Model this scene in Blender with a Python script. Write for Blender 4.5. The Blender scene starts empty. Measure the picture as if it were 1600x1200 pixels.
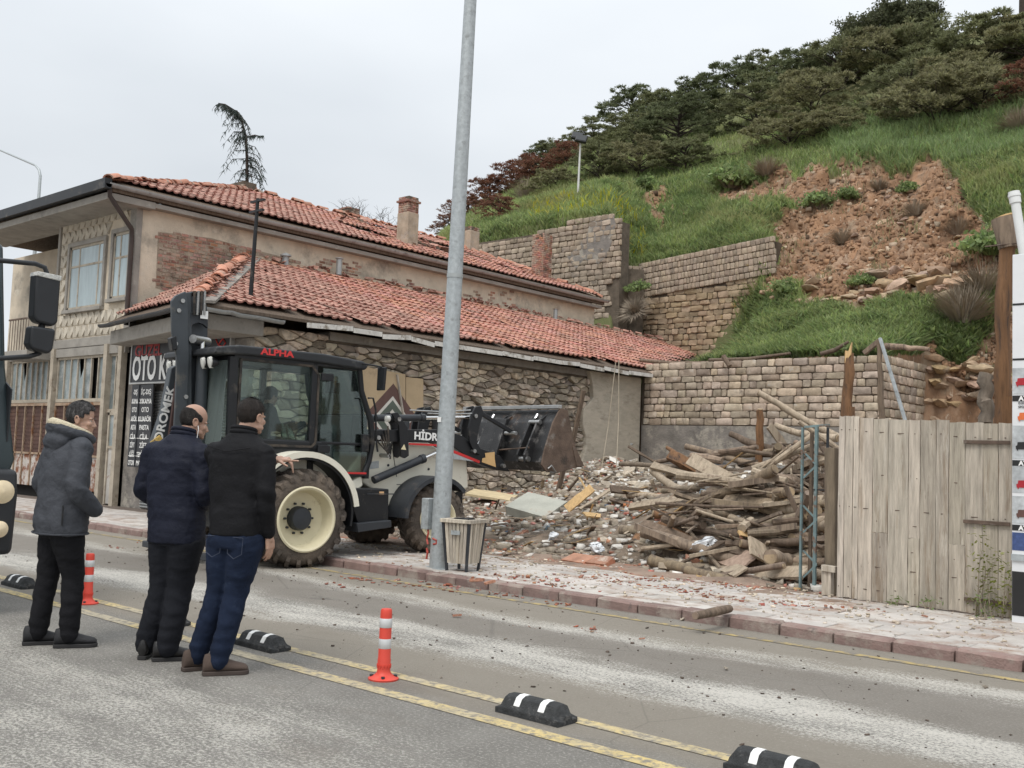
import bpy, bmesh, math, random
import numpy as np
from mathutils import Vector, Matrix, Euler
random.seed(7); np.random.seed(7)
R_ = math.radians
SC = bpy.context.scene
COL = SC.collection
# ------------------------------------------------------------------ camera
FPX, EYE = 1600.0, 1.47
ROLL = R_(2.15); PITCH = R_(4.1438); YAW = R_(41.41)
Fv = Vector((-math.sin(YAW)*math.cos(PITCH), math.cos(YAW)*math.cos(PITCH), math.sin(PITCH)))
R0 = Vector((math.cos(YAW), math.sin(YAW), 0)); U0 = R0.cross(Fv)
Rv = R0*math.cos(ROLL)+U0*math.sin(ROLL); Uv = -R0*math.sin(ROLL)+U0*math.cos(ROLL)
cd = bpy.data.cameras.new('camera'); cam = bpy.data.objects.new('camera', cd); COL.objects.link(cam)
m = Matrix((Rv, Uv, -Fv)).transposed().to_4x4(); m.translation = (0, 0, EYE); cam.matrix_world = m
cd.sensor_width = 36; cd.lens = 36*FPX/1600; cd.clip_end = 900; cd.clip_start = .05
SC.camera = cam
CP = Vector((0, 0, EYE))
def ray(px, py): return Rv*((px-800)/FPX)+Uv*((600-py)/FPX)+Fv
def at(px, py, y):
    d = ray(px, py); return CP+d*(y/d.y)
def atx(px, py, x):
    d = ray(px, py); return CP+d*(x/d.x)
def atz(px, py, z=0.):
    d = ray(px, py); return CP+d*((z-EYE)/d.z)
# ------------------------------------------------------------------ sky and sun (bright overcast)
W = bpy.data.worlds.new('World'); SC.world = W; W.use_nodes = True
nt = W.node_tree; N = nt.nodes; L = nt.links; N.clear()
out = N.new('ShaderNodeOutputWorld'); bg = N.new('ShaderNodeBackground'); L.new(bg.outputs[0], out.inputs[0])
sky = N.new('ShaderNodeTexSky'); sky.sky_type = 'NISHITA'; sky.sun_disc = False
SUN_EL, SUN_AZ = 58, 150      # azimuth: direction the light comes from, degrees from +x anticlockwise
sky.sun_elevation = R_(SUN_EL); sky.sun_rotation = R_(90-SUN_AZ); sky.dust_density = 3
tc = N.new('ShaderNodeTexCoord'); mp = N.new('ShaderNodeMapping'); mp.inputs['Scale'].default_value = (1, 1, 2.6)
nz = N.new('ShaderNodeTexNoise'); nz.inputs['Scale'].default_value = 1.3; nz.inputs['Detail'].default_value = 5; nz.inputs['Roughness'].default_value = .45
L.new(tc.outputs['Generated'], mp.inputs[0]); L.new(mp.outputs[0], nz.inputs[0])
rp = N.new('ShaderNodeValToRGB'); rp.color_ramp.elements[0].position = .32; rp.color_ramp.elements[1].position = .68
rp.color_ramp.elements[0].color = (6.2, 6.6, 7.0, 1); rp.color_ramp.elements[1].color = (8.4, 8.7, 9.0, 1)
L.new(nz.outputs[0], rp.inputs[0])
mx = N.new('ShaderNodeMix'); mx.data_type = 'RGBA'; mx.inputs[0].default_value = .94
L.new(sky.outputs[0], mx.inputs[6]); L.new(rp.outputs[0], mx.inputs[7]); 
# overcast skies are brighter overhead than at the horizon
sx = N.new('ShaderNodeSeparateXYZ'); L.new(tc.outputs['Generated'], sx.inputs[0])
mr = N.new('ShaderNodeMapRange'); L.new(sx.outputs[2], mr.inputs[0]); mr.inputs[1].default_value = .25; mr.inputs[2].default_value = 1; mr.inputs[3].default_value = 1; mr.inputs[4].default_value = 1.75
vm = N.new('ShaderNodeVectorMath'); vm.operation = 'SCALE'; L.new(mx.outputs[2], vm.inputs[0]); L.new(mr.outputs[0], vm.inputs['Scale'])
L.new(vm.outputs[0], bg.inputs[0]); bg.inputs[1].default_value = .092
sd = bpy.data.lights.new('sun', 'SUN'); sd.energy = 1.5; sd.angle = R_(25); sd.color = (1, .96, .9)
so = bpy.data.objects.new('sun', sd); COL.objects.link(so)
az, el = R_(SUN_AZ-180), R_(SUN_EL)
SUN_AZW = R_(-75)   # from behind the camera
sdir = Vector((math.cos(SUN_AZW)*math.cos(el), math.sin(SUN_AZW)*math.cos(el), math.sin(el)))
sky.sun_rotation = R_(90)-SUN_AZW
so.rotation_euler = sdir.to_track_quat('Z', 'Y').to_euler()
SC.view_settings.view_transform = 'Standard'; SC.view_settings.look = 'None'
SC.view_settings.exposure = 0.32; SC.view_settings.gamma = 1
SC.render.engine = 'CYCLES'; SC.cycles.max_bounces = 5; SC.cycles.transparent_max_bounces = 12
# ------------------------------------------------------------------ materials
MATS = {}
def mat(name, col, rough=.85, metal=0., var=.15, vs=6., bump=.0, bs=40., rand=0., hue=0., dirt=None, ds=2., dt=(.5, .65), stretch=(1, 1, 1), coord='Object', spec=.4, alpha=None, island=0., trans=0.):
    if name in MATS: return MATS[name]
    m_ = bpy.data.materials.new(name); m_.use_nodes = True; t = m_.node_tree; n = t.nodes; l = t.links
    b = n['Principled BSDF']; b.inputs['Roughness'].default_value = rough; b.inputs['Metallic'].default_value = metal
    b.inputs['Specular IOR Level'].default_value = spec
    tc = n.new('ShaderNodeTexCoord'); oi = n.new('ShaderNodeObjectInfo')
    ad = n.new('ShaderNodeVectorMath'); ad.operation = 'ADD'; cb = n.new('ShaderNodeCombineXYZ')
    mu = n.new('ShaderNodeMath'); mu.operation = 'MULTIPLY'; mu.inputs[1].default_value = 37. if (rand or hue) else 0.
    l.new(oi.outputs['Random'], mu.inputs[0]); [l.new(mu.outputs[0], cb.inputs[i]) for i in range(3)]
    l.new(tc.outputs[coord], ad.inputs[0]); l.new(cb.outputs[0], ad.inputs[1])
    mp = n.new('ShaderNodeMapping'); mp.inputs['Scale'].default_value = stretch; l.new(ad.outputs[0], mp.inputs[0])
    def noise(sc, det=5, ro=.6):
        z = n.new('ShaderNodeTexNoise'); z.inputs['Scale'].default_value = sc; z.inputs['Detail'].default_value = det; z.inputs['Roughness'].default_value = ro
        l.new(mp.outputs[0], z.inputs['Vector']); return z.outputs[0]
    def rng(src, a, b_, c, d):
        r = n.new('ShaderNodeMapRange'); l.new(src, r.inputs[0])
        for i, v in zip((1, 2, 3, 4), (a, b_, c, d)): r.inputs[i].default_value = v
        return r.outputs[0]
    def mul(a, b_):
        q = n.new('ShaderNodeMath'); q.operation = 'MULTIPLY'; l.new(a, q.inputs[0]); l.new(b_, q.inputs[1]); return q.outputs[0]
    f = rng(noise(vs), .3, .7, 1-var, 1+var)
    if rand: f = mul(f, rng(oi.outputs['Random'], 0, 1, 1-rand, 1+rand))
    if island:
        g = n.new('ShaderNodeNewGeometry'); f = mul(f, rng(g.outputs['Random Per Island'], 0, 1, 1-island, 1+island))
    sc_ = n.new('ShaderNodeVectorMath'); sc_.operation = 'SCALE'; sc_.inputs[0].default_value = col[:3]; l.new(f, sc_.inputs['Scale'])
    c = sc_.outputs[0]
    if hue:
        w = n.new('ShaderNodeTexWhiteNoise'); w.noise_dimensions = '1D'; l.new(mu.outputs[0], w.inputs['W'])
        if island:
            g2 = n.new('ShaderNodeNewGeometry'); l.new(g2.outputs['Random Per Island'], w.inputs['W'])
        hs = n.new('ShaderNodeHueSaturation'); l.new(c, hs.inputs['Color'])
        l.new(rng(w.outputs[0], 0, 1, .5-hue*.35, .5+hue*.35), hs.inputs['Hue']); l.new(rng(w.outputs[1], 0, 1, 1-hue*5, 1+hue*3), hs.inputs['Saturation']); c = hs.outputs[0]
    for i, dd in enumerate(dirt if isinstance(dirt, list) else ([(dirt, ds, dt)] if dirt else [])):
        dc, s_, th = dd
        x = n.new('ShaderNodeMix'); x.data_type = 'RGBA'; l.new(rng(noise(s_, 8, .7), th[0], th[1], 0, 1), x.inputs[0]); l.new(c, x.inputs[6]); x.inputs[7].default_value = (*dc, 1); c = x.outputs[2]
    l.new(c, b.inputs['Base Color'])
    if bump:
        bp = n.new('ShaderNodeBump'); bp.inputs['Strength'].default_value = min(bump, 1); bp.inputs['Distance'].default_value = .02*max(1, bump)
        l.new(noise(bs, 8, .65), bp.inputs['Height']); l.new(bp.outputs[0], b.inputs['Normal'])
    if alpha is not None: b.inputs['Alpha'].default_value = alpha
    MATS[name] = m_; return m_
def glassmat(name, tint, alpha, rough=.05):
    m_ = bpy.data.materials.new(name); m_.use_nodes = True; t = m_.node_tree; n = t.nodes; l = t.links; n.clear()
    o = n.new('ShaderNodeOutputMaterial'); g = n.new('ShaderNodeBsdfGlossy'); g.inputs['Roughness'].default_value = rough; g.inputs[0].default_value = (.9, .95, .95, 1)
    tr = n.new('ShaderNodeBsdfTransparent'); tr.inputs[0].default_value = (*tint, 1); df = n.new('ShaderNodeBsdfDiffuse'); df.inputs[0].default_value = (.35, .42, .4, 1)
    fr = n.new('ShaderNodeFresnel'); fr.inputs[0].default_value = 1.5
    m1 = n.new('ShaderNodeMixShader'); m1.inputs[0].default_value = alpha; l.new(tr.outputs[0], m1.inputs[1]); l.new(df.outputs[0], m1.inputs[2])
    m2 = n.new('ShaderNodeMixShader'); l.new(fr.outputs[0], m2.inputs[0]); l.new(m1.outputs[0], m2.inputs[1]); l.new(g.outputs[0], m2.inputs[2]); l.new(m2.outputs[0], o.inputs[0])
    return m_
# ------------------------------------------------------------------ object helpers
def tag(o, label=None, cat=None, group=None, kind=None):
    if label: o['label'] = label
    if cat: o['category'] = cat
    if group: o['group'] = group
    if kind: o['kind'] = kind
    return o
WS = {}   # things whose parts are given in world coordinates
def empty(name, loc=(0, 0, 0), rz=0, label=None, cat=None, group=None, ws=False):
    o = bpy.data.objects.new(name, None); COL.objects.link(o); o.location = loc; o.rotation_euler = (0, 0, rz); o.empty_display_size = .2
    if ws: WS[o.name] = (Matrix.Translation(loc) @ Matrix.Rotation(rz, 4, 'Z')).inverted()
    return tag(o, label, cat, group)
def link(name, me, parent=None, mats=None, loc=None, rot=None, scale=None, mw=None):
    o = bpy.data.objects.new(name, me); COL.objects.link(o)
    if mats is not None and not me.materials:
        for q in (mats if isinstance(mats, (list, tuple)) else [mats]): me.materials.append(q)
    if parent:
        o.parent = parent
        if parent.name in WS: o.matrix_parent_inverse = WS[parent.name]
    if mw is not None: o.matrix_basis = mw
    if loc is not None: o.location = loc
    if rot is not None: o.rotation_euler = rot
    if scale is not None: o.scale = scale
    return o
class MB:
    def __init__(s): s.v = []; s.f = []; s.mi = []
    def add(s, vs, fs, mi=0):
        k = len(s.v); s.v += [tuple(p) for p in vs]; s.f += [tuple(i+k for i in f) for f in fs]; s.mi += [mi]*len(fs); return s
    def box(s, a, b, mi=0, M=None):
        x0, y0, z0 = a; x1, y1, z1 = b
        v = [Vector(p) for p in ((x0, y0, z0), (x1, y0, z0), (x1, y1, z0), (x0, y1, z0), (x0, y0, z1), (x1, y0, z1), (x1, y1, z1), (x0, y1, z1))]
        if M: v = [M @ p for p in v]
        return s.add(v, [(0, 3, 2, 1), (4, 5, 6, 7), (0, 1, 5, 4), (1, 2, 6, 5), (2, 3, 7, 6), (3, 0, 4, 7)], mi)
    def beam(s, p0, p1, w, h, mi=0, up=(0, 0, 1)):
        p0, p1 = Vector(p0), Vector(p1); d = p1-p0; ln = d.length; d.normalize(); u = Vector(up)
        if abs(d.dot(u)) > .97: u = Vector((1, 0, 0))
        sdv = d.cross(u).normalized(); u = sdv.cross(d)
        M = Matrix((d, sdv, u)).transposed().to_4x4(); M.translation = p0
        return s.box((0, -w/2, -h/2), (ln, w/2, h/2), mi, M)
    def tube(s, pts, rad, n=10, mi=0, cap=True, jit=0):
        pts = [Vector(p) for p in pts]; rad = rad if isinstance(rad, (list, tuple)) else [rad]*len(pts)
        v = []; f = []; ref = None
        for i, p in enumerate(pts):
            t = (pts[min(i+1, len(pts)-1)]-pts[max(i-1, 0)]).normalized()
            if ref is None:
                ref = t.cross(Vector((0, 0, 1)) if abs(t.z) < .9 else Vector((1, 0, 0))).normalized()
            ref = (ref-t*ref.dot(t)).normalized(); b = t.cross(ref)
            for k in range(n):
                a = 2*math.pi*k/n; r = rad[i]*(1+(random.uniform(-jit, jit) if jit else 0)); v.append(p+ref*math.cos(a)*r+b*math.sin(a)*r)
        for i in range(len(pts)-1):
            for k in range(n):
                a = i*n+k; b2 = i*n+(k+1) % n; f.append((a, b2, b2+n, a+n))
        if cap: f.append(tuple(reversed(range(n)))); f.append(tuple(range(len(v)-n, len(v))))
        return s.add(v, f, mi)
    def cyl(s, p0, p1, r0, r1=None, n=16, mi=0): return s.tube([p0, p1], [r0, r0 if r1 is None else r1], n, mi)
    def lathe(s, prof, c=(0, 0, 0), axis='z', n=32, mi=0, M=None):
        v = []; f = []; c = Vector(c)
        for r, h in prof:
            for k in range(n):
                a = 2*math.pi*k/n; x, y = math.cos(a)*r, math.sin(a)*r
                p = Vector((x, y, h)) if axis == 'z' else (Vector((x, h, y)) if axis == 'y' else Vector((h, x, y)))
                v.append((M @ p if M else p)+c)
        for i in range(len(prof)-1):
            for k in range(n):
                a = i*n+k; b = i*n+(k+1) % n; f.append((a, b, b+n, a+n))
        return s.add(v, f, mi)
    def prism(s, poly, vec, mi=0):
        poly = [Vector(p) for p in poly]; n = len(poly); vec = Vector(vec)
        v = poly+[p+vec for p in poly]
        return s.add(v, [tuple(reversed(range(n))), tuple(range(n, 2*n))]+[(i, (i+1) % n, n+(i+1) % n, n+i) for i in range(n)], mi)
    def mesh(s, name, mats=None, smooth=None, fix=True):
        me = bpy.data.meshes.new(name); me.from_pydata(s.v, [], s.f)
        for q in ([] if mats is None else mats if isinstance(mats, (list, tuple)) else [mats]): me.materials.append(q)
        if any(s.mi): me.polygons.foreach_set('material_index', s.mi)
        if fix:
            b = bmesh.new(); b.from_mesh(me); bmesh.ops.recalc_face_normals(b, faces=b.faces); b.to_mesh(me); b.free()
        if smooth is not None:
            me.shade_smooth()
            if smooth < 179: me.set_sharp_from_angle(angle=R_(smooth))
        me.update(); return me
    def build(s, name, mats, parent=None, smooth=None, bevel=0, seg=2, **kw):
        o = link(name, s.mesh(name, mats, smooth), parent, None, **kw)
        if bevel:
            b = o.modifiers.new('bevel', 'BEVEL'); b.width = bevel; b.segments = seg; b.limit_method = 'ANGLE'; b.angle_limit = R_(35)
            if smooth is None: o.data.shade_smooth(); o.data.set_sharp_from_angle(angle=R_(30)); b.harden_normals = True
        return o
def bigmesh(name, V, Fq, mats, attr=None, smooth=False, k=None):
    """numpy verts (n,3) and faces (m,k) into a mesh"""
    V = np.asarray(V, dtype=np.float32); Fq = np.asarray(Fq, dtype=np.int32); k = Fq.shape[1]
    me = bpy.data.meshes.new(name); me.vertices.add(len(V)); me.vertices.foreach_set('co', V.ravel())
    me.loops.add(Fq.size); me.loops.foreach_set('vertex_index', Fq.ravel()); me.polygons.add(len(Fq))
    me.polygons.foreach_set('loop_start', np.arange(0, Fq.size, k, dtype=np.int32)); me.polygons.foreach_set('loop_total', np.full(len(Fq), k, dtype=np.int32))
    for q in (mats if isinstance(mats, (list, tuple)) else [mats]): me.materials.append(q)
    if attr:
        for nm, vals in attr.items():
            a = me.attributes.new(nm, 'FLOAT', 'POINT'); a.data.foreach_set('value', np.asarray(vals, dtype=np.float32))
    me.update(calc_edges=True); me.validate()
    if smooth: me.shade_smooth()
    return me
def text_mesh(s, size, depth=.002, bold=0., align='CENTER', shear=0., sx=1., space=1.):
    cu = bpy.data.curves.new('lettering', 'FONT'); cu.body = s; cu.size = size; cu.extrude = depth; cu.offset = bold; cu.align_x = align; cu.align_y = 'CENTER'; cu.shear = shear; cu.space_character = space; cu.resolution_u = 3
    o = bpy.data.objects.new('lettering', cu); COL.objects.link(o)
    dg = bpy.context.evaluated_depsgraph_get(); me = bpy.data.meshes.new_from_object(o.evaluated_get(dg))
    bpy.data.objects.remove(o); bpy.data.curves.remove(cu)
    if sx != 1: me.transform(Matrix.Diagonal((sx, 1, 1, 1)))
    return me
def text(s, size, m_, parent, loc, xd, zd, **kw):
    """lettering whose baseline runs along xd and whose letters stand along zd"""
    me = text_mesh(s, size, **kw); xd = Vector(xd).normalized(); zd = Vector(zd).normalized()
    Mx = Matrix((xd, zd, xd.cross(zd))).transposed().to_4x4(); Mx.translation = loc
    return link('lettering', me, parent, m_, mw=Mx)
# value noise for displacement
_P = np.random.RandomState(3).rand(64, 64, 64).astype(np.float32)
def vnoise(p, sc=1.):
    p = np.asarray(p, dtype=np.float64)*sc+100; i = np.floor(p).astype(int); f = p-i; f = f*f*(3-2*f); i %= 64; j = (i+1) % 64
    r = 0
    for a in (0, 1):
        for b in (0, 1):
            for c in (0, 1):
                w = (f[..., 0] if a else 1-f[..., 0])*(f[..., 1] if b else 1-f[..., 1])*(f[..., 2] if c else 1-f[..., 2])
                r = r+w*_P[(j if a else i)[..., 0], (j if b else i)[..., 1], (j if c else i)[..., 2]]
    return r-.5
def fbm(p, sc=1., oc=4):
    r = 0; a = 1.
    for _ in range(oc): r = r+a*vnoise(p, sc); sc *= 2.03; a *= .5
    return r
def warp(me, amp, sc, oc=2):
    n = len(me.vertices); co = np.empty(n*3, dtype=np.float32); me.vertices.foreach_get('co', co); co = co.reshape(-1, 3)
    d = np.stack([fbm(co+i*7.7, sc, oc) for i in range(3)], -1)*amp; me.vertices.foreach_set('co', (co+d).astype(np.float32).ravel()); me.update()
# ------------------------------------------------------------------ colours
M_conc = mat('concrete', (.30, .28, .25), .9, var=.2, vs=3, bump=.5, bs=60, dirt=[((.12, .11, .10), 1.5, (.55, .75)), ((.4, .38, .34), 4, (.6, .7))])
M_plaster = mat('old_plaster', (.60, .52, .41), .9, var=.16, vs=2, bump=.6, bs=30, dirt=[((.27, .24, .20), 1.1, (.52, .7)), ((.62, .56, .46), 2.3, (.58, .68)), ((.34, .22, .10), .7, (.66, .76))])
M_plaster2 = mat('grey_render', (.22, .20, .18), .95, var=.3, vs=3, bump=1, bs=25, dirt=[((.36, .33, .28), 1.7, (.52, .62)), ((.10, .095, .09), 2.5, (.58, .7))])
M_mortar = mat('mortar', (.13, .105, .08), 1, var=.35, vs=4, bump=1, bs=40)
M_stone = mat('rubble_stone', (.46, .385, .30), .95, var=.3, vs=9, bump=.9, bs=30, rand=.5, hue=.035, dirt=[((.12, .11, .095), 7, (.56, .7)), ((.47, .43, .36), 5, (.62, .7))])
M_stonefar = mat('rubble_stone_far', (.38, .32, .25), .95, var=.3, vs=3, bump=.9, bs=20, island=.45, hue=.05, dirt=[((.12, .11, .095), 2, (.56, .7))])
M_block = mat('tuff_block', (.44, .355, .27), .95, var=.22, vs=8, bump=1, bs=35, rand=.30, hue=.035, dirt=[((.22, .18, .145), 3, (.54, .70)), ((.46, .42, .36), 4, (.60, .68))])
M_blockg = mat('grey_tuff_block', (.36, .29, .22), .95, var=.2, vs=4, bump=.8, bs=25, rand=.22, hue=.02, dirt=[((.17, .145, .12), 2.0, (.52, .70)), ((.33, .235, .07), .8, (.64, .76))])
M_brick = mat('old_brick', (.27, .13, .09), .92, var=.25, vs=9, bump=.6, bs=50, rand=.3, hue=.05, island=.45, dirt=[((.40, .33, .26), 3.5, (.47, .60)), ((.12, .09, .07), 2, (.58, .68))])
M_tile = mat('roof_tile', (.375, .175, .128), .85, var=.16, vs=7, bump=.4, bs=50, rand=.26, hue=.04, island=.22, dirt=[((.22, .15, .115), 1.6, (.52, .70)), ((.56, .38, .28), 4, (.60, .70))])
M_ridge = mat('ridge_tile', (.45, .21, .14), .85, var=.2, vs=7, bump=.4, bs=50, rand=.22, dirt=[((.30, .26, .21), 3, (.52, .66))])
M_wood = mat('weathered_wood', (.50, .44, .36), .9, var=.30, vs=3.5, bump=.9, bs=9, rand=.2, hue=.02, stretch=(9, 9, .7), dirt=[((.22, .15, .09), 1.1, (.54, .74)), ((.60, .55, .47), 3, (.58, .7)), ((.10, .07, .05), 5, (.64, .72))])
M_log = mat('bare_log', (.25, .19, .135), .9, var=.3, vs=3, bump=.9, bs=10, rand=.3, hue=.03, stretch=(6, 6, .8), dirt=[((.12, .09, .07), 1.8, (.5, .66))])
M_cut = mat('cut_end_wood', (.36, .27, .17), .9, var=.3, vs=12, bump=.5, rand=.3, dirt=[((.15, .11, .08), 6, (.5, .65))])
M_split = mat('split_wood', (.55, .37, .18), .85, var=.2, vs=4, bump=.6, bs=12, rand=.2, stretch=(7, 7, .8))
M_dwood = mat('dark_timber', (.15, .11, .08), .9, var=.35, vs=3, bump=.9, bs=9, rand=.25, stretch=(7, 7, .7))
M_black = mat('black_paint', (.011, .012, .014), .42, var=.1, bump=.0, dirt=[((.10, .085, .07), 3.5, (.58, .76))])
M_dgrey = mat('dark_grey_paint', (.032, .036, .042), .5, var=.15, vs=3, bump=.15, bs=60, dirt=[((.13, .11, .09), 3, (.58, .75))])
M_rubber = mat('rubber', (.03, .028, .026), .9, var=.2, bump=.6, bs=60, dirt=[((.12, .095, .075), 4, (.45, .65))])
M_tyre = mat('dusty_tyre', (.085, .07, .058), .95, var=.25, vs=5, bump=.9, bs=40, dirt=[((.17, .135, .105), 3, (.45, .65))])
M_cream = mat('cream_paint', (.74, .71, .60), .4, var=.04, vs=3, dirt=[((.42, .36, .28), 2.2, (.60, .78)), ((.30, .24, .18), 9, (.66, .76))])
M_rim = mat('cream_rim', (.66, .60, .42), .5, var=.06, vs=4, dirt=[((.36, .29, .19), 4, (.6, .75))])
M_steel = mat('worn_steel', (.38, .38, .37), .35, .9, var=.15, vs=9, bump=.2, bs=30, dirt=[((.12, .1, .09), 5, (.6, .72))])
M_chrome = mat('chrome', (.75, .75, .74), .15, 1, var=.03)
M_galv = mat('galvanised_steel', (.40, .43, .44), .55, .35, var=.16, vs=20, bump=.25, bs=50, dirt=[((.24, .25, .25), 9, (.55, .7))])
M_rust = mat('rusty_steel', (.135, .095, .072), .75, .2, var=.3, vs=6, bump=.5, bs=40, dirt=[((.25, .22, .19), 2.5, (.56, .66)), ((.06, .048, .04), 4, (.55, .7))])
M_red = mat('red_lettering', (.55, .03, .03), .5, var=.05)
M_white = mat('white_lettering', (.8, .8, .78), .5, var=.03)
M_zinc = mat('grey_gutter', (.36, .38, .38), .5, .3, var=.15, vs=6, dirt=[((.18, .17, .16), 4, (.55, .7))])
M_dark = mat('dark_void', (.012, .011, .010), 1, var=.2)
M_glassd = mat('dusty_pane', (.20, .235, .24), .25, var=.22, vs=2.5, rand=.25, dirt=[((.40, .41, .40), 1.8, (.5, .7))])
M_soil = mat('bare_soil', (.24, .15, .10), 1, var=.3, vs=3, bump=1, bs=20)
# ================================================================== GROUND AND ROAD
def road_material():
    m_ = mat('asphalt', (.235, .222, .20), .9, var=.18, vs=2.2, bump=1.1, bs=90); t = m_.node_tree; n = t.nodes; l = t.links; b = n['Principled BSDF']
    c = b.inputs['Base Color'].links[0].from_socket
    tc = n.new('ShaderNodeTexCoord'); sp = n.new('ShaderNodeSeparateXYZ'); l.new(tc.outputs['Object'], sp.inputs[0])
    def noise(sc, det, stretch=(1, 1, 1), ro=.6):
        mp = n.new('ShaderNodeMapping'); mp.inputs['Scale'].default_value = stretch; l.new(tc.outputs['Object'], mp.inputs[0])
        z = n.new('ShaderNodeTexNoise'); z.inputs['Scale'].default_value = sc; z.inputs['Detail'].default_value = det; z.inputs['Roughness'].default_value = ro; l.new(mp.outputs[0], z.inputs[0]); return z.outputs[0]
    def math_(op, a, b_):
        q = n.new('ShaderNodeMath'); q.operation = op
        for i, v in enumerate((a, b_)):
            if isinstance(v, (int, float)): q.inputs[i].default_value = v
            else: l.new(v, q.inputs[i])
        return q.outputs[0]
    def band(y0, w, soft):          # 1 inside a lengthwise band of the road
        yy = math_('ADD', sp.outputs[1], math_('MULTIPLY', math_('SUBTRACT', noise(.30, 5, (.6, 1, 1)), .5), 1.9))
        d = math_('ABSOLUTE', math_('SUBTRACT', yy, y0), 0); r = n.new('ShaderNodeMapRange'); r.interpolation_type = 'SMOOTHSTEP'; l.new(d, r.inputs[0])
        r.inputs[1].default_value = w; r.inputs[2].default_value = w+soft; r.inputs[3].default_value = 1; r.inputs[4].default_value = 0; return r.outputs[0]
    def mixc(f, c1, col):
        x = n.new('ShaderNodeMix'); x.data_type = 'RGBA'; l.new(f, x.inputs[0]); l.new(c1, x.inputs[6])
        if isinstance(col, tuple): x.inputs[7].default_value = (*col, 1)
        else: l.new(col, x.inputs[7])
        return x.outputs[2]
    def step(v, a, b_):
        r = n.new('ShaderNodeMapRange'); l.new(v, r.inputs[0]); r.inputs[1].default_value = a; r.inputs[2].default_value = b_; return r.outputs[0]
    # pale aggregate showing through everywhere
    speck = noise(55, 3, (1, 1, 1), .7)
    c = mixc(math_('MULTIPLY', step(speck, .52, .62), .75), c, (.42, .40, .36))
    # tan dust along the kerb and between the lines
    c = mixc(math_('MULTIPLY', math_('MAXIMUM', band(7.9, .45, .5), band(4.95, .35, .35)), .75), c, (.30, .265, .215))
    c = mixc(math_('MULTIPLY', band(6.65, .3, .4), .55), c, (.24, .21, .175))
    # white lime-like dust in wheel tracks, broken into grains
    bd = math_('MAXIMUM', math_('MAXIMUM', band(5.85, .15, .85), math_('MULTIPLY', band(7.3, .05, .6), .85)), math_('MULTIPLY', band(2.2, 1.0, 1.4), .85))
    thr = math_('ADD', math_('MULTIPLY', bd, .27), math_('MULTIPLY', math_('SUBTRACT', noise(1.6, 7, (.35, 1, 1), .75), .5), .55))
    grain = noise(48, 5, (.85, 1, 1), .85)
    w = step(math_('ADD', grain, thr), .70, .80)
    c = mixc(math_('MULTIPLY', w, math_('MINIMUM', math_('ADD', bd, .05), 1)), c, (.64, .61, .55))
    c = mixc(math_('MULTIPLY', step(noise(.8, 7, (.4, 1, 1), .7), .56, .70), .6), c, (.20, .17, .14))
    c = mixc(math_('MULTIPLY', step(noise(1.3, 8, (.4, 1, 1), .75), .62, .70), .6), c, (.09, .085, .08))
    ck = n.new('ShaderNodeTexVoronoi'); ck.feature = 'DISTANCE_TO_EDGE'; ck.inputs['Scale'].default_value = .55
    wv = n.new('ShaderNodeVectorMath'); wv.operation = 'ADD'; l.new(tc.outputs['Object'], wv.inputs[0]); nn = n.new('ShaderNodeTexNoise'); nn.inputs['Scale'].default_value = 2; nn.inputs['Detail'].default_value = 6; l.new(nn.outputs[1], wv.inputs[1]); l.new(wv.outputs[0], ck.inputs['Vector'])
    c = mixc(math_('MULTIPLY', step(ck.outputs[0], .005, .0), .22), c, (.05, .048, .045))
    l.new(c, b.inputs['Base Color']); return m_
M_road = road_material()
MB().add([(-150, -25, 0), (60, -25, 0), (60, 8.52, 0), (-150, 8.52, 0)], [(0, 1, 2, 3)]).build('road', M_road)['kind'] = 'structure'
SC.objects['road'].data.materials[0] = M_road
g = MB().add([(-400, -60, -.06), (400, -60, -.06), (400, 500, -.06), (-400, 500, -.06)], [(0, 1, 2, 3)]).build('ground', M_soil); g['kind'] = 'structure'
M_line = mat('worn_yellow_paint', (.58, .45, .19), .85, var=.2, vs=6, bump=.5, bs=80, dirt=[((.42, .37, .27), 1.0, (.38, .58)), ((.22, .20, .17), 18, (.47, .60)), ((.20, .18, .155), .7, (.60, .68))])
M_line2 = mat('faded_yellow_paint', (.40, .31, .14), .9, var=.2, vs=6, bump=.5, bs=80, dirt=[((.19, .17, .145), 9, (.44, .56))])
for nm, y, w, z, mm in (('road_marking', 4.36, .12, .004, M_line), ('road_marking', 4.74, .11, .004, M_line), ('road_marking', 8.14, .09, .004, M_line2)):
    MB().add([(-90, y-w/2, z), (15, y-w/2, z), (15, y+w/2, z), (-90, y+w/2, z)], [(0, 1, 2, 3)]).build(nm, mm)['kind'] = 'structure'
# pavement bed, kerbstones and slabs
pb = MB().box((-120, 8.66, -.05), (20, 11.42, .085)).build('pavement', mat('pavement_bed', (.15, .12, .10), 1, var=.25, bump=.8, bs=40)); pb['kind'] = 'structure'
M_kerb = mat('kerb_stone', (.24, .165, .145), .9, var=.2, vs=5, bump=.6, bs=50, rand=.16, dirt=[((.33, .28, .24), 4, (.5, .65)), ((.12, .10, .09), 7, (.6, .72))])
M_slab = mat('pavement_slab', (.48, .445, .41), .9, var=.14, vs=4, bump=.5, bs=60, rand=.12, hue=.02, dirt=[((.29, .20, .15), 2.2, (.5, .66)), ((.2, .17, .15), 9, (.62, .7))])
kb = bmesh.new(); bmesh.ops.create_cube(kb, size=1); bmesh.ops.scale(kb, vec=(.488, .17, .22), verts=kb.verts); bmesh.ops.bevel(kb, geom=list(kb.edges), offset=.018, segments=1, affect='EDGES')
kmes = []
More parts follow.
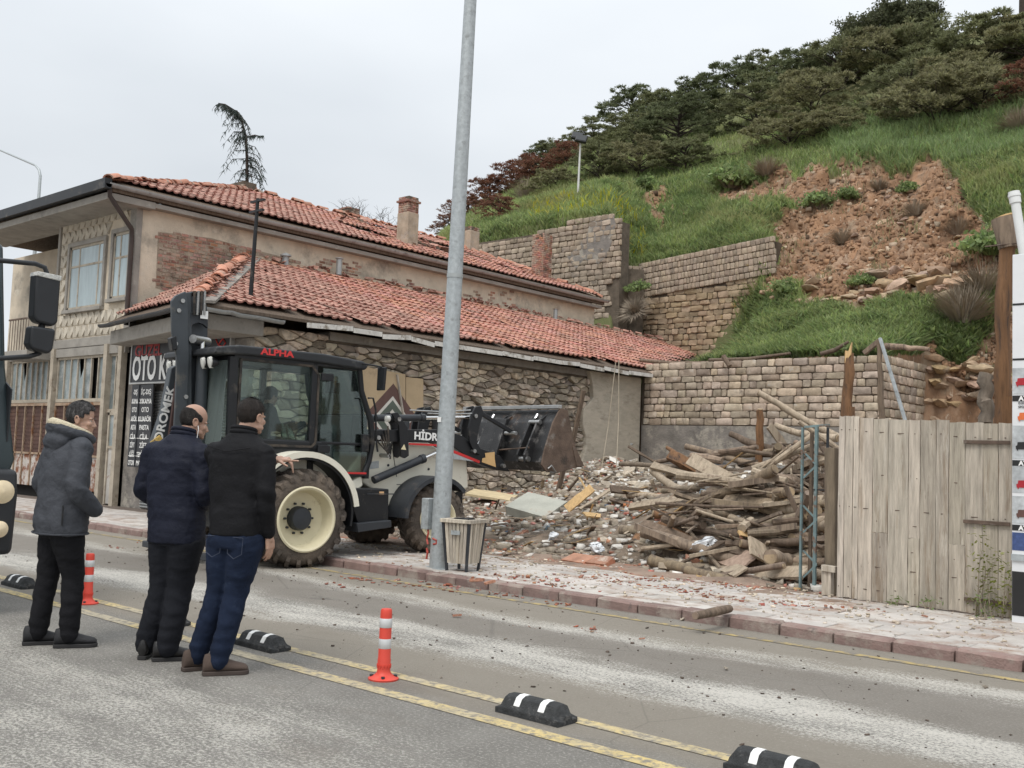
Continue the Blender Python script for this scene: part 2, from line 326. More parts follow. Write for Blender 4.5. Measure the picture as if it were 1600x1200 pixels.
for i in range(5):
    me = bpy.data.meshes.new('kerbstone'); kb.to_mesh(me); me.materials.append(M_kerb); warp(me, .012, 7+i); me.shade_smooth(); me.set_sharp_from_angle(angle=R_(28)); kmes.append(me)
x = 2.
i = 0
while x > -42:
    link('kerbstone', kmes[i % 5], pb, None, (x, 8.585+random.uniform(-.008, .008), -.005+random.uniform(-.008, .006)), (random.uniform(-.02, .02), random.uniform(-.02, .02), random.uniform(-.012, .012))); x -= .5; i += 1
MB().box((-120, 8.5, -.05), (-42, 8.67, .1)).build('kerb_run', M_kerb, pb)
sb = bmesh.new(); bmesh.ops.create_cube(sb, size=1); bmesh.ops.scale(sb, vec=(.588, .288, .05), verts=sb.verts); bmesh.ops.bevel(sb, geom=[e for e in sb.edges if all(v.co.z > 0 for v in e.verts)], offset=.006, segments=1, affect='EDGES')
sm = []
for i in range(3):
    me = bpy.data.meshes.new('paving_slab'); sb.to_mesh(me); me.materials.append(M_slab); warp(me, .004, 5+i); sm.append(me)
cnt = 0; far = []
for r in range(7):
    x = .6+(r % 2)*.3
    while x > -38:
        p = (x, 8.82+r*.3, .078+random.uniform(-.004, .005)); rt = (random.uniform(-.008, .008), random.uniform(-.008, .008), random.uniform(-.008, .008))
        if x > -22: link('paving_slab', sm[cnt % 3], pb, None, p, rt); cnt += 1
        else: far.append((p, rt))
        x -= .6
mb = MB()
for p, rt in far:
    mb.box((p[0]-.29, p[1]-.14, .05), (p[0]+.29, p[1]+.14, p[2]+.02))
o = mb.build('paving_slab', M_slab, pb); o['kind'] = 'stuff'

# ---- the demolition site floor: trampled soil rising towards the back, heaps of rubble on it
def site_h(x, y):
    x = np.asarray(x, float); y = np.asarray(y, float)
    z = .09+np.clip(y-11.2, 0, 20)*.065
    def heap(cx, cy, rx, ry, h): return h*np.exp(-(((x-cx)/rx)**2+((y-cy)/ry)**2))
    k = heap(-7.0, 13.2, 2.0, 1.3, .70)+heap(-8.4, 15.6, 2.8, 1.8, 1.05)+heap(-15.6, 21.6, 1.5, 1.8, .75)+heap(-12.4, 18.6, 2.4, 2.5, .4)+heap(-6.2, 14.5, 1.4, 1.5, .5)
    return np.where(y < 11.0, .0, z+k*np.clip((y-11.2)/.8, 0, 1))
gx, gy = np.meshgrid(np.linspace(-16.8, 3, 260), np.linspace(10.9, 24.6, 200)); gz = site_h(gx, gy)
P = np.stack([gx, gy, gz], -1); P[..., 2] += fbm(P, 2.2, 4)*.16*np.clip((gy-11.1)/1.2, 0, 1)
ii = np.arange(P.shape[0]*P.shape[1]).reshape(P.shape[:2]); F = np.stack([ii[:-1, :-1], ii[:-1, 1:], ii[1:, 1:], ii[1:, :-1]], -1).reshape(-1, 4)
M_site = mat('trampled_soil', (.20, .155, .115), 1, var=.35, vs=2.5, bump=1.5, bs=22, coord='Object', dirt=[((.10, .085, .07), 1.6, (.5, .64)), ((.36, .30, .25), 6, (.56, .64)), ((.33, .13, .07), 3.3, (.62, .68))])
o = link('dirt_ground', bigmesh('dirt_ground', P.reshape(-1, 3), F, M_site, smooth=True)); o['kind'] = 'structure'
def site_z(x, y): return float(site_h(x, y))

# ================================================================== masonry helpers
def clip(poly, nx, ny, c):
    outp = []
    for i in range(len(poly)):
        a, b = poly[i], poly[(i+1) % len(poly)]; da = a[0]*nx+a[1]*ny-c; db = b[0]*nx+b[1]*ny-c
        if da <= 0: outp.append(a)
        if (da < 0 < db) or (db < 0 < da):
            t = da/(da-db); outp.append((a[0]+(b[0]-a[0])*t, a[1]+(b[1]-a[1])*t))
    return outp
def voronoi_cells(w, h, cw, ch, jit=.8):
    """irregular stone outlines filling a w x h rectangle, about cw x ch each"""
    nx, ny = max(1, round(w/cw)), max(1, round(h/ch)); S = []
    for j in range(ny):
        for i in range(nx+1):
            S.append(((i+(j % 2)*.5+random.uniform(-jit, jit)*.5)*w/nx, (j+.5+random.uniform(-jit, jit)*.42)*h/ny))
    S = np.array(S); k = cw/ch; A = S*np.array([1, k]); cells = []
    for q in range(len(S)):
        d = ((A-A[q])**2).sum(1); nb = np.argsort(d)[1:15]
        poly = [(0, 0), (w, 0), (w, h*k), (0, h*k)]
        for b in nb:
            nxv, nyv = A[b]-A[q]; c = ((A[b]**2).sum()-(A[q]**2).sum())/2; poly = clip(poly, nxv, nyv, c)
            if len(poly) < 3: break
        if len(poly) >= 3: cells.append([(p[0], p[1]/k) for p in poly])
    return cells
def course_cells(w, h, bw, bh, var=.35, wob=.012):
    cells = []; ny = max(1, round(h/bh)); hh = h/ny; y = 0
    ys = [j*hh+(random.uniform(-wob, wob) if 0 < j < ny else 0) for j in range(ny+1)]
    for j in range(ny):
        x = -random.uniform(0, bw)
        while x < w:
            l_ = bw*random.uniform(1-var, 1+var); a, b = max(0, x), min(w, x+l_); x += l_
            if b-a < bw*.25: continue
            r = lambda: random.uniform(-wob, wob)
            cells.append([(a+r()*.5, ys[j]+r()*.6), (b+r()*.5, ys[j]+r()*.6), (b+r()*.5, ys[j+1]+r()*.6), (a+r()*.5, ys[j+1]+r()*.6)])
    return cells
def rounded(poly, gap, rnd=.25):
    """shrink an outline by the joint and cut its corners"""
    cx = sum(p[0] for p in poly)/len(poly); cy = sum(p[1] for p in poly)/len(poly); q = []
    n = len(poly)
    for i in range(n):
        p = poly[i]; a = poly[i-1]; b = poly[(i+1) % n]
        for o_ in (a, b): q.append((p[0]+(o_[0]-p[0])*rnd, p[1]+(o_[1]-p[1])*rnd))
    o2 = []
    for p in q:
        d = math.hypot(p[0]-cx, p[1]-cy) or 1; k = max(0, 1-gap/d); o2.append((cx+(p[0]-cx)*k, cy+(p[1]-cy)*k))
    return o2, (cx, cy)
def stone_piece(poly, gap, depth, proud, rnd=.25, dome=.4, rough=.01):
    """local mesh of a stone: origin at its middle; x along the wall, z up, -y out of the wall"""
    q, c = rounded(poly, gap, rnd); n = len(q); mb = MB(); v = []
    tx, tz = random.uniform(-.15, .15), random.uniform(-.2, .2)
    for k, (s, yy) in enumerate(((1, depth), (1, -proud*.55), (.90, -proud))):
        for p in q:
            x, z = (p[0]-c[0])*s, (p[1]-c[1])*s
            jy = random.uniform(-rough, rough) if k else 0
            v.append((x, yy+jy+(x*tx+z*tz)*(k == 2)*dome, z))
    v.append((0, -proud*(1+dome*.3), 0)); f = []
    for r in range(2):
        for i in range(n): f.append((r*n+i, r*n+(i+1) % n, (r+1)*n+(i+1) % n, (r+1)*n+i))
    for i in range(n): f.append((2*n+i, 2*n+(i+1) % n, 3*n))
    mb.add(v, f); return mb, c
def masonry(cells, parent, name, m_, M, limit=300, gap=.01, depth=.05, proud=.03, pvar=.5, rnd=.25, dome=.4, rough=.008, keep=None, near=None, mfar=None, smooth=50):
    """lay stones; M maps (x along, y into wall, z up) to the parent's space; nearest `limit` are parts of their own, the rest one part"""
    its = []
    for c in cells:
        if len(c) < 3: continue
        cx = sum(p[0] for p in c)/len(c); cz = sum(p[1] for p in c)/len(c)
        if keep and not keep(cx, cz): continue
        its.append((near(cx, cz) if near else cx, c))
    its.sort(key=lambda t: t[0]); rest = MB()
    for i, (_, c) in enumerate(its):
        mb, ce = stone_piece(c, gap, depth, proud*random.uniform(1-pvar, 1+pvar), rnd, dome, rough)
        T = M @ Matrix.Translation((ce[0], 0, ce[1]))
        if i < limit: link(name, mb.mesh(name, m_, smooth), parent, None, mw=T)
        else: rest.add([T @ Vector(p) for p in mb.v], mb.f)
    if rest.v:
        o = rest.build(name, mfar or m_, parent, smooth=smooth); o['kind'] = 'stuff'
def frame_yz(x, y0, z0, flip=1):   # wall whose face looks towards +x, running along +y
    return Matrix(((0, -1, 0, x), (1, 0, 0, y0), (0, 0, 1, z0), (0, 0, 0, 1)))
def frame_xz(x0, y, z0):           # wall whose face looks towards -y, running along +x
    return Matrix.Translation((x0, y, z0))
# ================================================================== ROOF TILES
def tile_mesh(w=.215, l=.40):
    xs = [-.5, -.38, -.22, -.05, .12, .32, .5]; zs = [.022, .04, .034, .004, .0, .006, .024]
    v = []
    for yy, lift, th in ((0, .045, 0), (l, .0, 0)):
        v += [(x*w, yy, z+lift) for x, z in zip(xs, zs)]
    v += [(x*w, .004, z+.008) for x, z in zip(xs, zs)]
    n = 7; f = [(i, i+1, n+i+1, n+i) for i in range(6)]+[(2*n+i, 2*n+i+1, i+1, i) for i in range(6)]
    mb = MB().add(v, f); me = mb.mesh('roof_tile', M_tile, fix=False); me.shade_smooth(); me.set_sharp_from_angle(angle=R_(45)); return me, np.array(v), np.array(f)
TILE, TV, TF = tile_mesh()
def tile_roof(parent, O, A, S, inside, na, ns, near, limit=300, w=.205, ex=.345, mess=.012, hole=None):
    O, A, S = Vector(O), Vector(A).normalized(), Vector(S).normalized(); Nn = A.cross(S).normalized()
    if Nn.z < 0: Nn = -Nn
    its = []
    for r in range(ns):
        sag = random.uniform(-.01, .01)
        for c in range(na):
            a = (c+.5)*w+(.0 if r % 2 else 0)+random.uniform(-mess, mess)*.5; s = r*ex+random.uniform(-mess, mess)+sag
            p = O+A*a+S*s
            if not inside(p): continue
            if hole and hole(p): continue
            big = random.random() < .02
            j = Euler((random.gauss(0, .02)*(4 if big else 1), random.gauss(0, .02), random.gauss(0, .02)*(8 if big else 1))).to_matrix().to_4x4()
            M = Matrix((A, S, Nn)).transposed().to_4x4() if A.cross(S).dot(Nn) > 0 else Matrix((-A, S, Nn)).transposed().to_4x4()
            M.translation = p+Nn*(.02+random.uniform(0, .012)+float(vnoise(np.array([p.x, p.y, p.z]), .6))*.05); its.append(((p-near).length, M @ j))
    its.sort(key=lambda t: t[0])
    for d, M in its[:limit]: link('roof_tile', TILE, parent, None, mw=M)
    if len(its) > limit:
        H = np.c_[TV, np.ones(len(TV))]; VV = []; FF = []
        for k, (d, M) in enumerate(its[limit:]):
            VV.append((H @ np.array(M).T)[:, :3]); FF.append(TF+k*len(TV))
        me = bigmesh('roof_tile', np.concatenate(VV), np.concatenate(FF), M_tile); me.shade_smooth(); me.set_sharp_from_angle(angle=R_(45))
        o = link('roof_tile', me, parent); o['kind'] = 'stuff'
def ridge(parent, p0, p1, name='ridge_tile', r=.12, step=.33, mess=.02, drop=0.):
    p0, p1 = Vector(p0), Vector(p1); d = (p1-p0); n = int(d.length/step); d.normalize()
    v = []; f = []; K = 6
    for k in range(K+1):
        a = math.pi*k/K; v.append((0, math.cos(a)*r*1.12, math.sin(a)*r*.9+.012))
    for k in range(K+1):
        a = math.pi*k/K; v.append((step*1.12, math.cos(a)*r*.92, math.sin(a)*r*.78))
    for k in range(K+1):
        a = math.pi*k/K; v.append((.004, math.cos(a)*r*.9, math.sin(a)*r*.9-.015))
    f = [(i, i+1, K+2+i, K+1+i) for i in range(K)]+[(i, i+1, 2*K+3+i, 2*K+2+i) for i in range(K)]
    me = MB().add(v, f).mesh(name, M_ridge, 60)
    for i in range(n):
        if random.random() < drop: continue
        p = p0+d*(i*step); sdv = d.cross(Vector((0, 0, 1))).normalized(); u = sdv.cross(d)
        M = Matrix((d, u.cross(d), u)).transposed().to_4x4(); M.translation = p+Vector((0, 0, .03+random.uniform(-mess, mess)*.5))
        link(name, me, parent, None, mw=M @ Euler((random.gauss(0, mess*2), random.gauss(0, mess*3), random.gauss(0, mess*4))).to_matrix().to_4x4())
def gutter(parent, p0, p1, m_, r=.075, name='gutter'):
    p0, p1 = Vector(p0), Vector(p1); d = (p1-p0).normalized(); sdv = d.cross(Vector((0, 0, 1))).normalized(); v = []; K = 8; n = 10
    for e in range(n+1):
        p = p0.lerp(p1, e/n)+Vector((0, 0, random.uniform(-.012, .012)))
        for rr in (r, r-.008):
            for k in range(K+1):
                a = math.pi*k/K; v.append(p+sdv*math.cos(a)*rr-Vector((0, 0, 1))*math.sin(a)*rr)
    T = 2*(K+1); f = []
    for e in range(n):
        for q in (0, K+1):
            for k in range(K): a = e*T+q+k; f.append((a, a+1, a+T+1, a+T))
        for a, b in ((0, K+1), (K, 2*K+1)): f.append((e*T+a, e*T+b, e*T+T+b, e*T+T+a))
    for e in (0, n): f.append(tuple(e*T+k for k in range(K+1)))
    return MB().add(v, f).build(name, m_, parent, smooth=50)
def inpoly(poly):
    def f(p):
        x, y = p.x, p.y; r = False; n = len(poly)
        for i in range(n):
            (x0, y0), (x1, y1) = poly[i], poly[(i+1) % n]
            if (y0 > y) != (y1 > y) and x < (x1-x0)*(y-y0)/(y1-y0)+x0: r = not r
        return r
    return f
def brickwork(cx, cy, z0, z1, w, d, bw=.2, bh=.075, m_=None, broken=0):
    """a small brick stack as joined bricks with recessed joints"""
    mb = MB(); mb.box((cx-w/2+.012, cy-d/2+.012, z0), (cx+w/2-.012, cy+d/2-.012, z1-.05), 1); n = int((z1-z0)/bh)
    for r in range(n):
        z = z0+r*bh; o = (r % 2)*bw/2
        for sx, L_, fx in ((0, w, 1), (1, w, 1), (2, d, 0), (3, d, 0)):
            t = -L_/2-o
            while t < L_/2-.01:
                a, b = max(t, -L_/2), min(t+bw, L_/2); t += bw
                if b-a < .03 or (r > n-4 and random.random() < broken*(r-n+5)/3): continue
                e = random.uniform(0, .008); g = .006
                if fx: y0 = -d/2-e if sx == 0 else d/2-.06; mb.box((cx+a+g, cy+y0, z+g), (cx+b-g, cy+y0+.06+e, z+bh-g))
                else: x0 = -w/2-e if sx == 2 else w/2-.06; mb.box((cx+x0, cy+a+g, z+g), (cx+x0+.06+e, cy+b-g, z+bh-g))
    return mb
# ================================================================== TWO-STOREY HOUSE
FY = 11.4          # street front
HX = -21.5         # its side wall
house = empty('house', (HX, FY, 0), 0, 'two-storey old house with plastered side wall, red tiled roof and diamond relief front', 'house', ws=True)
def hb(mb, name, mats, **kw): return mb.build(name, mats, house, **kw)
def F(px, py, y=FY): return at(px, py, y)
# side wall, upper slab and left wing
xl = F(95, 390).x
w = MB(); w.box((xl+.2, FY+.25, 0), (HX, 28.6, 6.95)); w.box((xl, FY, 3.75), (HX, FY+.25, 6.95)); hb(w, 'wall', M_plaster)
w = MB(); w.box((at(13, 520, FY+1.5).x, FY+1.5, 0), (xl+.2, 28.6, 6.9)); hb(w, 'wall', M_plaster)
# exposed brick in the side wall
mbk = MB(); back = []
poly = [(247, 362), (330, 372), (420, 396), (468, 408), (470, 425), (400, 408), (385, 404), (318, 440), (262, 455), (243, 450)]
pp = [atx(a, b, HX) for a, b in poly]; mbk.prism([(HX-.004, p.y, p.z) for p in pp], (.008, 0, 0)); hb(mbk, 'mortar_bed', mat('brick_mortar', (.36, .29, .22), 1, var=.3, vs=5, bump=.8, bs=40))
ip = inpoly([(p.y, p.z) for p in pp]); mbk = MB(); ymin, ymax, zmin, zmax = min(p.y for p in pp), max(p.y for p in pp), min(p.z for p in pp), max(p.z for p in pp)
z = zmin; r = 0
while z < zmax:
    y = ymin-.3+(r % 2)*.11
    while y < ymax:
        if ip(Vector((y+.1+random.uniform(-.1, .1), z+.04, 0))) and random.random() > .04:
            e = random.uniform(.004, .02); mbk.box((HX, y+.009, z+.012), (HX+e, y+.211+random.uniform(-.01, 0), z+.073))
        y += .222
    z += .083; r += 1
o = hb(mbk, 'brick', M_brick); o['kind'] = 'stuff'
# scattered brick band low along the plaster
mbk = MB()
for (x0, y0, x1, y1) in ((470, 405, 560, 450), (560, 435, 640, 455), (680, 455, 800, 490)):
    for k in range(46):
        q = atx(random.uniform(x0, x1), random.uniform(y0, y1), HX); e = random.uniform(.004, .014); yy = round(q.y/.222)*.222+(int(q.z/.083) % 2)*.11; zz = int(q.z/.083)*.083
        mbk.box((HX+.001, yy+.01, zz+.01), (HX+e, yy+.21, zz+.073))
o = hb(mbk, 'brick', M_brick); o['kind'] = 'stuff'
# corner pilaster strip, concrete string at the top of the wall
hb(MB().box((HX-.24, FY-.03, 3.7), (HX+.03, FY+.12, 6.95)), 'corner_strip', M_conc)
# eaves: soffit slab with fascia and gutters
eL = F(8, 385, 10.55)
ez = 6.93
hb(MB().box((-29.2, 10.55, ez-.16), (-21.25, FY+.3, ez), 0), 'eaves_slab', M_conc, bevel=.012)
hb(MB().box((HX+.005, FY+.3, ez-.12), (-21.25, 28.7, ez-.02)), 'eaves_slab', M_conc)
gutter(house, (-21.18, 10.52, 7.1), (-21.18, 28.95, 7.12), M_zinc, .085)
gutter(house, (-29.3, 10.5, 7.07), (-21.1, 10.5, 7.07), M_black, .075)
hb(MB().box((-29.3, 10.40, 6.97), (-21.10, 10.56, 7.19)), 'fascia_board', M_black)
hb(MB().box((-21.34, 10.6, 6.95), (-21.22, 28.8, 7.08)), 'fascia_board', M_dwood)
# downpipe from the corner
dp = [(-21.25, 10.6, 7.0), (-21.25, 10.6, 6.85), (-21.42, 11.25, 6.25), (-21.45, 11.28, 6.05), (-21.45, 11.28, 4.1)]
hb(MB().tube(dp, .055, 10), 'downpipe', mat('brown_pipe', (.05, .035, .03), .5, var=.2), smooth=60)
# roof
RZ, RX0 = 7.13, -21.16
SL = (9.1-RZ)/4.85
rp_ = [(RX0, 10.5), (-26, 17.2), (-26, 25.6), (RX0, 28.95)]
def rz(x): return RZ+(RX0-x)*SL
deck = MB(); q = [(x, y, rz(x)-.015) for x, y in rp_]; deck.prism(q, (0, 0, -.05))
deck.add([(RX0, 10.5, RZ-.015), (-30.8, 10.5, RZ-.015), (-26, 17.2, rz(-26)-.015)], [(0, 1, 2)]); deck.add([(-30.8, 10.5, RZ-.02), (-30.8, 28.9, RZ-.02), (-26, 25.6, rz(-26)-.02), (-26, 17.2, rz(-26)-.02)], [(0, 1, 2, 3)]); deck.add([(RX0, 28.95, RZ-.02), (-30.8, 28.95, RZ-.02), (-26, 25.6, rz(-26)-.02)], [(0, 1, 2)])
hb(deck, 'roof_boarding', M_dwood)
holes = [(-24.2, 23.8, .55, 1.2), (-24.9, 21.5, .3, .5), (-23.3, 19.6, .45, .9), (-23.0, 22.6, .35, .8), (-23.6, 21.9, .5, .5), (-22.9, 25.4, .3, .3)]
tile_roof(house, (RX0+.02, 10.5, RZ), (0, 1, 0), (-1, 0, SL), inpoly(rp_), 92, 17, Vector((-21, 11, 7)), 300, .205, .33, .014,
          lambda p: any(((p.x-a)/c)**2+((p.y-b)/d)**2 < 1 for a, b, c, d in holes))
slh = Vector((0, 1, SL))
tile_roof(house, (-30.8, 10.52, RZ-.02), (1, 0, 0), (0, 1, (rz(-26)-RZ)/6.7), inpoly([(-30.8, 10.5), (RX0, 10.5), (-26, 17.2)]), 48, 21, Vector((-30, 10, 7)), 0, .205, .33, .012)
ridge(house, (RX0, 10.5, RZ+.02), (-26, 17.2, rz(-26)+.03), mess=.03)
ridge(house, (-26, 17.2, rz(-26)+.03), (-26, 25.6, rz(-26)+.03), mess=.05, drop=.12)
ridge(house, (-26, 25.6, rz(-26)+.03), (RX0, 28.9, RZ+.02), mess=.03, drop=.2)
# displaced tiles and battens lying about the holes
for k in range(26):
    x, y = random.choice(holes)[:2]; x += random.uniform(-.7, .7); y += random.uniform(-1.2, 1.2)
    link('roof_tile', TILE, house, None, (x, y, rz(x)+.08), (random.uniform(-.3, .3), .38+random.uniform(-.2, .2), random.uniform(0, 6.28)))
for k in range(12):
    x, y, a, b = random.choice(holes); x += random.uniform(-.3, .3); y += random.uniform(-.8, .8); l_ = random.uniform(.6, 1.6)
    hb(MB().beam((x, y, rz(x)+.1), (x-l_*.5, y+l_*random.uniform(-.6, .9), rz(x-l_*.5)+.12), .05, .035), 'batten', M_dwood)
# chimneys
M_chim = [M_brick, M_mortar]
for x, y, w_, z0, z1, br in ((-22.75, 20.75, .46, 7.6, 9.28, .3), (-27.0, 21.9, .55, 9.0, 9.75, .3), (-25.4, 26.2, .5, 8.4, 9.75, .2), (-22.6, 26.95, .52, 7.5, 9.3, .3)):
    c_ = brickwork(x, y, z0, z1, w_, w_*.9, .15, .065, None, br).build('chimney', M_chim, house)
    if w_ in (.46, .5): MB().box((x-w_/2-.015, y-w_*.45-.015, z0+.1), (x+w_/2+.015, y+w_*.45+.015, z0+(z1-z0)*(.68 if w_ == .46 else .85))).build('plaster_coat', mat('stained_plaster', (.40, .33, .25), .95, var=.25, vs=4, bump=.8, bs=30, dirt=[((.62, .58, .5), 3, (.55, .66)), ((.17, .12, .09), 3, (.56, .7))]), c_, bevel=.02)
    if w_ == .46: MB().box((x-.27, y-.26, z1-.22), (x+.27, y+.26, z1-.16)).build('chimney_band', M_brick, c_)
brickwork(-27.0, 17.6, 9.0, 9.6, 1.1, .5, .18, .075, None, .8).build('chimney', M_chim, house)
# ---- front: diamond relief panels
M_rel = mat('cast_relief_panel', (.50, .45, .37), .9, var=.12, vs=6, bump=.4, bs=50, rand=.1, dirt=[((.30, .27, .23), 1.2, (.56, .72))])
def tri_mesh(up, bw, bh):
    e = .008; s = 1 if up else -1
    a, b, c = (-bw/2+e, -s*(bh/2-e)), (bw/2-e, -s*(bh/2-e)), (0, s*(bh/2-e*1.6))
    ya, yc = (-.055, -.006) if up else (-.006, -.006)
    pts = [(a[0], a[1]), (b[0], b[1]), (c[0], c[1])]
    yy = (-.010, -.010, -.058)
    v = [(p[0], .012, p[1]) for p in pts]+[(p[0], y, p[1]) for p, y in zip(pts, yy)]
    me = MB().add(v, [(3, 4, 5), (0, 1, 4, 3), (1, 2, 5, 4), (2, 0, 3, 5)]).mesh('relief_panel', M_rel); return me
bw_, bh_ = .30, .29
TU, TD = tri_mesh(True, bw_, bh_), tri_mesh(False, bw_, bh_)
def rect_world(px0, py0, px1, py1):
    a, b = F(px0, py0), F(px1, py1); return (a.x, b.x, min(a.z, b.z), max(a.z, b.z))
W1 = (F(112, 400).x, F(166, 380).x, F(112, 485).z, F(112, 388).z)
W2 = (F(181, 370).x, F(206, 360).x, F(181, 467).z, F(181, 366).z)
z = 3.96
while z < 6.7:
    x = xl+.05; k = 0
    while x < HX-.3:
        for up, me, dx in ((True, TU, 0), (False, TD, bw_/2)):
            cx = x+dx+bw_/2; cz = z+bh_/2
            if cx+bw_/2 > HX-.22: continue
            if any(a-.17 < cx < b+.17 and c-.2 < cz < d+.2 for a, b, c, d in (W1, W2)): continue
            link('relief_panel', me, house, None, (cx, FY-.004, cz))
        x += bw_
    z += bh_+.005
hb(MB().box((xl, FY-.05, 3.72), (HX-.02, FY, 3.93)), 'sill_band', M_conc, bevel=.01)
hb(MB().box((xl-.03, FY-.06, 3.7), (xl+.07, FY+.1, 6.8)), 'corner_strip', M_conc)
M_frame = mat('weathered_frame', (.40, .35, .28), .85, var=.2, vs=5, bump=.4, dirt=[((.2, .15, .11), 4, (.55, .7))])
M_curt = mat('bluish_curtain_pane', (.36, .43, .45), .2, var=.18, vs=1.5, stretch=(4, 1, .6), rand=.12)
def window(x0, x1, z0, z1, cols, transom, y=FY, name='window'):
    w = MB(); d = .06
    for a, b, c, e in ((x0, x0+d, z0, z1), (x1-d, x1, z0, z1), (x0, x1, z0-.0, z0+d), (x0, x1, z1-d, z1)): w.box((a, y-.03, c), (b, y+.05, e))
    zt = z0+(z1-z0)*transom
    for cx in cols:
        X = x0+(x1-x0)*cx; w.box((X-.025, y-.02, z0+d), (X+.025, y+.04, z1-d))
    if transom < 1: w.box((x0+d, y-.022, zt-.025), (x1-d, y+.042, zt+.025))
    o = w.build(name, M_frame, house)
    xs = [x0+d]+[x0+(x1-x0)*c for c in cols]+[x1-d]; zs = [z0+d, zt, z1-d] if transom < 1 else [z0+d, z1-d]
    for i in range(len(xs)-1):
        for j in range(len(zs)-1): MB().box((xs[i]+.002, y-.012, zs[j]+.002), (xs[i+1]-.002, y-.006, zs[j+1]-.002)).build('pane', M_curt, o)
    MB().box((x0-.1, y-.12, z0-.09), (x1+.1, y+.02, z0-.005)).build('sill', M_conc, o, bevel=.01)
    return o
for (a, b, c, d), cols, tr in ((W1, (.28, .84), .68), (W2, (.42,), .62)):
    hb(MB().box((a-.1, FY-.065, d), (b+.1, FY+.0, d+.1)).box((a-.1, FY-.065, c), (a-.003, FY, d-.002)).box((b+.003, FY-.065, c), (b+.1, FY, d-.002)), 'window_surround', M_conc)
    window(a, b, c, d, cols, tr)
# recessed left end with balcony
bx0 = at(13, 525, 10.85).x
hb(MB().box((bx0, 10.75, 3.45), (xl-.003, FY+1.5, 3.66)), 'balcony_slab', M_conc, bevel=.01)
for k in range(40):
    x = bx0+.08+k*.15
    if x < xl-.1: hb(MB().cyl((x, 10.85, 3.66), (x, 10.85, 4.45), .009, n=5), 'baluster', M_rust)
hb(MB().box((bx0, 10.83, 4.44), (xl-.1, 10.87, 4.48)), 'handrail', M_rust)
hb(MB().box((-27.2, FY+1.44, 3.7), (-26.3, FY+1.52, 5.7)), 'balcony_door', mat('brown_door', (.10, .065, .045), .8, var=.3))
# ground floor: concrete posts, glazed bands, ribbed shutters
def post(px, w_=.16, z1=3.72, tilt=0): x = F(px, 640).x; hb(MB().beam((x, FY-.06, .05), (x+tilt, FY-.06, z1), w_, .14, up=(0, 1, 0)), 'post', M_frame)
for px in (12, 84, 167, 190): post(px)
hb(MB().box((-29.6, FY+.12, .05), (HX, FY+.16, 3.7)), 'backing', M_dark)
hb(MB().box((-29.5, FY-.08, 3.5), (HX+.0, FY+.02, 3.7)), 'beam', M_conc)
M_shut = mat('brown_shutter', (.085, .045, .035), .8, var=.25, vs=4, rand=.15, dirt=[((.16, .09, .06), 5, (.56, .7))])
M_rpan = mat('peeling_white_panel', (.50, .46, .42), .8, var=.12, vs=4, bump=.4, rand=.05, dirt=[((.20, .075, .035), 2.6, (.47, .56)), ((.10, .05, .03), 7, (.6, .66))])
def bay(px0, px1, zb, npane, shut=True):
    x0, x1 = F(px0, 620).x, F(px1, 620).x
    zt = 3.47; f_ = MB(); f_.box((x0, FY-.03, zb-.04), (x1, FY+.03, zb+.04)); f_.box((x0, FY-.03, zt-.03), (x1, FY+.03, zt+.03)); dx = (x1-x0)/npane
    for i in range(npane+1): f_.box((x0+i*dx-.018, FY-.025, zb), (x0+i*dx+.018, FY+.025, zt))
    o = f_.build('glazed_band', M_frame, house)
    for i in range(npane):
        if random.random() < .1: continue
        a, b = x0+i*dx+.02, x0+(i+1)*dx-.02
        if random.random() < .25:
            MB().prism([(a, FY+.01, zb+.04), (b, FY+.01, zb+.04), (b, FY+.01, zb+.9), (a+.1, FY+.01, zt-.5), (a, FY+.01, zt-.06)], (0, .006, 0)).build('pane', M_glassd, o)
        else: MB().box((a, FY+.01, zb+.04), (b, FY+.016, zt-.03)).build('pane', M_glassd, o)
    if not shut: return
    z2 = zb-.1; zm = 1.15; n = max(2, round((x1-x0)/.45)); dx = (x1-x0)/n
    g_ = MB().box((x0, FY-.04, z2-.02), (x1, FY+.03, z2+.05), 0)
    for i in range(n+1): g_.box((x0+i*dx-.02, FY-.03, .35), (x0+i*dx+.02, FY+.02, z2))
    g_.box((x0, FY-.03, zm-.025), (x1, FY+.02, zm+.025)); o = g_.build('shutter_frame', mat('rusty_frame', (.33, .24, .17), .85, var=.25, vs=6, dirt=[((.2, .09, .04), 4, (.5, .62))]), house)
    for i in range(n):
        a, b = x0+i*dx+.022, x0+(i+1)*dx-.022; s_ = MB(); zz = zm+.03; k = 0
        while zz < z2-.04: s_.box((a, FY+.0+(k % 2)*.01, zz), (b, FY+.02+(k % 2)*.01, min(zz+.05, z2-.03))); zz += .05; k += 1
        s_.build('shutter', M_shut, o); MB().box((a, FY, .35), (b, FY+.012, zm-.03)).build('panel', M_rpan, o)
bay(17, 82, 2.45, 8); bay(89, 163, 2.45, 7); bay(170, 189, 2.2, 2, False)
# narrow door of the last bay
x0, x1 = F(169, 700).x, F(188, 700).x
o = hb(MB().box((x0, FY-.05, .1), (x0+.06, FY+.02, 2.2)).box((x1-.06, FY-.05, .1), (x1, FY+.02, 2.2)).box((x0, FY-.05, 2.1), (x1, FY+.02, 2.16)).box((x0, FY-.045, 1.35), (x1, FY+.015, 1.41)), 'door_frame', M_frame)
MB().box((x0+.06, FY-.02, .12), (x1-.06, FY, 1.35)).build('panel', mat('chalky_panel', (.42, .40, .37), .9, var=.2, vs=4, dirt=[((.22, .14, .1), 5, (.58, .68))]), o)
MB().box((x0+.06, FY-.02, 1.41), (x1-.06, FY-.01, 2.1)).build('pane', M_glassd, o)
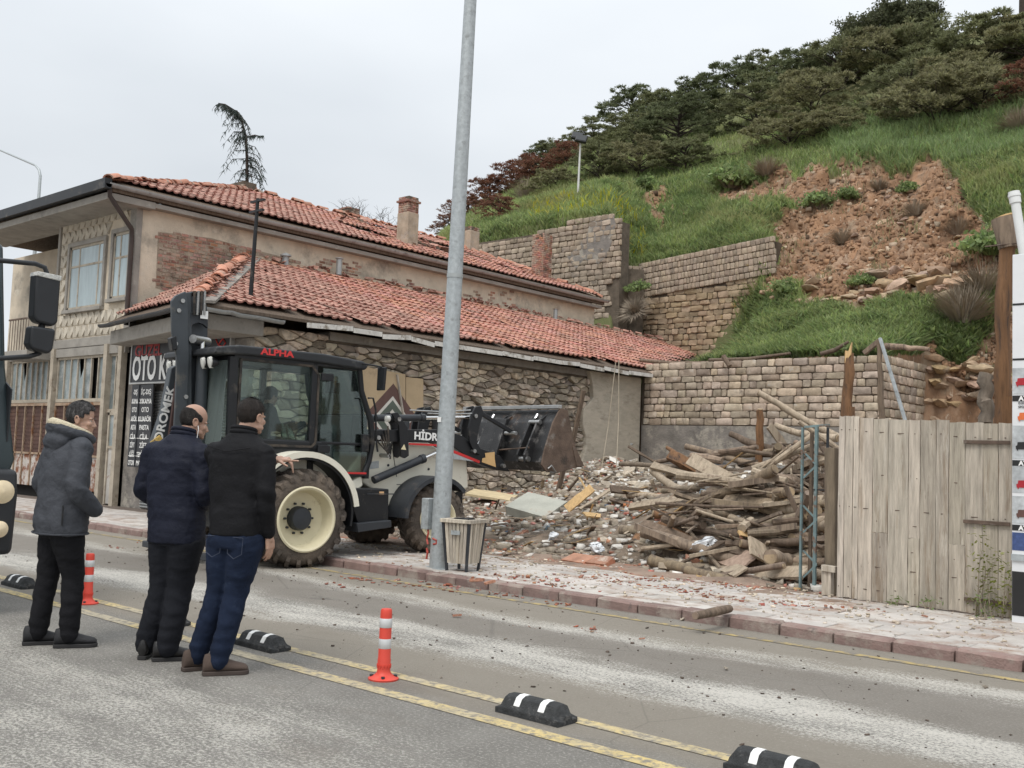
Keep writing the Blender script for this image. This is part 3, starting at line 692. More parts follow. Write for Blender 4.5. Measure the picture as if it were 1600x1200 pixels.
# ================================================================== LOW SHOP (the half demolished building)
GX = -16.7
shop = empty('shop', (GX, FY, 0), 0, 'low stone shop with red tiled lean-to roof and black car wash sign', 'shop', ws=True)
def sb_(mb, name, mats, **kw): return mb.build(name, mats, shop, **kw)
GS = .396
def gz(x): return 4.05+(-16.2-x)*GS
sb_(MB().box((GX-.35, FY, .0), (GX-.02, 24.4, 3.85)), 'wall', M_mortar)
sb_(MB().box((GX-.34, 13.2, 3.75), (GX+.03, 24.4, 3.93)), 'wall_beam', M_conc, bevel=.015)
# rubble stones of the side wall
H0 = .25
cells = voronoi_cells(9.6, 3.45, .34, .135, 1.15)
cells2 = voronoi_cells(1.0, 3.45, .30, .16, .9)
Mw = frame_yz(GX-.02, 13.1, H0)
bd0, bd1 = None, None
masonry(cells, shop, 'stone', M_stone, Mw, 300, .012, .06, .065, .8, .15, .2, .022, near=lambda x, z: abs(x-5.2)+(0 if z > .2 else 3), mfar=M_stonefar)
masonry(voronoi_cells(1.75, 3.6, .36, .17, .9), shop, 'stone', M_stone, frame_yz(GX-.02, 11.4, H0), 40, .012, .06, .06, .8, .15, .2, .02, near=lambda x, z: -z, mfar=M_stonefar)
# render left over the top of the stones near the corner
# plastered pier at the torn end
pier = MB(); n = 10
pts = []
for k in range(n+1):
    t = k/n; pts.append((GX+.0, 21.75+.12*math.sin(k*1.7)+(.25 if t > .75 else 0), .3+3.6*t))
poly = pts+[(GX, 24.35, 3.9), (GX, 24.35, .3)]; pier.prism(poly, (.16, 0, 0))
o = sb_(pier, 'pier', mat('pale_render', (.47, .42, .34), .95, var=.14, vs=3, bump=.9, bs=18, stretch=(1, 1, 3), dirt=[((.30, .26, .21), 1.6, (.54, .7))]), bevel=.03)
# ceiling joists poking out and the opening under the roof
for y, z in ((19.2, 4.0), (20.2, 4.02), (21.2, 3.98), (22.3, 4.02), (23.3, 4.0)):
    sb_(MB().box((GX-.6, y-.06, z-.02), (GX+.18, y+.06, z+.1)), 'joist', M_dwood)
# roof deck and tiles
gp = [(-16.2, 9.75), (-16.2, 24.3), (-19.6, 32.4), (-21.5, 33.9), (-21.5, 14.3)]
d_ = MB(); d_.prism([(x, y, gz(x)-.03) for x, y in gp], (0, 0, -.06))
La, Lb, Lc = Vector((-21.45, 10.8, 4.1)), Vector((-16.2, 9.75, 4.05)), Vector((-21.5, 14.3, gz(-21.5)))
d_.prism([p-Vector((0, 0, .03)) for p in (La, Lb, Lc)], (0, 0, -.05)); sb_(d_, 'roof_boarding', M_dwood)
tile_roof(shop, (-16.15, 9.7, gz(-16.15)+.0), (0, 1, 0), (-1, 0, GS), inpoly(gp), 124, 17, Vector((-16.3, 10, 4)), 300, .205, .345, .02,
          lambda p: p.x > -16.6 and random.random() < .12 and p.y > 12)
ed = (Lb-La).normalized(); nn = (Lb-La).cross(Lc-La).normalized(); up_ = nn.cross(ed)
if up_.z < 0: up_ = -up_
tile_roof(shop, La-up_*.02, ed, up_, inpoly([(La.x, La.y), (Lb.x, Lb.y), (Lc.x, Lc.y)]), 27, 12, Vector((-16.3, 10, 4)), 200, .205, .345, .02)
ridge(shop, Lb+Vector((.0, 0, .03)), Lc+Vector((0, 0, .03)), mess=.035)
sb_(MB().beam(Lb+Vector((.1, .25, .005)), Lc+Vector((.1, .25, .02)), .22, .05), 'mortar_fillet', M_plaster2)
# loose mortar and tile ends along the wall
for k in range(110):
    y = random.uniform(14.6, 33); x = -21.42+random.uniform(0, .25)
    link('roof_tile', TILE, shop, None, (x, y, gz(x)+.07+random.uniform(0, .05)), (random.uniform(-.2, .2), .37+random.uniform(-.2, .2), random.uniform(0, 6.28)), (.6, .6, 1))
sb_(MB().beam((-21.38, 14.4, gz(-21.38)+.05), (-21.38, 33.5, gz(-21.38)+.05), .28, .08), 'mortar_fillet', mat('lime_mortar', (.42, .35, .27), 1, var=.3, vs=6, bump=1, bs=30))
# white torn edge trim under the tiles, gutter at the corner
tr = MB(); y = 12.2
while y < 24.2:
    l_ = random.uniform(.6, 1.6); a = random.uniform(-.03, .03); tr.beam((-16.13, y, 3.93+a), (-16.13, min(y+l_, 24.3), 3.93-a+random.uniform(-.03, .03)), .02, .10); y += l_+.02
sb_(tr, 'edge_strip', mat('torn_white_strip', (.62, .60, .56), .7, var=.15, dirt=[((.25, .22, .18), 4, (.5, .62))]))
gutter(shop, (-21.5, 10.72, 4.03), (-16.08, 9.65, 3.96), M_dgrey, .07)
gutter(shop, (-16.08, 9.65, 3.96), (-16.08, 11.6, 3.9), M_zinc, .07)
sb_(MB().prism([(-21.4, 10.9, 3.62), (-16.4, 9.9, 3.6), (-16.4, FY, 3.6), (-21.4, FY, 3.62)], (0, 0, .3)), 'eaves_slab', M_conc, bevel=.02)
# front of the shop: roller shutters, pillar, lit-free sign boxes
sb_(MB().box((HX, FY+.05, 0), (GX-.02, FY+.35, 3.85)), 'wall', M_plaster2)
sb_(MB().box((-17.35, FY-.08, 0), (GX-.0, FY+.05, 3.6)), 'pillar', M_plaster2, bevel=.02)
mb = MB(); z = .1
while z < 2.6: mb.add([(-20.6, FY+.02, z), (-17.4, FY+.02, z), (-17.4, FY-.015, z+.035), (-20.6, FY-.015, z+.035), (-17.4, FY+.02, z+.06), (-20.6, FY+.02, z+.06)], [(0, 1, 2, 3), (3, 2, 4, 5)]); z += .06
sb_(mb, 'roller_shutter', mat('shutter_steel', (.30, .31, .31), .5, .4, var=.12, vs=4, dirt=[((.2, .18, .16), 3, (.56, .7))]))
# ---- signs (things of their own)
M_sbox = mat('sign_black', (.035, .036, .04), .45, var=.1, vs=3)
M_sfr = mat('sign_frame', (.45, .45, .44), .5, .3, var=.1)
sg = empty('shop_sign', (-19.3, FY-.12, 2.6), 0, 'wide black shop sign with red and white lettering above the roller shutter', 'sign', ws=True)
SY = FY-.16
a = F(209, 600, SY); sx0, sx1 = F(206, 565, SY).x, F(361, 515, SY).x; sz0, sz1 = F(206, 598, SY).z, F(209, 533, SY).z
MB().box((sx0, SY, sz0), (sx1, SY+.14, sz1)).build('board', M_sbox, sg)
f_ = MB(); t = .035
for b in ((sx0-t, sz0-t, sx1+t, sz0), (sx0-t, sz1, sx1+t, sz1+t), (sx0-t, sz0, sx0, sz1), (sx1, sz0, sx1+t, sz1)): f_.box((b[0], SY-.015, b[1]), (b[2], SY+.13, b[3]))
f_.build('frame', M_sfr, sg)
sh = sz1-sz0
text('GÜZEL', sh*.38, mat('sign_red', (.32, .03, .03), .5, var=.05), sg, (sx0+.12, SY-.008, sz1-sh*.27), (1, 0, 0), (0, 0, 1), bold=.008, align='LEFT', sx=1.05)
text('OTO KUAFÖR', sh*.80, M_white, sg, (sx0+.06, SY-.008, sz0+sh*.31), (1, 0, 0), (0, 0, 1), bold=.022, align='LEFT', sx=.60)
cl = MB(); cx = sx1-.75; cz = sz0+sh*.72
cl.tube([(cx-.6, SY-.01, cz+.05), (cx-.35, SY-.01, cz+.28), (cx+.15, SY-.01, cz+.28), (cx+.35, SY-.01, cz+.02), (cx+.55, SY-.01, cz-.02), (cx+.42, SY-.01, cz-.12), (cx+.2, SY-.01, cz-.1)], .012, 5)
cl.tube([(cx+.35, SY-.01, cz+.02), (cx+.5, SY-.01, cz+.14), (cx+.6, SY-.01, cz+.05), (cx+.5, SY-.01, cz-.03)], .012, 5)
cl.prism([(cx+.28, SY-.012, cz-.14), (cx+.45, SY-.012, cz-.02), (cx+.62, SY-.012, cz-.14), (cx+.45, SY-.012, cz-.22)], (0, .006, 0)); cl.build('car_emblem', M_red, sg)
s2 = empty('shop_sign', (-17.6, FY-.1, 2.2), 0, 'small red and black sign strip under the car emblem beside the excavator boom', 'sign', ws=True)
a, b = F(291, 592, SY), F(337, 628, SY)
MB().box((F(291, 600, SY).x, SY, F(320, 628, SY).z), (F(338, 600, SY).x, SY+.04, sz0-.05)).build('board', M_sbox, s2)
MB().box((F(291, 600, SY).x, SY-.006, F(320, 620, SY).z-.02), (F(336, 600, SY).x, SY-.001, F(320, 612, SY).z)).build('stripe', M_red, s2)
for k, tx in enumerate(('0532 471 26', 'OTO YIKAMA')): text(tx, .13, M_white, s2, (F(314, 600, SY).x, SY-.006, F(314, 598+k*8, SY).z), (1, 0, 0), (0, 0, 1), bold=.003)
# vertical list of services
s3 = empty('service_board', (-21, FY-.15, .7), 0, 'tall narrow black board listing services in white beneath the shop sign', 'sign', ws=True)
vx0, vx1 = F(203, 660, SY).x, F(236, 660, SY).x; vz0, vz1 = F(215, 730, SY).z, sz0-.05
MB().box((vx0, SY, vz0), (vx1, SY+.03, vz1)).build('board', M_sbox, s3)
MB().box((vx0+(vx1-vx0)*.36, SY-.02, vz0+.01), (vx0+(vx1-vx0)*.38, SY-.001, vz1)).build('fold', M_dgrey, s3)
vh = vz1-vz0
rows = (('İÇ-DIŞ', 'YIKAMA'), ('OTO', 'KUAFÖR'), ('PASTA', 'CİLA'), ('ZİFT', 'TEMİZLİĞİ'), ('MOTOR', ''))
for i, (u_, v_) in enumerate(rows):
    zt = vz1-vh*(.02+i*.215)
    for j, s in enumerate((u_, v_)):
        if s: text(s, .15, M_white, s3, (vx0+(vx1-vx0)*.7, SY-.006, zt-.13-j*.2), (1, 0, 0), (0, 0, 1), bold=.002, sx=.9 if len(s) < 8 else .62); text(s[-4:], .15, M_white, s3, (vx0+(vx1-vx0)*.19, SY-.006, zt-.13-j*.2), (1, 0, 0), (0, 0, 1), bold=.002, sx=.6)
    if i < 4: MB().box((vx0+.03, SY-.005, zt-vh*.205), (vx1-.06, SY-.001, zt-vh*.205+.012)).build('divider', M_white, s3)
# antenna pole on the shop roof
ap = empty('antenna_pole', (-16.9, 11.6, 4.2), 0, 'dark thin pole with two short crossbars above the lower tiled roof', 'antenna', ws=True)
b_, t_ = at(390, 484, 11.5), at(403, 310, 11.5)
MB().cyl(b_, t_, .045, .035, 8).build('pole', M_black, ap)
for px, py in ((403, 314), (401, 330)):
    c = at(px, py, 11.5); MB().box((c.x-.22, c.y-.03, c.z-.02), (c.x+.22, c.y+.03, c.z+.02)).build('crossbar', M_black, ap)
# flue pipes
for px, py, n_ in ((446, 408, 'round cowled'), (530, 412, 'short open')):
    b_ = atx(px, py, -21.2); f_ = tag(MB().lathe([(.085, -.35), (.085, .12), (.14, .12), (.14, .16), (.0, .22)] if n_[0] == 'r' else [(.075, -.3), (.075, .12), (.11, .13), (.11, .15), (0, .15)], (0, 0, 0), n=14).build('flue_pipe', M_zinc, None, smooth=50), n_+' grey flue pipe between the upper wall and lower roof', 'flue pipe'); f_.location = b_
b_ = atx(868, 488, -21.2); f_ = tag(MB().lathe([(.07, -.3), (.07, .1), (.1, .11), (0, .13)], n=12).build('flue_pipe', M_zinc, None, smooth=50), 'pale flue pipe near the right end of the lower roof', 'flue pipe'); f_.location = b_
# loose brick on the shop roof
q = at(531, 466, 14.5)
# ================================================================== BACK WALL OF SQUARED BLOCKS
BY = 24.45
bw = empty('block_wall', (-13, BY, 1), 0, 'ochre block wall with grey rendered foot behind the rubble heap', 'wall', ws=True)
xr = at(1375, 600, BY).x
MB().box((-16.6, BY+.02, .3), (xr, BY+.45, 4.2)).build('wall_core', M_mortar, bw)
MB().box((-16.55, BY-.02, .3), (xr-.6, BY+.03, 2.55)).build('render_coat', M_plaster2, bw)
masonry(course_cells(xr+16.5, 1.75, .36, .205, .6, .018), bw, 'block', M_block, frame_xz(-16.5, BY, 2.56), 300, .014, .05, .03, .5, .1, .25, .005, near=lambda x, z: -x)
masonry(course_cells(.62, 1.6, .3, .2), bw, 'block', M_block, frame_xz(xr-.6, BY, 1.0), 60, .014, .05, .02, .5, .1, .25, .005)
masonry([c for c in course_cells(3.6, 3.3, .36, .215, .35)], bw, 'block', M_block, frame_yz(xr, BY, 1.05), 120, .014, .05, .03, .5, .1, .25, .005)
MB().box((xr-.4, BY+.46, .3), (xr-.02, BY+3.7, 4.2)).build('wall_core', M_mortar, bw)
# ================================================================== RETAINING WALLS ON THE SLOPE
ra = empty('retaining_wall', (-24, 31, 7), 0, 'tall grey block retaining wall with plaster patch behind the house roof end', 'wall', ws=True)
AY = 31.
xa0, xa1 = at(730, 370, AY).x, at(972, 335, AY).x; za = at(965, 332, AY).z
MB().box((xa0-3, AY+.03, 3), (xa1-.05, AY+.6, za-.35)).build('wall_core', M_mortar, ra)
def keepA(x, z):
    X = xa0+x; Zz = 5.2+z; top = za-.02 if X > xa1-2.6 else za-.30-.10*max(0, xa1-2.6-X)*.2
    right = xa1-.02*abs(Zz-9.6)-(.45 if Zz < 8.4 else 0)-(.2 if Zz > 10.6 else 0)
    return Zz < top and X < right
masonry(course_cells(xa1-xa0, za-5.2, .32, .21, .35, .02), ra, 'block', M_blockg, frame_xz(xa0, AY, 5.2), 300, .014, .06, .035, .6, .12, .3, .01, keep=keepA, near=lambda x, z: -z)
pl = [at(*p, AY-.035) for p in ((905, 385), (925, 345), (958, 336), (962, 350), (955, 380), (948, 400), (935, 412), (912, 405), (900, 420), (885, 400))]
MB().prism(pl, (0, .03, 0)).build('render_patch', M_plaster2, ra)
rb = empty('retaining_wall', (-20, 32.5, 6), 0, 'leaning row-laid block retaining wall below the bare soil bank', 'wall', ws=True)
BY2 = 32.5
xb0, xb1 = at(1003, 410, BY2).x, at(1216, 370, BY2).x; zb = at(1003, 412, BY2).z; zb1 = at(1213, 368, BY2).z; zbm = at(1100, 445, BY2).z
def topB(x): t = (x-xb0)/(xb1-xb0); return zb+(zb1-zb)*t
MB().prism([(xb0, BY2+.03, 3), (-18.9, BY2+.03, 3), (-18.6, BY2+.03, 5.6), (xb1-.45, BY2+.03, zb1-1.5), (xb1-.1, BY2+.03, zb1-.2), (xb0, BY2+.03, zb-.1)], (0, .5, 0)).build('wall_core', M_mortar, rb)
ang = math.atan2(zb1-zb, xb1-xb0); rotM = Matrix.Translation((xb0, BY2, 0)) @ Matrix.Rotation(-ang, 4, 'Y')
hB = zb-zbm+.25
masonry(course_cells((xb1-xb0)/math.cos(ang), 1.35, .17, .22, .3, .01), rb, 'block', M_blockg, Matrix.Translation((xb0, BY2-.06, zb-1.35)) @ Matrix.Rotation(-ang, 4, 'Y'), 300, .012, .06, .03, .5, .08, .2, .006, near=lambda x, z: -z)
M_blocky = mat('lichen_block', (.33, .25, .165), .95, var=.22, vs=3, bump=.9, bs=25, rand=.22, hue=.02, dirt=[((.36, .25, .06), .6, (.60, .74)), ((.17, .14, .11), 2.5, (.58, .72))])
def keepB(x, z):
    X = xb0+x; Zz = 4.4+z; return Zz < topB(X)-1.36 and X < -18.7+(Zz-5.5)*(2.0/(zb1-6.9))+.25*math.sin(Zz*5)
masonry(course_cells(xb1-xb0, 4.2, .36, .21, .5, .035), rb, 'block', M_blocky, frame_xz(xb0, BY2, 4.4), 300, .012, .06, .04, .8, .12, .25, .018, keep=keepB, near=lambda x, z: -z)
# short return between the two walls
rc = empty('retaining_wall', (-22, 31.5, 6), 0, 'short stepped corner of block wall joining the two retaining walls', 'wall', ws=True)
xc0, xc1 = at(944, 430, 31.2).x, at(1004, 430, 32.3).x
d = Vector((xc1-xc0, 1.1, 0)); ln = d.length; d.normalize(); Mc = Matrix(((d.x, -d.y, 0, xc0), (d.y, d.x, 0, 31.2), (0, 0, 1, 5.4), (0, 0, 0, 1)))
zc = at(950, 412, 31.2).z
masonry(course_cells(ln, zc-5.4, .30, .21, .3), rc, 'block', M_blockg, Mc, 200, .012, .06, .03, .5, .1, .3, .008)
MB().beam((xc0, 31.25, (zc+3)/2), (xc1, 32.35, (zc+3)/2), .3, zc-3.3).build('wall_core', M_mortar, rc)
# ================================================================== HILLSIDE
COLS = [
 (-700, [(26, 720), (30, 715), (31, 710), (31.4, 705), (34, 700), (38, 695), (44, 690), (52, 685), (62, 680), (75, 680), (110, 690)]),
 (300, [(26, 700), (30, 690), (31, 680), (31.4, 650), (34, 640), (38, 630), (44, 620), (52, 610), (62, 600), (75, 600), (110, 620)]),
 (700, [(26, 640), (30, 600), (31, 500), (31.4, 392), (34, 384), (38, 376), (44, 370), (52, 366), (62, 366), (75, 370), (110, 420)]),
 (760, [(26, 640), (30, 600), (31.05, 480), (31.5, 364), (33.5, 352), (37, 343), (42, 333), (48, 322), (58, 312), (70, 312), (110, 360)]),
 (880, [(26, 640), (30, 600), (31.05, 490), (31.5, 340), (33.5, 328), (37, 308), (42, 290), (48, 268), (58, 245), (70, 238), (110, 290)]),
 (955, [(26, 640), (30, 600), (31.05, 490), (31.5, 334), (33.5, 322), (37, 300), (42, 278), (48, 246), (58, 212), (70, 202), (110, 250)]),
 (985, [(26, 620), (30, 610), (31.9, 600), (32.4, 412), (34, 392), (37, 330), (42, 285), (48, 240), (58, 202), (70, 188), (110, 240)]),
 (1010, [(26, 620), (30, 610), (32.4, 600), (32.9, 410), (34.5, 386), (37.5, 340), (42, 290), (48, 238), (58, 195), (70, 178), (110, 230)]),
 (1100, [(24.9, 566), (29, 590), (32.4, 590), (32.95, 396), (34.5, 368), (38, 325), (42, 285), (48, 232), (58, 180), (70, 160), (110, 210)]),
 (1160, [(24.9, 562), (28, 548), (32.2, 536), (32.95, 382), (34.6, 353), (38, 310), (41.6, 272), (48, 222), (58, 165), (70, 142), (110, 200)]),
 (1190, [(24.9, 560), (28, 535), (32.2, 470), (32.95, 374), (34.8, 345), (38, 300), (41.5, 262), (48, 215), (58, 155), (70, 130), (110, 190)]),
 (1225, [(24.9, 558), (27.5, 532), (30.5, 492), (32.6, 440), (34.8, 385), (37, 318), (40.5, 260), (47, 208), (57, 140), (70, 112), (110, 170)]),
 (1300, [(24.9, 556), (27.5, 522), (30.3, 480), (31.8, 446), (34.5, 385), (37, 318), (39.5, 262), (46, 206), (56, 130), (70, 92), (110, 150)]),
 (1374, [(24.9, 556), (27.5, 520), (30.2, 476), (31.6, 442), (34.1, 382), (36.6, 320), (39.3, 263), (45.6, 202), (56, 121), (70, 77), (110, 135)]),
 (1400, [(25.75, 552), (27.9, 518), (30.2, 474), (31.6, 440), (34, 380), (36.5, 320), (39.2, 264), (45.5, 200), (56, 118), (70, 72), (110, 130)]),
 (1440, [(27.35, 550), (28.1, 522), (30.2, 474), (31.4, 435), (33.8, 374), (36.1, 317), (38.9, 263), (45.2, 196), (56, 112), (70, 65), (110, 123)]),
 (1460, [(27.6, 556), (28.3, 522), (30.2, 472), (31.4, 430), (33.8, 370), (36, 315), (38.8, 262), (45, 194), (56, 110), (70, 62), (110, 120)]),
 (1510, [(27.6, 630), (28.2, 570), (29.3, 500), (30.8, 440), (33.2, 370), (35.8, 310), (38.5, 256), (45, 188), (56, 100), (70, 52), (110, 110)]),
 (1570, [(27.7, 655), (28.3, 590), (29.2, 520), (30.4, 440), (32.8, 360), (35.5, 305), (38.3, 245), (45, 178), (56, 88), (70, 34), (110, 90)]),
 (1700, [(27.7, 700), (28.3, 640), (29.2, 540), (30.4, 450), (32.5, 360), (35.3, 295), (38, 230), (45, 150), (56, 60), (70, 5), (110, 60)]),
 (2300, [(27.7, 800), (28.3, 740), (29.2, 640), (30.4, 540), (32.5, 440), (35.3, 350), (38, 260), (45, 120), (56, 0), (70, -80), (110, -20)]),
]
for _c, _r in COLS: _r.insert(0, (_r[0][0]-.12, 800+max(0, _c-1500)*.25))
cx_ = np.array([c[0] for c in COLS], float); tabY = np.array([[p[0] for p in c[1]] for c in COLS], float); tabP = np.array([[p[1] for p in c[1]] for c in COLS], float)
NR = tabY.shape[1]
def terr(px, r):
    """hill surface point for column px and row parameter r in 0..NR-1"""
    px = np.asarray(px, float); r = np.asarray(r, float); i = np.clip(np.floor(r).astype(int), 0, NR-2); t = r-i
    c = np.clip(np.searchsorted(cx_, px)-1, 0, len(cx_)-2); s = (px-cx_[c])/(cx_[c+1]-cx_[c])
    def g(T): a = T[c, i]*(1-t)+T[c, i+1]*t; b = T[c+1, i]*(1-t)+T[c+1, i+1]*t; return a*(1-s)+b*s
    Y = g(tabY); Pp = g(tabP)
    R3, U3, F3 = (np.array(v) for v in (Rv, Uv, Fv))
    d = R3*((px-800)/FPX)[..., None]+U3*((600-Pp)/FPX)[..., None]+F3
    return np.array(CP)+d*(Y/d[..., 1])[..., None], Pp
def soil_mask(px, py):
    """1 where the bank is bare earth"""
    px = np.asarray(px, float); py = np.asarray(py, float); n = fbm(np.stack([px, py, px*0], -1), .022, 4)*40+fbm(np.stack([px, py, px*0+9], -1), .12, 3)*26
    def inside(poly):
        r = np.zeros(px.shape, bool); k = len(poly)
        for a in range(k):
            (x0, y0), (x1, y1) = poly[a], poly[(a+1) % k]
            if y0 == y1: continue
            m_ = ((y0 > py+n) != (y1 > py+n)) & (px+n*.7 < (x1-x0)*(py+n-y0)/(y1-y0)+x0); r ^= m_
        return r
    A = inside([(1165, 285), (1230, 266), (1300, 262), (1460, 258), (1500, 285), (1515, 325), (1545, 340), (1585, 365), (1590, 430), (1530, 445), (1485, 474), (1400, 478), (1340, 472), (1290, 468), (1240, 455), (1205, 470), (1190, 440), (1200, 400), (1225, 350), (1240, 320), (1215, 300)])
    B = inside([(1000, 318), (1040, 308), (1060, 312), (1050, 326), (1015, 333)])
    D = inside([(1105, 312), (1165, 280), (1215, 264), (1245, 290), (1150, 322)])
    C = inside([(1455, 545), (1490, 560), (1545, 510), (1570, 430), (1640, 420), (1640, 760), (1440, 760), (1440, 560)])
    return (A | B | C | D).astype(float)
pxs = np.concatenate([np.linspace(-700, 680, 60), np.linspace(690, 1640, 330), np.linspace(1650, 2300, 40)]); rs = np.concatenate([np.linspace(0, 9, 250), np.linspace(9.05, NR-1, 50)])
GP, GR = np.meshgrid(pxs, rs); T, TPY = terr(GP, GR)
eps = T.copy(); mask = soil_mask(GP, TPY)
# soften the mask
for _ in range(2):
    mk = mask.copy(); mk[1:-1, 1:-1] = (mask[1:-1, 1:-1]*2+mask[:-2, 1:-1]+mask[2:, 1:-1]+mask[1:-1, :-2]+mask[1:-1, 2:])/6; mask = mk
mask = np.where(GR < 1.15, 1., mask)
fade = np.clip((T[..., 1]-24.9)/1.5, 0, 1)
jump = np.where((GP < 1195) & (GR > 2.8) & (GR < 4.3), 0., 1.)
dn = fbm(T, .35, 3)*.9*(1-mask*.5)+fbm(T*np.array([1., 1, .7]), 1.0, 6)*mask*.42+fbm(T, 4.5, 4)*mask*.16-np.abs(fbm(T*np.array([1.3, .5, .15]), 1., 4))*mask*.35+fbm(T, 3, 3)*.12+np.abs(fbm(T*np.array([1., .6, .25]), 1.8, 3))*mask*-.5
jf = np.minimum(fade, 1)*jump*np.where(GR < 2, .35, 1)
T[..., 1] -= dn*jf*.75; T[..., 2] += dn*jf*.55
ii = np.arange(T.shape[0]*T.shape[1]).reshape(T.shape[:2]); Fq = np.stack([ii[:-1, :-1], ii[:-1, 1:], ii[1:, 1:], ii[1:, :-1]], -1).reshape(-1, 4)
M_hill = mat('hill_earth', (.265, .155, .09), 1, var=.35, vs=1.4, bump=3, bs=6, stretch=(1, 1, .5), dirt=[((.34, .23, .155), .9, (.48, .62)), ((.16, .105, .07), 2.2, (.52, .66)), ((.42, .33, .25), 6, (.60, .66)), ((.20, .17, .12), .6, (.56, .7))])
t = M_hill.node_tree; n = t.nodes; l = t.links; b = n['Principled BSDF']; cc = b.inputs['Base Color'].links[0].from_socket
atn = n.new('ShaderNodeAttribute'); atn.attribute_name = 'bare'; x = n.new('ShaderNodeMix'); x.data_type = 'RGBA'; l.new(atn.outputs['Fac'], x.inputs[0]); l.new(cc, x.inputs[7]); x.inputs[6].default_value = (.13, .14, .06, 1); l.new(x.outputs[2], b.inputs['Base Color'])
hill = link('hillside', bigmesh('hillside', T.reshape(-1, 3), Fq, M_hill, {'bare': mask.ravel()}, smooth=True)); hill['kind'] = 'structure'
# ---- grass and weeds: many small blades
def surf(px, r):
    P_, py = terr(px, r); return P_, py
def blades(name, px, r, hgt, wid, m_, label, cat='grass', lean=.35, kind='stuff', quads=1):
    P_, py = surf(px, r); n_ = len(px)
    # follow the displaced ground by sampling the grid
    ci = np.clip(np.searchsorted(pxs, px)-1, 0, len(pxs)-2); ri = np.clip(np.searchsorted(rs, r)-1, 0, len(rs)-2)
    s = ((px-pxs[ci])/(pxs[ci+1]-pxs[ci]))[:, None]; tt = ((r-rs[ri])/(rs[ri+1]-rs[ri]))[:, None]
    P_ = (T[ri, ci]*(1-s)+T[ri, ci+1]*s)*(1-tt)+(T[ri+1, ci]*(1-s)+T[ri+1, ci+1]*s)*tt
    a = np.random.rand(n_)*2*np.pi; h = hgt*(.5+np.random.rand(n_)); w_ = wid*(.6+.8*np.random.rand(n_))
    d = np.stack([np.cos(a), np.sin(a), np.zeros(n_)], -1); ln = np.random.randn(n_, 2)*lean*h[:, None]
    base = P_-np.array([0, 0, .04]); tip = base+np.stack([ln[:, 0], ln[:, 1]-.12*h, h], -1)
    mid = base*.45+tip*.55+np.stack([-ln[:, 0]*.25, -ln[:, 1]*.25, h*.08], -1)
    V4 = np.stack([base-d*w_[:, None]*.3, base+d*w_[:, None]*.3, mid+d*w_[:, None]*.55, tip, mid-d*w_[:, None]*.55], 1)
    k = np.arange(n_)[:, None]*5; Fa = np.concatenate([k+np.array([[0, 1, 2, 4]])], 0); Fb = k+np.array([[4, 2, 3, 3]])
    V_ = V4.reshape(-1, 3); Ft = np.concatenate([k+np.array([[0, 1, 2]]), k+np.array([[0, 2, 4]]), k+np.array([[4, 2, 3]])])
    o = link(name, bigmesh(name, V_, Ft, m_)); tag(o, label, cat, None, kind); return o
def leafmat(name, col, var=.25, isl=.35, hue=.05, tl=.45, dirt=None):
    new = name not in MATS; m_ = mat(name, col, .75, var=var, vs=.8, island=isl, hue=hue, spec=.2, dirt=dirt)
    if new:
        t = m_.node_tree; n = t.nodes; l = t.links; b = n['Principled BSDF']; o = n['Material Output']; tr = n.new('ShaderNodeBsdfTranslucent'); l.new(b.inputs['Base Color'].links[0].from_socket, tr.inputs[0])
        x = n.new('ShaderNodeMixShader'); x.inputs[0].default_value = tl; l.new(b.outputs[0], x.inputs[1]); l.new(tr.outputs[0], x.inputs[2]); l.new(x.outputs[0], o.inputs[0])
    return m_
def pick(n_, x0, x1, r0, r1, want_soil=False, dens=None):
    px = np.random.uniform(x0, x1, n_); r = np.random.uniform(r0, r1, n_); _, py = surf(px, r); m_ = soil_mask(px, py)
    ok = (m_ > .5) if want_soil else (m_ < .5)
    ok &= ~((px < 1148) & (r > 2.75) & (r < 3.75)); ok &= ~((px < 1090) & (r < 3.75))
    if dens is not None: ok &= dens(px, py, r)
    return px[ok], r[ok]
G1 = leafmat('spring_grass', (.31, .375, .14), dirt=[((.34, .335, .15), .22, (.50, .64)), ((.13, .19, .07), .35, (.52, .66)), ((.38, .34, .20), .9, (.62, .72))]); G2 = leafmat('weed_leaves', (.215, .285, .11), .3, .4, dirt=[((.27, .30, .13), .3, (.54, .68))]); G3 = leafmat('dry_grass', (.30, .25, .15), .2, .3, .02); G4 = leafmat('pale_seed_heads', (.24, .32, .13), .2, .3); G5 = leafmat('yellow_flowers', (.45, .42, .04), .1, .2)
clump = lambda px, py, r: vnoise(np.stack([px*.02, py*.03, r], -1), 1.) > -.22
a_ = pick(190000, 690, 1640, 1, 8.6); blades('hill_grass', a_[0], a_[1], .27, .036, G1, 'bright green spring grass covering the hillside')
a_ = pick(120000, 690, 1640, 1, 8.2, dens=lambda px, py, r: vnoise(np.stack([px*.03, py*.05, r*0], -1)) > -.05); blades('hill_weeds', a_[0], a_[1], .20, .062, G2, 'darker broad leaved weeds spreading over the hillside', 'weeds', lean=.8)
a_ = pick(60000, 1090, 1640, 1, 3.2); blades('bank_weeds', a_[0], a_[1], .19, .07, G2, 'low leafy weeds on the strip above the block wall', 'weeds', lean=.8)
a_ = pick(14000, 1300, 1640, 6.9, 8.2); blades('seeding_grass', a_[0], a_[1], .42, .035, G4, 'pale seeding grass on the shelf above the bare bank')
a_ = pick(550, 830, 1010, 4.2, 6); blades('yellow_flower', a_[0], a_[1], .4, .05, G5, 'small yellow flowers in the grass near the floodlight mast', 'flowers')
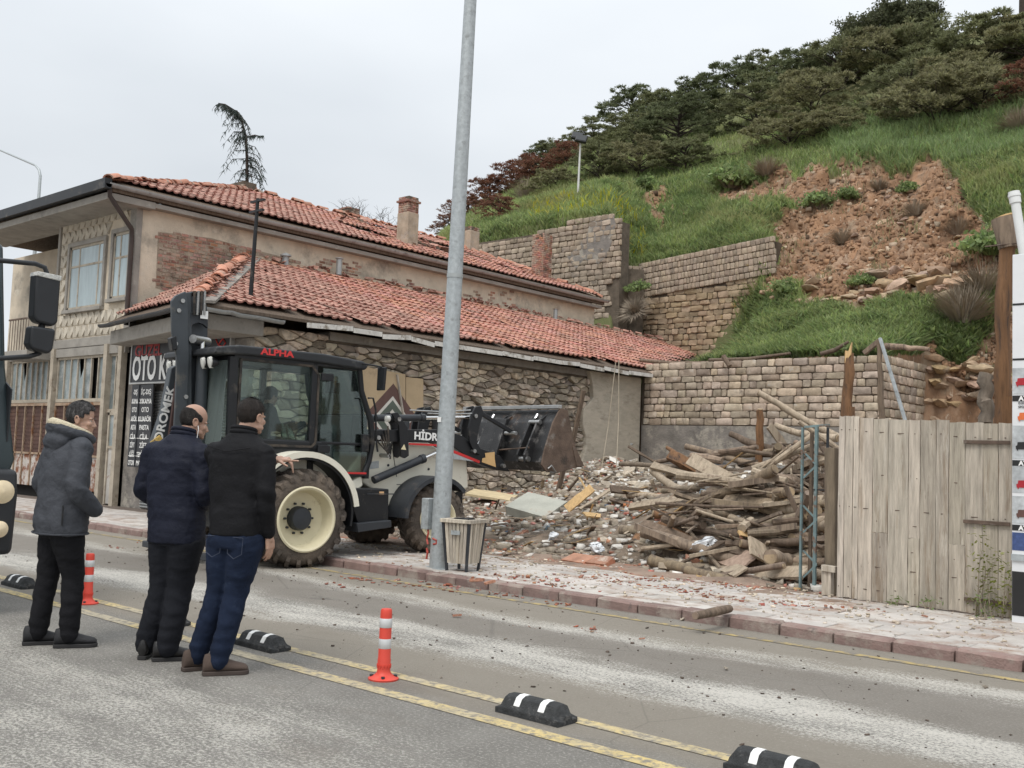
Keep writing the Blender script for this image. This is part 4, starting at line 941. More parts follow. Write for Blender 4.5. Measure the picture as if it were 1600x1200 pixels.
# tufts on the bare bank
M_twig = mat('dry_twigs', (.31, .26, .20), 1, var=.3, vs=3)
def tuft_mesh(n_, h, spread, mats, leafy=0.):
    mb = MB()
    for k in range(n_):
        a = random.uniform(0, 6.28); r0 = random.uniform(0, spread*.25); e = random.uniform(.2, 1.1); hh = h*random.uniform(.5, 1.1)
        b = Vector((math.cos(a)*r0, math.sin(a)*r0, 0)); t_ = b+Vector((math.cos(a)*spread*e, math.sin(a)*spread*e, hh*(1.1-e*.6))); s = Vector((-math.sin(a), math.cos(a), 0))*.0055
        m_ = (b+t_)/2+Vector((0, 0, hh*.12)); mb.add([b-s, b+s, m_+s, m_-s, t_], [(0, 1, 2, 3), (3, 2, 4)], 0)
        if random.random() < leafy:
            for q in range(5):
                c = m_.lerp(t_, random.random())+Vector([random.uniform(-.07, .07) for _ in range(3)]); u = Vector([random.uniform(-1, 1) for _ in range(3)]).normalized()*.06; v = Vector([random.uniform(-1, 1) for _ in range(3)]).normalized()*.04
                mb.add([c-u, c+v, c+u, c-v], [(0, 1, 2, 3)], 1)
    return mb.mesh('shrub', mats, fix=False)
TUG = [tuft_mesh(240, .5, .45, [G2, G2], .8) for _ in range(2)]; TUD = [tuft_mesh(560, .5, .55, [M_twig, G3], .0) for _ in range(2)]; TUM = [tuft_mesh(420, .42, .5, [M_twig, G2], .6) for _ in range(2)]
def on_hill(px, py):
    rr = np.linspace(1, 9, 400); P_, pp_ = terr(np.full(400, float(px)), rr); k = int(np.argmin(np.abs(pp_-py)+np.where(rr < (4.2 if px < 1195 else 0), 400, 0)))
    ci = int(np.argmin(np.abs(pxs-px))); ri = int(np.argmin(np.abs(rs-rr[k]))); return Vector(T[ri, ci])
for px, py, s, k, lab in ((1280, 325, 1.7, 'm', 'green tipped tuft high on the left of the bare bank'), (1325, 315, 1.1, 'g', 'small green tuft just right of the green tipped tuft on the bare bank'), (1375, 300, 1.4, 'd', 'dry twiggy tuft near the top of the bare bank'), (1310, 370, 1.4, 'd', 'exposed dry roots in the middle of the bare bank'), (1430, 330, 1.5, 'd', 'grey dry bush right of the stones high on the bare bank'), (1490, 350, 1.7, 'd', 'pale dry bush at the right edge of the bare bank'), (1415, 290, 1.0, 'g', 'small green weed clump at the top of the bare bank'), (1195, 270, 2.2, 'd', 'dry bush at the top left edge of the bare bank'), (1345, 445, 1.2, 'g', 'green weed standing on the rocks at the foot of the bank'), (1510, 520, 3.0, 'd', 'large dry grey bush above the right end of the block wall'), (1540, 470, 2.6, 'd', 'dry bush halfway up beside the leaning wooden post'), (1500, 500, 2.0, 'd', 'smaller dry bush left of the large grey bush'), (1225, 465, 1.3, 'g', 'green weed clump below the end of the retaining wall'), (1140, 290, 3.0, 'm', 'dark leafy bush left of the bare bank in the grass'), (1595, 200, 2.6, 'd', 'pale dry bush at the right edge of the hill grass'), (1010, 300, 1.6, 'g', 'green bush at the left scar of bare soil'), (820, 310, 3.2, 'd', 'grey leafless bush above the left retaining wall'), (1550, 400, 2.2, 'g', 'green bush beside the top of the wooden post')):
    me = {'g': TUG, 'd': TUD, 'm': TUM}[k][random.random() < .5]
    o = link('shrub', me, None, None, on_hill(px, py), (random.uniform(-.2, .35), random.uniform(-.2, .2), random.uniform(0, 6)), (s*.8, s*.8, s*random.uniform(.7, 1))); tag(o, lab, 'shrub')
# a bush rooted in the wall corner
o = link('shrub', TUD[0], None, None, at(995, 488, 31.4), (.9, 0, 0), (1.3, 1.3, 1.3)); tag(o, 'dry bush hanging in the corner between the two retaining walls', 'shrub')
o = link('shrub', TUM[0], None, None, at(997, 455, 31.5), (.3, 0, 0), (.9, .9, .9)); tag(o, 'small green weed growing high in the retaining wall corner', 'shrub')
# ---- rocks at the foot of the bank
def rock_mesh(m_, flat=.6, sub=2):
    b = bmesh.new(); bmesh.ops.create_icosphere(b, subdivisions=sub, radius=.5)
    for v in b.verts: v.co.z *= flat
    me = bpy.data.meshes.new('rock'); b.to_mesh(me); b.free(); warp(me, .38, 1.9, 3)
    # flatten some sides for angular stones
    co = np.empty(len(me.vertices)*3, dtype=np.float32); me.vertices.foreach_get('co', co); co = co.reshape(-1, 3)
    for _ in range(6):
        d = np.random.randn(3); d /= np.linalg.norm(d); h = np.random.uniform(.22, .36)*(.7 if abs(d[2]) > .6 else 1); e = co @ d-h; co -= np.outer(np.clip(e, 0, None), d)
    me.vertices.foreach_set('co', co.ravel()); me.materials.append(m_); me.update(); me.shade_smooth(); me.set_sharp_from_angle(angle=R_(30)); return me
M_rock = mat('bank_rock', (.36, .25, .165), .95, var=.25, vs=5, bump=.8, bs=20, rand=.25, hue=.05, dirt=[((.19, .15, .11), 4, (.55, .7))])
ROCK = [rock_mesh(M_rock) for _ in range(6)]
random.seed(11)
spots = [(random.gauss(1455, 48), random.gauss(442, 14), random.uniform(.35, .95)) for _ in range(46)]+[(random.uniform(1190, 1420), 462+random.gauss(0, 9), random.uniform(.2, .55)) for _ in range(40)]+[(random.uniform(1240, 1500), random.uniform(280, 430), random.uniform(.1, .3)) for _ in range(40)]+[(1383, 343, .5), (1415, 336, .4), (1422, 339, .35), (1015, 325, .4), (1030, 330, .35), (1228, 268, .35)]+[(random.uniform(1455, 1545), random.uniform(560, 660), random.uniform(.3, .8)) for _ in range(30)]
for k, (px, py, s) in enumerate(spots):
    if px > 1550: continue
    p = on_hill(px, py) if py < 560 else at(px, py, 27.75)
    o = link('rock', ROCK[k % 6], None, None, p-Vector((0, s*.12, -.02)), (random.uniform(-.3, .3), random.uniform(-.3, .3), random.uniform(0, 6.28)), (s*random.uniform(1, 1.5), s, s*random.uniform(.8, 1.2)))
    if py < 340: tag(o, 'small loose stone lodged high in the bare soil bank', 'stone', 'stones in the upper bank')
    elif py < 560: tag(o, ('large angular rock' if s > .6 else 'small brown rock')+' exposed at the '+('left' if px < 1300 else 'middle' if px < 1420 else 'right')+' of the foot of the bare bank', 'rock', 'rocks along the foot of the bank, '+('large' if s > .6 else 'small')+(' left' if px < 1300 else ' middle' if px < 1420 else ' right'))
    else: o.scale = (s*1.1, s*.7, s*.75); tag(o, 'flat stone set in the earth face right of the block wall', 'stone', 'stones in the earth face')
# clods and small stones lying on the bare bank
def on_grid(px, r):
    ci = np.clip(np.searchsorted(pxs, px)-1, 0, len(pxs)-2); ri = np.clip(np.searchsorted(rs, r)-1, 0, len(rs)-2); s = ((px-pxs[ci])/(pxs[ci+1]-pxs[ci]))[:, None]; tt = ((r-rs[ri])/(rs[ri+1]-rs[ri]))[:, None]
    return (T[ri, ci]*(1-s)+T[ri, ci+1]*s)*(1-tt)+(T[ri+1, ci]*(1-s)+T[ri+1, ci+1]*s)*tt
_u = np.array([[-1, -1, -1], [1, -1, -1], [1, 1, -1], [-1, 1, -1], [-1, -1, 1], [1, -1, 1], [1, 1, 1], [-1, 1, 1]], float)*.5
_f = np.array([(0, 3, 2, 1), (4, 5, 6, 7), (0, 1, 5, 4), (1, 2, 6, 5), (2, 3, 7, 6), (3, 0, 4, 7)])
for nm, cnt, lo, hi, col, lab in (('soil_clods', 46000, .015, .15, (.255, .15, .088), 'crumbly earth clods all over the bare bank'), ('bank_pebbles', 5000, .02, .18, (.42, .33, .24), 'pale pebbles and stone chips on the bare bank'), ('dark_clods', 9000, .02, .16, (.13, .085, .055), 'dark root bits and damp clods on the bare bank')):
    a_ = pick(cnt, 1000, 1640, 1.2, 8.2, True); P_ = on_grid(*a_); n = len(P_); S_ = lo+(hi-lo)*np.random.rand(n)**7; k_ = vnoise(P_*np.array([1, 1, .6]), .8 if nm[0] == 's' else 1.4) > (-.3 if nm[0] == 's' else .0); P_, S_ = P_[k_], S_[k_]; n = len(P_)
    B = (_u[None]+np.random.uniform(-.22, .22, (n, 8, 3)))*(S_[:, None]*np.random.uniform(.6, 1.3, (n, 3)))[:, None, :]
    o = link(nm, bigmesh(nm, (B+P_[:, None, :]).reshape(-1, 3), (np.arange(n)[:, None, None]*8+_f[None]).reshape(-1, 4), mat(nm, col, 1, var=.25, vs=3, island=.3, hue=.01))); tag(o, lab, 'soil', None, 'stuff')
a_ = pick(9000, 1150, 1600, 1.5, 8.0, True, dens=lambda px, py, r: vnoise(np.stack([px*.035, py*.04, r*0+5], -1)) > .12); blades('bank_tufts', a_[0], a_[1], .20, .035, leafmat('dry_tufts', (.33, .30, .17)), 'thin dry grass sprouting on the bare bank')
# ---- junipers
G_J = [leafmat('juniper_green', (.195, .205, .105), .25, .4, .04), leafmat('juniper_olive', (.235, .225, .12), .25, .4, .04), leafmat('juniper_rust', (.21, .10, .065), .25, .4, .04), leafmat('juniper_dark', (.145, .165, .085), .25, .4, .04)]
M_bark = mat('bark', (.055, .042, .035), 1, var=.3, vs=6, bump=1, bs=12)
def juniper(seed, mleaf, n_pad=30, W_=2.8, H_=2.1, per=420):
    rs_ = np.random.RandomState(seed); limbs = MB(); limbs.tube([(0, 0, -.7), (.08, 0, .3), (.0, .12, H_*.5), (.1, 0, H_*.9)], [.13, .10, .07, .03], 6); C_ = []; U_ = []
    for k in range(n_pad):
        lev = (k+.5)/n_pad; a = k*2.4+rs_.rand(); rad = W_*(1-.62*lev**1.3)*(.35+.65*rs_.rand()**.5); z = .25+H_*lev+rs_.randn()*.08; x, y = math.cos(a)*rad, math.sin(a)*rad
        limbs.tube([(0, 0, max(.1, z-.5)), (x*.55, y*.55, z-.12), (x, y, z)], [.05, .03, .012], 4, cap=False)
        pr = (.42+.42*rs_.rand())*(1.15-.35*lev); ns = 9; sub = rs_.rand(ns)*6.283; sr = pr*rs_.rand(ns)**.5
        for q in range(ns):    # each pad is a cluster of sprays that fan outward
            cx, cy = x+math.cos(sub[q])*sr[q], y+math.sin(sub[q])*sr[q]*.9; m_ = per//ns; b = sub[q]+rs_.randn(m_)*.9; t_ = rs_.rand(m_)**.6*.30
            cz = z+.10*(1-sr[q]/pr)+rs_.randn()*.06
            C_.append(np.stack([cx+np.cos(b)*t_, cy+np.sin(b)*t_, cz+rs_.randn(m_)*.03+t_*.12], -1)); U_.append(np.stack([np.cos(b), np.sin(b), .25+rs_.randn(m_)*.4], -1))
    C_ = np.concatenate(C_); U_ = np.concatenate(U_); U_ /= np.linalg.norm(U_, axis=1)[:, None]; n_ = len(C_)
    S_ = np.cross(U_, rs_.randn(n_, 3)*.6+np.array([0, 0, 1.])); S_ /= np.linalg.norm(S_, axis=1)[:, None]; ln = (.10+.13*rs_.rand(n_))[:, None]; wd = (.022+.025*rs_.rand(n_))[:, None]
    V_ = np.stack([C_-S_*wd, C_+S_*wd, C_+U_*ln], 1).reshape(-1, 3); F_ = np.arange(n_*3).reshape(-1, 3)
    return bigmesh('crown', V_, F_, mleaf), limbs.mesh('trunk', M_bark, 60)
JP = [juniper(1, G_J[0]), juniper(2, G_J[1]), juniper(3, G_J[3], 32, 2.6, 2.7), juniper(4, G_J[1], 30, 3.2, 1.7), juniper(5, G_J[2], 26, 2.5, 2.2, 300), juniper(6, G_J[0], 30, 2.7, 2.4)]
def on_hill_far(px, py):
    rr = np.linspace(4.2, NR-1, 500); P_, pp_ = terr(np.full(500, float(px)), rr); lim = int(np.argmin(pp_)); k = int(np.argmin(np.abs(pp_[:lim+1]-py))); return Vector(P_[k]), (pp_[lim] > py)
ordn = ['first', 'second', 'third', 'fourth', 'fifth', 'sixth', 'seventh', 'eighth', 'ninth', 'tenth', 'eleventh', 'twelfth']
rows = {'skyline': [(985, 205, 1.1, 2), (1035, 195, 1.15, 0), (1090, 182, 1.1, 2), (1150, 165, 1.15, 2), (1205, 140, 1.0, 0), (1255, 122, 1.0, 2), (1310, 118, 1.2, 0), (1380, 105, 1.3, 1), (1440, 95, 1.2, 0), (1545, 80, 1.6, 0), (1610, 70, 1.5, 3), (1500, 120, 1.1, 1)],
        'middle': [(870, 258, .9, 0), (925, 240, .95, 5), (990, 232, 1.15, 5), (1060, 225, 1.2, 2), (1120, 205, 1.25, 2), (1180, 195, 1.2, 5), (1270, 165, 1.3, 1), (1345, 160, 1.4, 1), (1420, 160, 1.3, 0), (1480, 160, 1.4, 3), (1560, 135, 1.4, 1), (1625, 140, 1.3, 4)],
        'lower': [(870, 295, .85, 3), (935, 275, 1.0, 5), (1000, 268, 1.1, 3), (1070, 262, 1.0, 0), (1130, 246, .9, 3), (1235, 225, 1.15, 3), (1300, 215, 1.0, 1), (1420, 200, .8, 0), (1465, 190, 1.35, 3), (1535, 175, 1.3, 3), (1590, 190, 1.0, 1)],
        'left': [(730, 335, .9, 4), (765, 318, .95, 4), (800, 300, 1.0, 4), (835, 285, 1.0, 4), (780, 345, .8, 4), (850, 268, .9, 2), (885, 262, .9, 4), (700, 362, .7, 4)]}
cname = {0: 'green', 1: 'olive', 2: 'dark green', 3: 'broad olive', 4: 'rust brown', 5: 'green'}
for rn, lst in rows.items():
    for k, (px, py, s, j) in enumerate(sorted(lst)):
        if px > 1250 and rn != 'lower': py += 16
        if rn in ('middle', 'lower') and k % 3 == 1 and px > 1060: continue
        p, over = on_hill_far(px, py); sc_ = s*(p.y/48)**.9*.80*(.86 if px > 1480 else 1); p.z -= .35*sc_
        o = empty('juniper_tree', p, random.uniform(0, 6.28), f'{cname[j]} spreading juniper, {ordn[k]} from the left in the {rn} row on the hill' if rn != 'left' else f'{cname[j]} juniper, {ordn[k]} from the left above the left retaining wall', 'tree', 'junipers on the hillside')
        o.scale = (sc_, sc_, sc_*random.uniform(.85, 1.15)); link('crown', JP[j][0], o); link('trunk', JP[j][1], o)
# ---- dark leafy tree at the skyline, bare at its tips
def twig_tree(name, p, H_, W_, n_, seed, leafm, leaf_n, label, cat='tree', lsz=.09, bare=.3):
    rd = random.Random(seed); root = empty(name, p, 0, label, cat); tr = MB(); pts = []
    def grow(a, d, l_, r, dep):
        b = a+d*l_; m_ = a.lerp(b, .5)+Vector([rd.uniform(-.06, .06)*l_ for _ in range(3)]); tr.tube([a, m_, b], [r, r*.8, r*.6], 5 if dep < 2 else 3, cap=False)
        if dep >= 3: pts.extend([a.lerp(b, rd.random()) for _ in range(leaf_n)])
        if dep < 5:
            for _ in range(3 if dep < 4 else 2):
                e = (d+Vector((rd.uniform(-.8, .8)*W_, rd.uniform(-.8, .8)*W_, rd.uniform(-.25, .45)))).normalized(); grow(b if rd.random() < .7 else m_, e, l_*rd.uniform(.62, .82), r*.6, dep+1)
    for k in range(n_): grow(Vector((rd.uniform(-.4, .4), rd.uniform(-.4, .4), 0)), Vector((rd.uniform(-.5, .5)*W_, rd.uniform(-.5, .5)*W_, 1)).normalized(), H_*.3, .06*H_/4, 0)
    tr.build('trunk', M_bark, root)
    if pts:
        C_ = np.array([tuple(q) for q in pts]); C_ += np.random.randn(*C_.shape)*.12; n2 = len(C_); U_ = np.random.randn(n2, 3); U_ /= np.linalg.norm(U_, axis=1)[:, None]; S_ = np.cross(U_, np.random.randn(n2, 3)); S_ /= np.linalg.norm(S_, axis=1)[:, None]
        V_ = np.stack([C_-U_*lsz, C_+S_*lsz*.6, C_+U_*lsz, C_-S_*lsz*.6], 1).reshape(-1, 3); link('crown', bigmesh('crown', V_, np.arange(n2*4).reshape(-1, 4), leafm), root)
    return root
p, _ = on_hill_far(1410, 96); twig_tree('leafy_tree', p+Vector((0, 0, .75)), 4.2, 2.3, 9, 4, leafmat('dark_leaves', (.11, .12, .065)), 12, 'dark bushy tree with bare twig tips on the skyline of the hill', lsz=.10)
p, _ = on_hill_far(1350, 108); twig_tree('leafy_tree', p+Vector((0, 0, .9)), 3.6, 1.7, 4, 9, leafmat('dark_leaves', (.11, .12, .065)), 5, 'smaller thin twiggy tree left of the bushy skyline tree', lsz=.09)
p, _ = on_hill_far(1294, 110); twig_tree('bare_sapling', p-Vector((0, 0, .2)), 2.6, .7, 2, 12, None, 0, 'bare sapling on the skyline left of the twiggy tree')
p = on_hill_far(1598, 40)[0]; o = empty('leafy_tree', p, 0, 'tree trunk rising out of frame at the top right corner', 'tree'); MB().tube([(0, 0, -1), (0, 0, 3), (-.2, 0, 7)], [.25, .2, .15], 8).build('trunk', M_bark, o)
# ---- floodlight mast on the hill
b_ = on_hill(905, 306); t_ = at(907, 222, b_.y)
o = empty('floodlight_mast', b_, 0, 'white pole on the green slope carrying two black floodlights', 'floodlight', ws=True)
MB().cyl(b_-Vector((0, 0, .3)), t_, .055, .04, 8).build('pole', mat('white_pole', (.6, .6, .58), .5, var=.1), o)
for dx, dz in ((-.12, .28), (.12, .1)):
    c = t_+Vector((dx, -.1, dz)); Mx = Matrix.Translation(c) @ Euler((R_(-25), R_(12), R_(30))).to_matrix().to_4x4()
    MB().box((-.26, -.08, -.19), (.26, .08, .19), 0, Mx).build('lamp_head', M_black, o, bevel=.02); MB().box((-.22, -.1, -.15), (.22, -.085, .15), 0, Mx).build('lamp_glass', mat('lamp_glass', (.03, .035, .04), .6, var=.1), o)
# ---- drooping cedar behind the house roof
p0, p1 = atx(392, 310, -30.5), atx(345, 160, -30.5)
cedar = empty('cedar_tree', (p0.x, p0.y, p0.z-8), 0, 'tall thin conifer with a drooping bent tip rising behind the house roof', 'tree', ws=True)
sp = [atx(*q, -30.5) for q in ((384, 330), (386, 290), (386, 250), (384, 215), (378, 190), (366, 172), (352, 163), (341, 161))]
tr = MB().tube([sp[0]-Vector((0, 0, 9))]+sp, [.14, .09, .07, .055, .045, .035, .025, .018, .008], 6); tr.build('trunk', M_bark, cedar)
rd = random.Random(5); C_, U_ = [], []; br = MB(); rdir, udir = Vector((.75, .66, 0)), Vector((0, 0, 1))
for k in range(90):
    t_ = rd.random(); f_ = t_*(len(sp)-1); i = min(int(f_), len(sp)-2); a = sp[i].lerp(sp[i+1], f_-i); L_ = (.25+1.15*(1-t_)**.8)*rd.uniform(.5, 1.1); an = rd.uniform(0, 6.28)
    dirn = Vector((math.cos(an), math.sin(an), 0)); e = a+dirn*L_*.75+Vector((0, 0, -L_*.62)); m_ = a+dirn*L_*.4+Vector((0, 0, -.06)); br.tube([a, m_, e], [.016, .011, .004], 3, cap=False)
    for q in range(int(19*L_)+5):
        s = rd.random(); c = (a.lerp(m_, s*2) if s < .5 else m_.lerp(e, s*2-1)); C_.append(c); U_.append(Vector((rd.gauss(0, .5), rd.gauss(0, .5), -.7)).normalized())
for k in range(160):
    f_ = rd.uniform(2.5, len(sp)-1.01); i = int(f_); C_.append(sp[i].lerp(sp[i+1], f_-i)); U_.append(Vector((rd.gauss(0, .4), rd.gauss(0, .4), -.8)).normalized())
e1 = atx(412, 214, -30.5); a = sp[3]
br.tube([a, a.lerp(e1, .5)+Vector((0, 0, .08)), e1], [.03, .02, .006], 4)
for k in range(90):
    s = rd.random(); C_.append(a.lerp(e1, s)+Vector((0, 0, .05))); U_.append(Vector((rd.gauss(0, .5), rd.gauss(0, .5), -.6)).normalized())
br.build('branch', M_bark, cedar)['kind'] = 'stuff'
C_ = np.array([tuple(c) for c in C_]); U_ = np.array([tuple(c) for c in U_]); n2 = len(C_); S_ = np.cross(U_, np.random.randn(n2, 3)); S_ /= np.linalg.norm(S_, axis=1)[:, None]; ln = (.10+.2*np.random.rand(n2))[:, None]
V_ = np.stack([C_-S_*.016, C_+S_*.016, C_+U_*ln], 1).reshape(-1, 3); link('crown', bigmesh('crown', V_, np.arange(n2*3).reshape(-1, 3), leafmat('cedar_needles', (.085, .11, .10))), cedar)
p = atx(560, 345, -31); twig_tree('bare_tree', p-Vector((0, 0, 2.5)), 4.2, 1.6, 3, 21, None, 0, 'leafless branch tips showing behind the house ridge by its chimney')
# street lamp far left
o = empty('street_lamp', (at(56, 355, 19).x, 19, 0), 0, 'tall grey street lamp with curved arm beyond the house roof', 'street lamp', ws=True)
b_, m_, c_, e_ = at(57, 355, 19), at(63, 275, 19), at(55, 258, 19), at(-20, 226, 19)
MB().tube([(b_.x, 19, 0), b_, m_, at(61, 265, 19), c_, e_], [.11, .075, .06, .055, .05, .04], 10).build('pole', M_galv, o, smooth=60); MB().lathe([(0, -.3), (.09, -.25), (.14, 0), (.1, .3), (0, .4)], e_-Vector((.3, 0, 0)), 'x', 12).build('lamp_head', M_galv, o, smooth=60)
# ================================================================== BACKHOE LOADER
HD = Vector((.13, .9915, 0)); NRM = Vector((.9915, -.13, 0)); PB = atz(475, 888)
def bl(px, py, off=0.):
    """pixel -> (x, z) on the machine's plane `off` metres in from the near tyre's outer face"""
    o = PB-NRM*off; d = ray(px, py); t = (o-CP).dot(NRM)/d.dot(NRM); p = CP+d*t; return ((p-PB).dot(HD), p.z)
origin = PB-NRM*1.05
bh = empty('backhoe_loader', (origin.x, origin.y, 0), math.atan2(HD.y, HD.x), 'cream and black wheeled backhoe loader with raised front bucket beside the stone wall', 'backhoe')
# local frame: x forward, y to its left, z up; near side is y = -1.05
def Yo(off): return -1.05+off
def pl(pts, off, d, name, m_, parent=bh, bevel=.008, **kw):
    """plate whose outline is drawn in (px,py) and which is d metres thick from `off` inwards"""
    q = [bl(a, b, off) for a, b in pts]; return MB().prism([(x, Yo(off), z) for x, z in q], (0, d, 0)).build(name, m_, parent, bevel=bevel, **kw)
def xz(pts, off, d, name, m_, parent=bh, bevel=.008, **kw): return MB().prism([(x, Yo(off), z) for x, z in pts], (0, d, 0)).build(name, m_, parent, bevel=bevel, **kw)
# ---- wheels
def wheel(cx, cz, R, rim, w, y0, side, steer=0., nl=22):
    """side -1: outer face towards -y"""
    root = MB(); prof = [(rim*1.02, 0), (rim*1.1, -.01), (R*.80, -.0), (R*.88, .02), (R*.925, .06), (R*.935, w*.3), (R*.935, w*.7), (R*.925, w-.06), (R*.88, w-.02), (R*.80, w), (rim*1.1, w+.01), (rim*1.02, w), (rim*.96, w*.5), (rim*1.02, 0)]
    M = Matrix.Translation((cx, y0, cz)) @ Matrix.Rotation(steer, 4, 'Z') @ Matrix.Diagonal((1, -side, 1, 1))
    root.lathe(prof, axis='y', n=56); me = root; me.v = [tuple(M @ Vector(p)) for p in me.v]
    wh = me.build('wheel', M_tyre, bh, smooth=50)
    lg = MB()
    for s in (0, 1):
        for k in range(nl):
            a = 2*math.pi*(k+.5*s)/nl; 
            # a chevron bar: from shoulder to the tread middle, slanting
            n = 4; sec = []
            for i in range(n+1):
                t = i/n; yy = (.0+t*(w*.54)) if s == 0 else (w-t*(w*.54)); aa = a+t*.30; hw = .040/R*.61*(1.15-.35*t)*(.48/R+.25)
                r0 = R*.93 if t > .12 else R*.80; r1 = R*(1.0 if t > .12 else .90); sec.append((yy, aa, hw, r0, r1))
            v = []
            for yy, aa, hw, r0, r1 in sec:
                for ang, r in ((aa-hw*1.3, r0), (aa-hw, r1), (aa+hw, r1), (aa+hw*1.3, r0)): v.append(M @ Vector((math.cos(ang)*r, yy+(-.012 if s == 0 and yy < .01 else 0), math.sin(ang)*r)))
            f = [(0, 1, 2, 3), tuple(4*n+q for q in (3, 2, 1, 0))]
            for i in range(n):
                for q in range(3): f.append((4*i+q, 4*i+q+1, 4*i+4+q+1, 4*i+4+q))
            lg.add(v, f)
    lg.build('tread_lugs', M_tyre, wh)['kind'] = 'stuff'
    rp = MB().lathe([(rim*1.06, .0), (rim*1.08, -.025), (rim*1.03, -.035), (rim*.97, -.02), (rim*.93, .05), (rim*.90, .14), (rim*.86, .17), (rim*.72, .185), (rim*.42, .21), (rim*.3, .21), (0, .21)], axis='y', n=56)
    rp.v = [tuple(M @ Vector(p)) for p in rp.v]; rp.build('rim', M_rim, wh, smooth=40)
    hb_ = MB().lathe([(rim*.40, .205), (rim*.39, .12), (rim*.34, .09), (rim*.2, .08), (0, .075)], axis='y', n=28)
    hb_.v = [tuple(M @ Vector(p)) for p in hb_.v]; hb_.build('hub', M_dgrey, wh, smooth=40)
    for k in range(10):
        a = 2*math.pi*k/10; c = (math.cos(a)*rim*.5, .19, math.sin(a)*rim*.5); b_ = MB().cyl((c[0], .165, c[2]), (c[0], .2, c[2]), .016, n=6); b_.v = [tuple(M @ Vector(p)) for p in b_.v]; b_.build('wheel_bolt', M_dgrey, wh)
    return wh
RW = .615
wheel(-.01, .61, .63, .385, .42, Yo(0), -1)
wheel(-.01, .61, .63, .385, .42, Yo(2.1), 1)
fz = .10+.48
wheel(2.15, fz, .485, .27, .34, Yo(.12), -1, -.10, 20)
wheel(2.15, fz, .485, .27, .34, Yo(1.98), 1, -.10, 20)
MB().cyl((2.15, -.8, fz), (2.15, .8, fz), .09, n=12).box((1.95, -.3, fz-.05), (2.35, .3, fz+.25)).build('front_axle', M_black, bh)
MB().cyl((0, -.75, .61), (0, .75, .61), .14, n=14).build('rear_axle', M_black, bh)
# ---- chassis and engine hood
MB().box((-.9, -.42, .55), (3.0, .42, .95)).build('chassis', M_black, bh, bevel=.02)
hd_ = [bl(578, 690, .5), bl(668, 690, .5), (2.55, 1.5), (2.95, 1.42), (3.0, 1.0), (2.75, .93), (2.0, .93), bl(607, 793, .5), bl(590, 770, .5), (.85, 1.2)]
xz(hd_, .5, 1.1, 'engine_hood', M_cream, bevel=.035)
# panel seams and bolts on the hood side
for (a, b) in (((613, 700), (620, 745)), ((620, 757), (682, 757))):
    p, q = bl(*a, .495), bl(*b, .495); MB().beam((p[0], Yo(.498), p[1]), (q[0], Yo(.498), q[1]), .008, .008, up=(0, 1, 0)).build('panel_seam', M_dgrey, bh)
for a in ((607, 727), (670, 733), (664, 712)):
    p = bl(*a, .49); MB().cyl((p[0], Yo(.49), p[1]), (p[0], Yo(.5), p[1]), .018, n=10).build('panel_bolt', M_dgrey, bh)
pl([(578, 722), (592, 720), (592, 731), (578, 733)], .492, .008, 'data_plate', M_galv, bevel=0)
MB().prism([(x, Yo(.56), z) for x, z in ((2.5, 1.49), (2.98, 1.40), (3.04, 1.02), (2.9, .98))], (0, .98, 0)).build('grille', M_dgrey, bh, bevel=.02)
MB().cyl((2.35, Yo(1.25), 1.45), (2.35, Yo(1.25), 2.0), .045, n=12).build('exhaust', M_dgrey, bh)
# ---- fenders
def arc_fender(cx, cz, R, a0, a1, y0, y1, name, m_, th=.035, lip=.05, seg=22):
    v = []; f = []
    for k in range(seg+1):
        a = R_(a0+(a1-a0)*k/seg); c, s = math.cos(a), math.sin(a)
        for r, y in ((R, y0), (R, y1), (R-th, y1), (R-th, y0+.015), (R-lip, y0+.012), (R-lip, y0)): v.append((cx+c*r, y, cz+s*r))
    for k in range(seg):
        for q in range(6): f.append((k*6+q, k*6+(q+1) % 6, (k+1)*6+(q+1) % 6, (k+1)*6+q))
    f += [tuple(range(6)), tuple(seg*6+q for q in reversed(range(6)))]
    return MB().add(v, f).build(name, m_, bh, smooth=40)
arc_fender(-.02, .66, .80, 8, 150, Yo(.0), Yo(.62), 'rear_fender', M_cream, .05, .075)
arc_fender(-.02, .66, .725, -12, 152, Yo(.03), Yo(.62), 'fender_liner', M_black, .02, .03)
arc_fender(-.02, .66, .80, 8, 150, Yo(2.1), Yo(1.48), 'rear_fender', M_cream, .05, .075)
# fender's inner top blends up to the cab
xz([(-.72, 1.05), (-.55, 1.36), (-.05, 1.46), (.35, 1.40), (.62, 1.12), (.72, .98), (1.02, 1.18), (1.06, 1.02), (.80, .86), (.78, .66), (-.72, .70)], .36, 1.38, 'cab_base', M_cream, bevel=.03)
xz([(-.72, 1.35), (-.5, 1.44), (.2, 1.46), (.35, 1.38), (.5, 1.6), (-.8, 1.6), (-.8, 1.4)], .33, 1.44, 'cab_sill', M_black, bevel=.03)
arc_fender(2.15, fz, .60, 42, 178, Yo(.06), Yo(.5), 'front_mudguard', M_dgrey, .02, .06)
arc_fender(2.15, fz, .60, 42, 178, Yo(2.04), Yo(1.6), 'front_mudguard', M_dgrey, .02, .06)
MB().beam((1.75, Yo(.4), .95), (1.75, Yo(.7), .8), .06, .06).build('mudguard_bracket', M_black, bh)
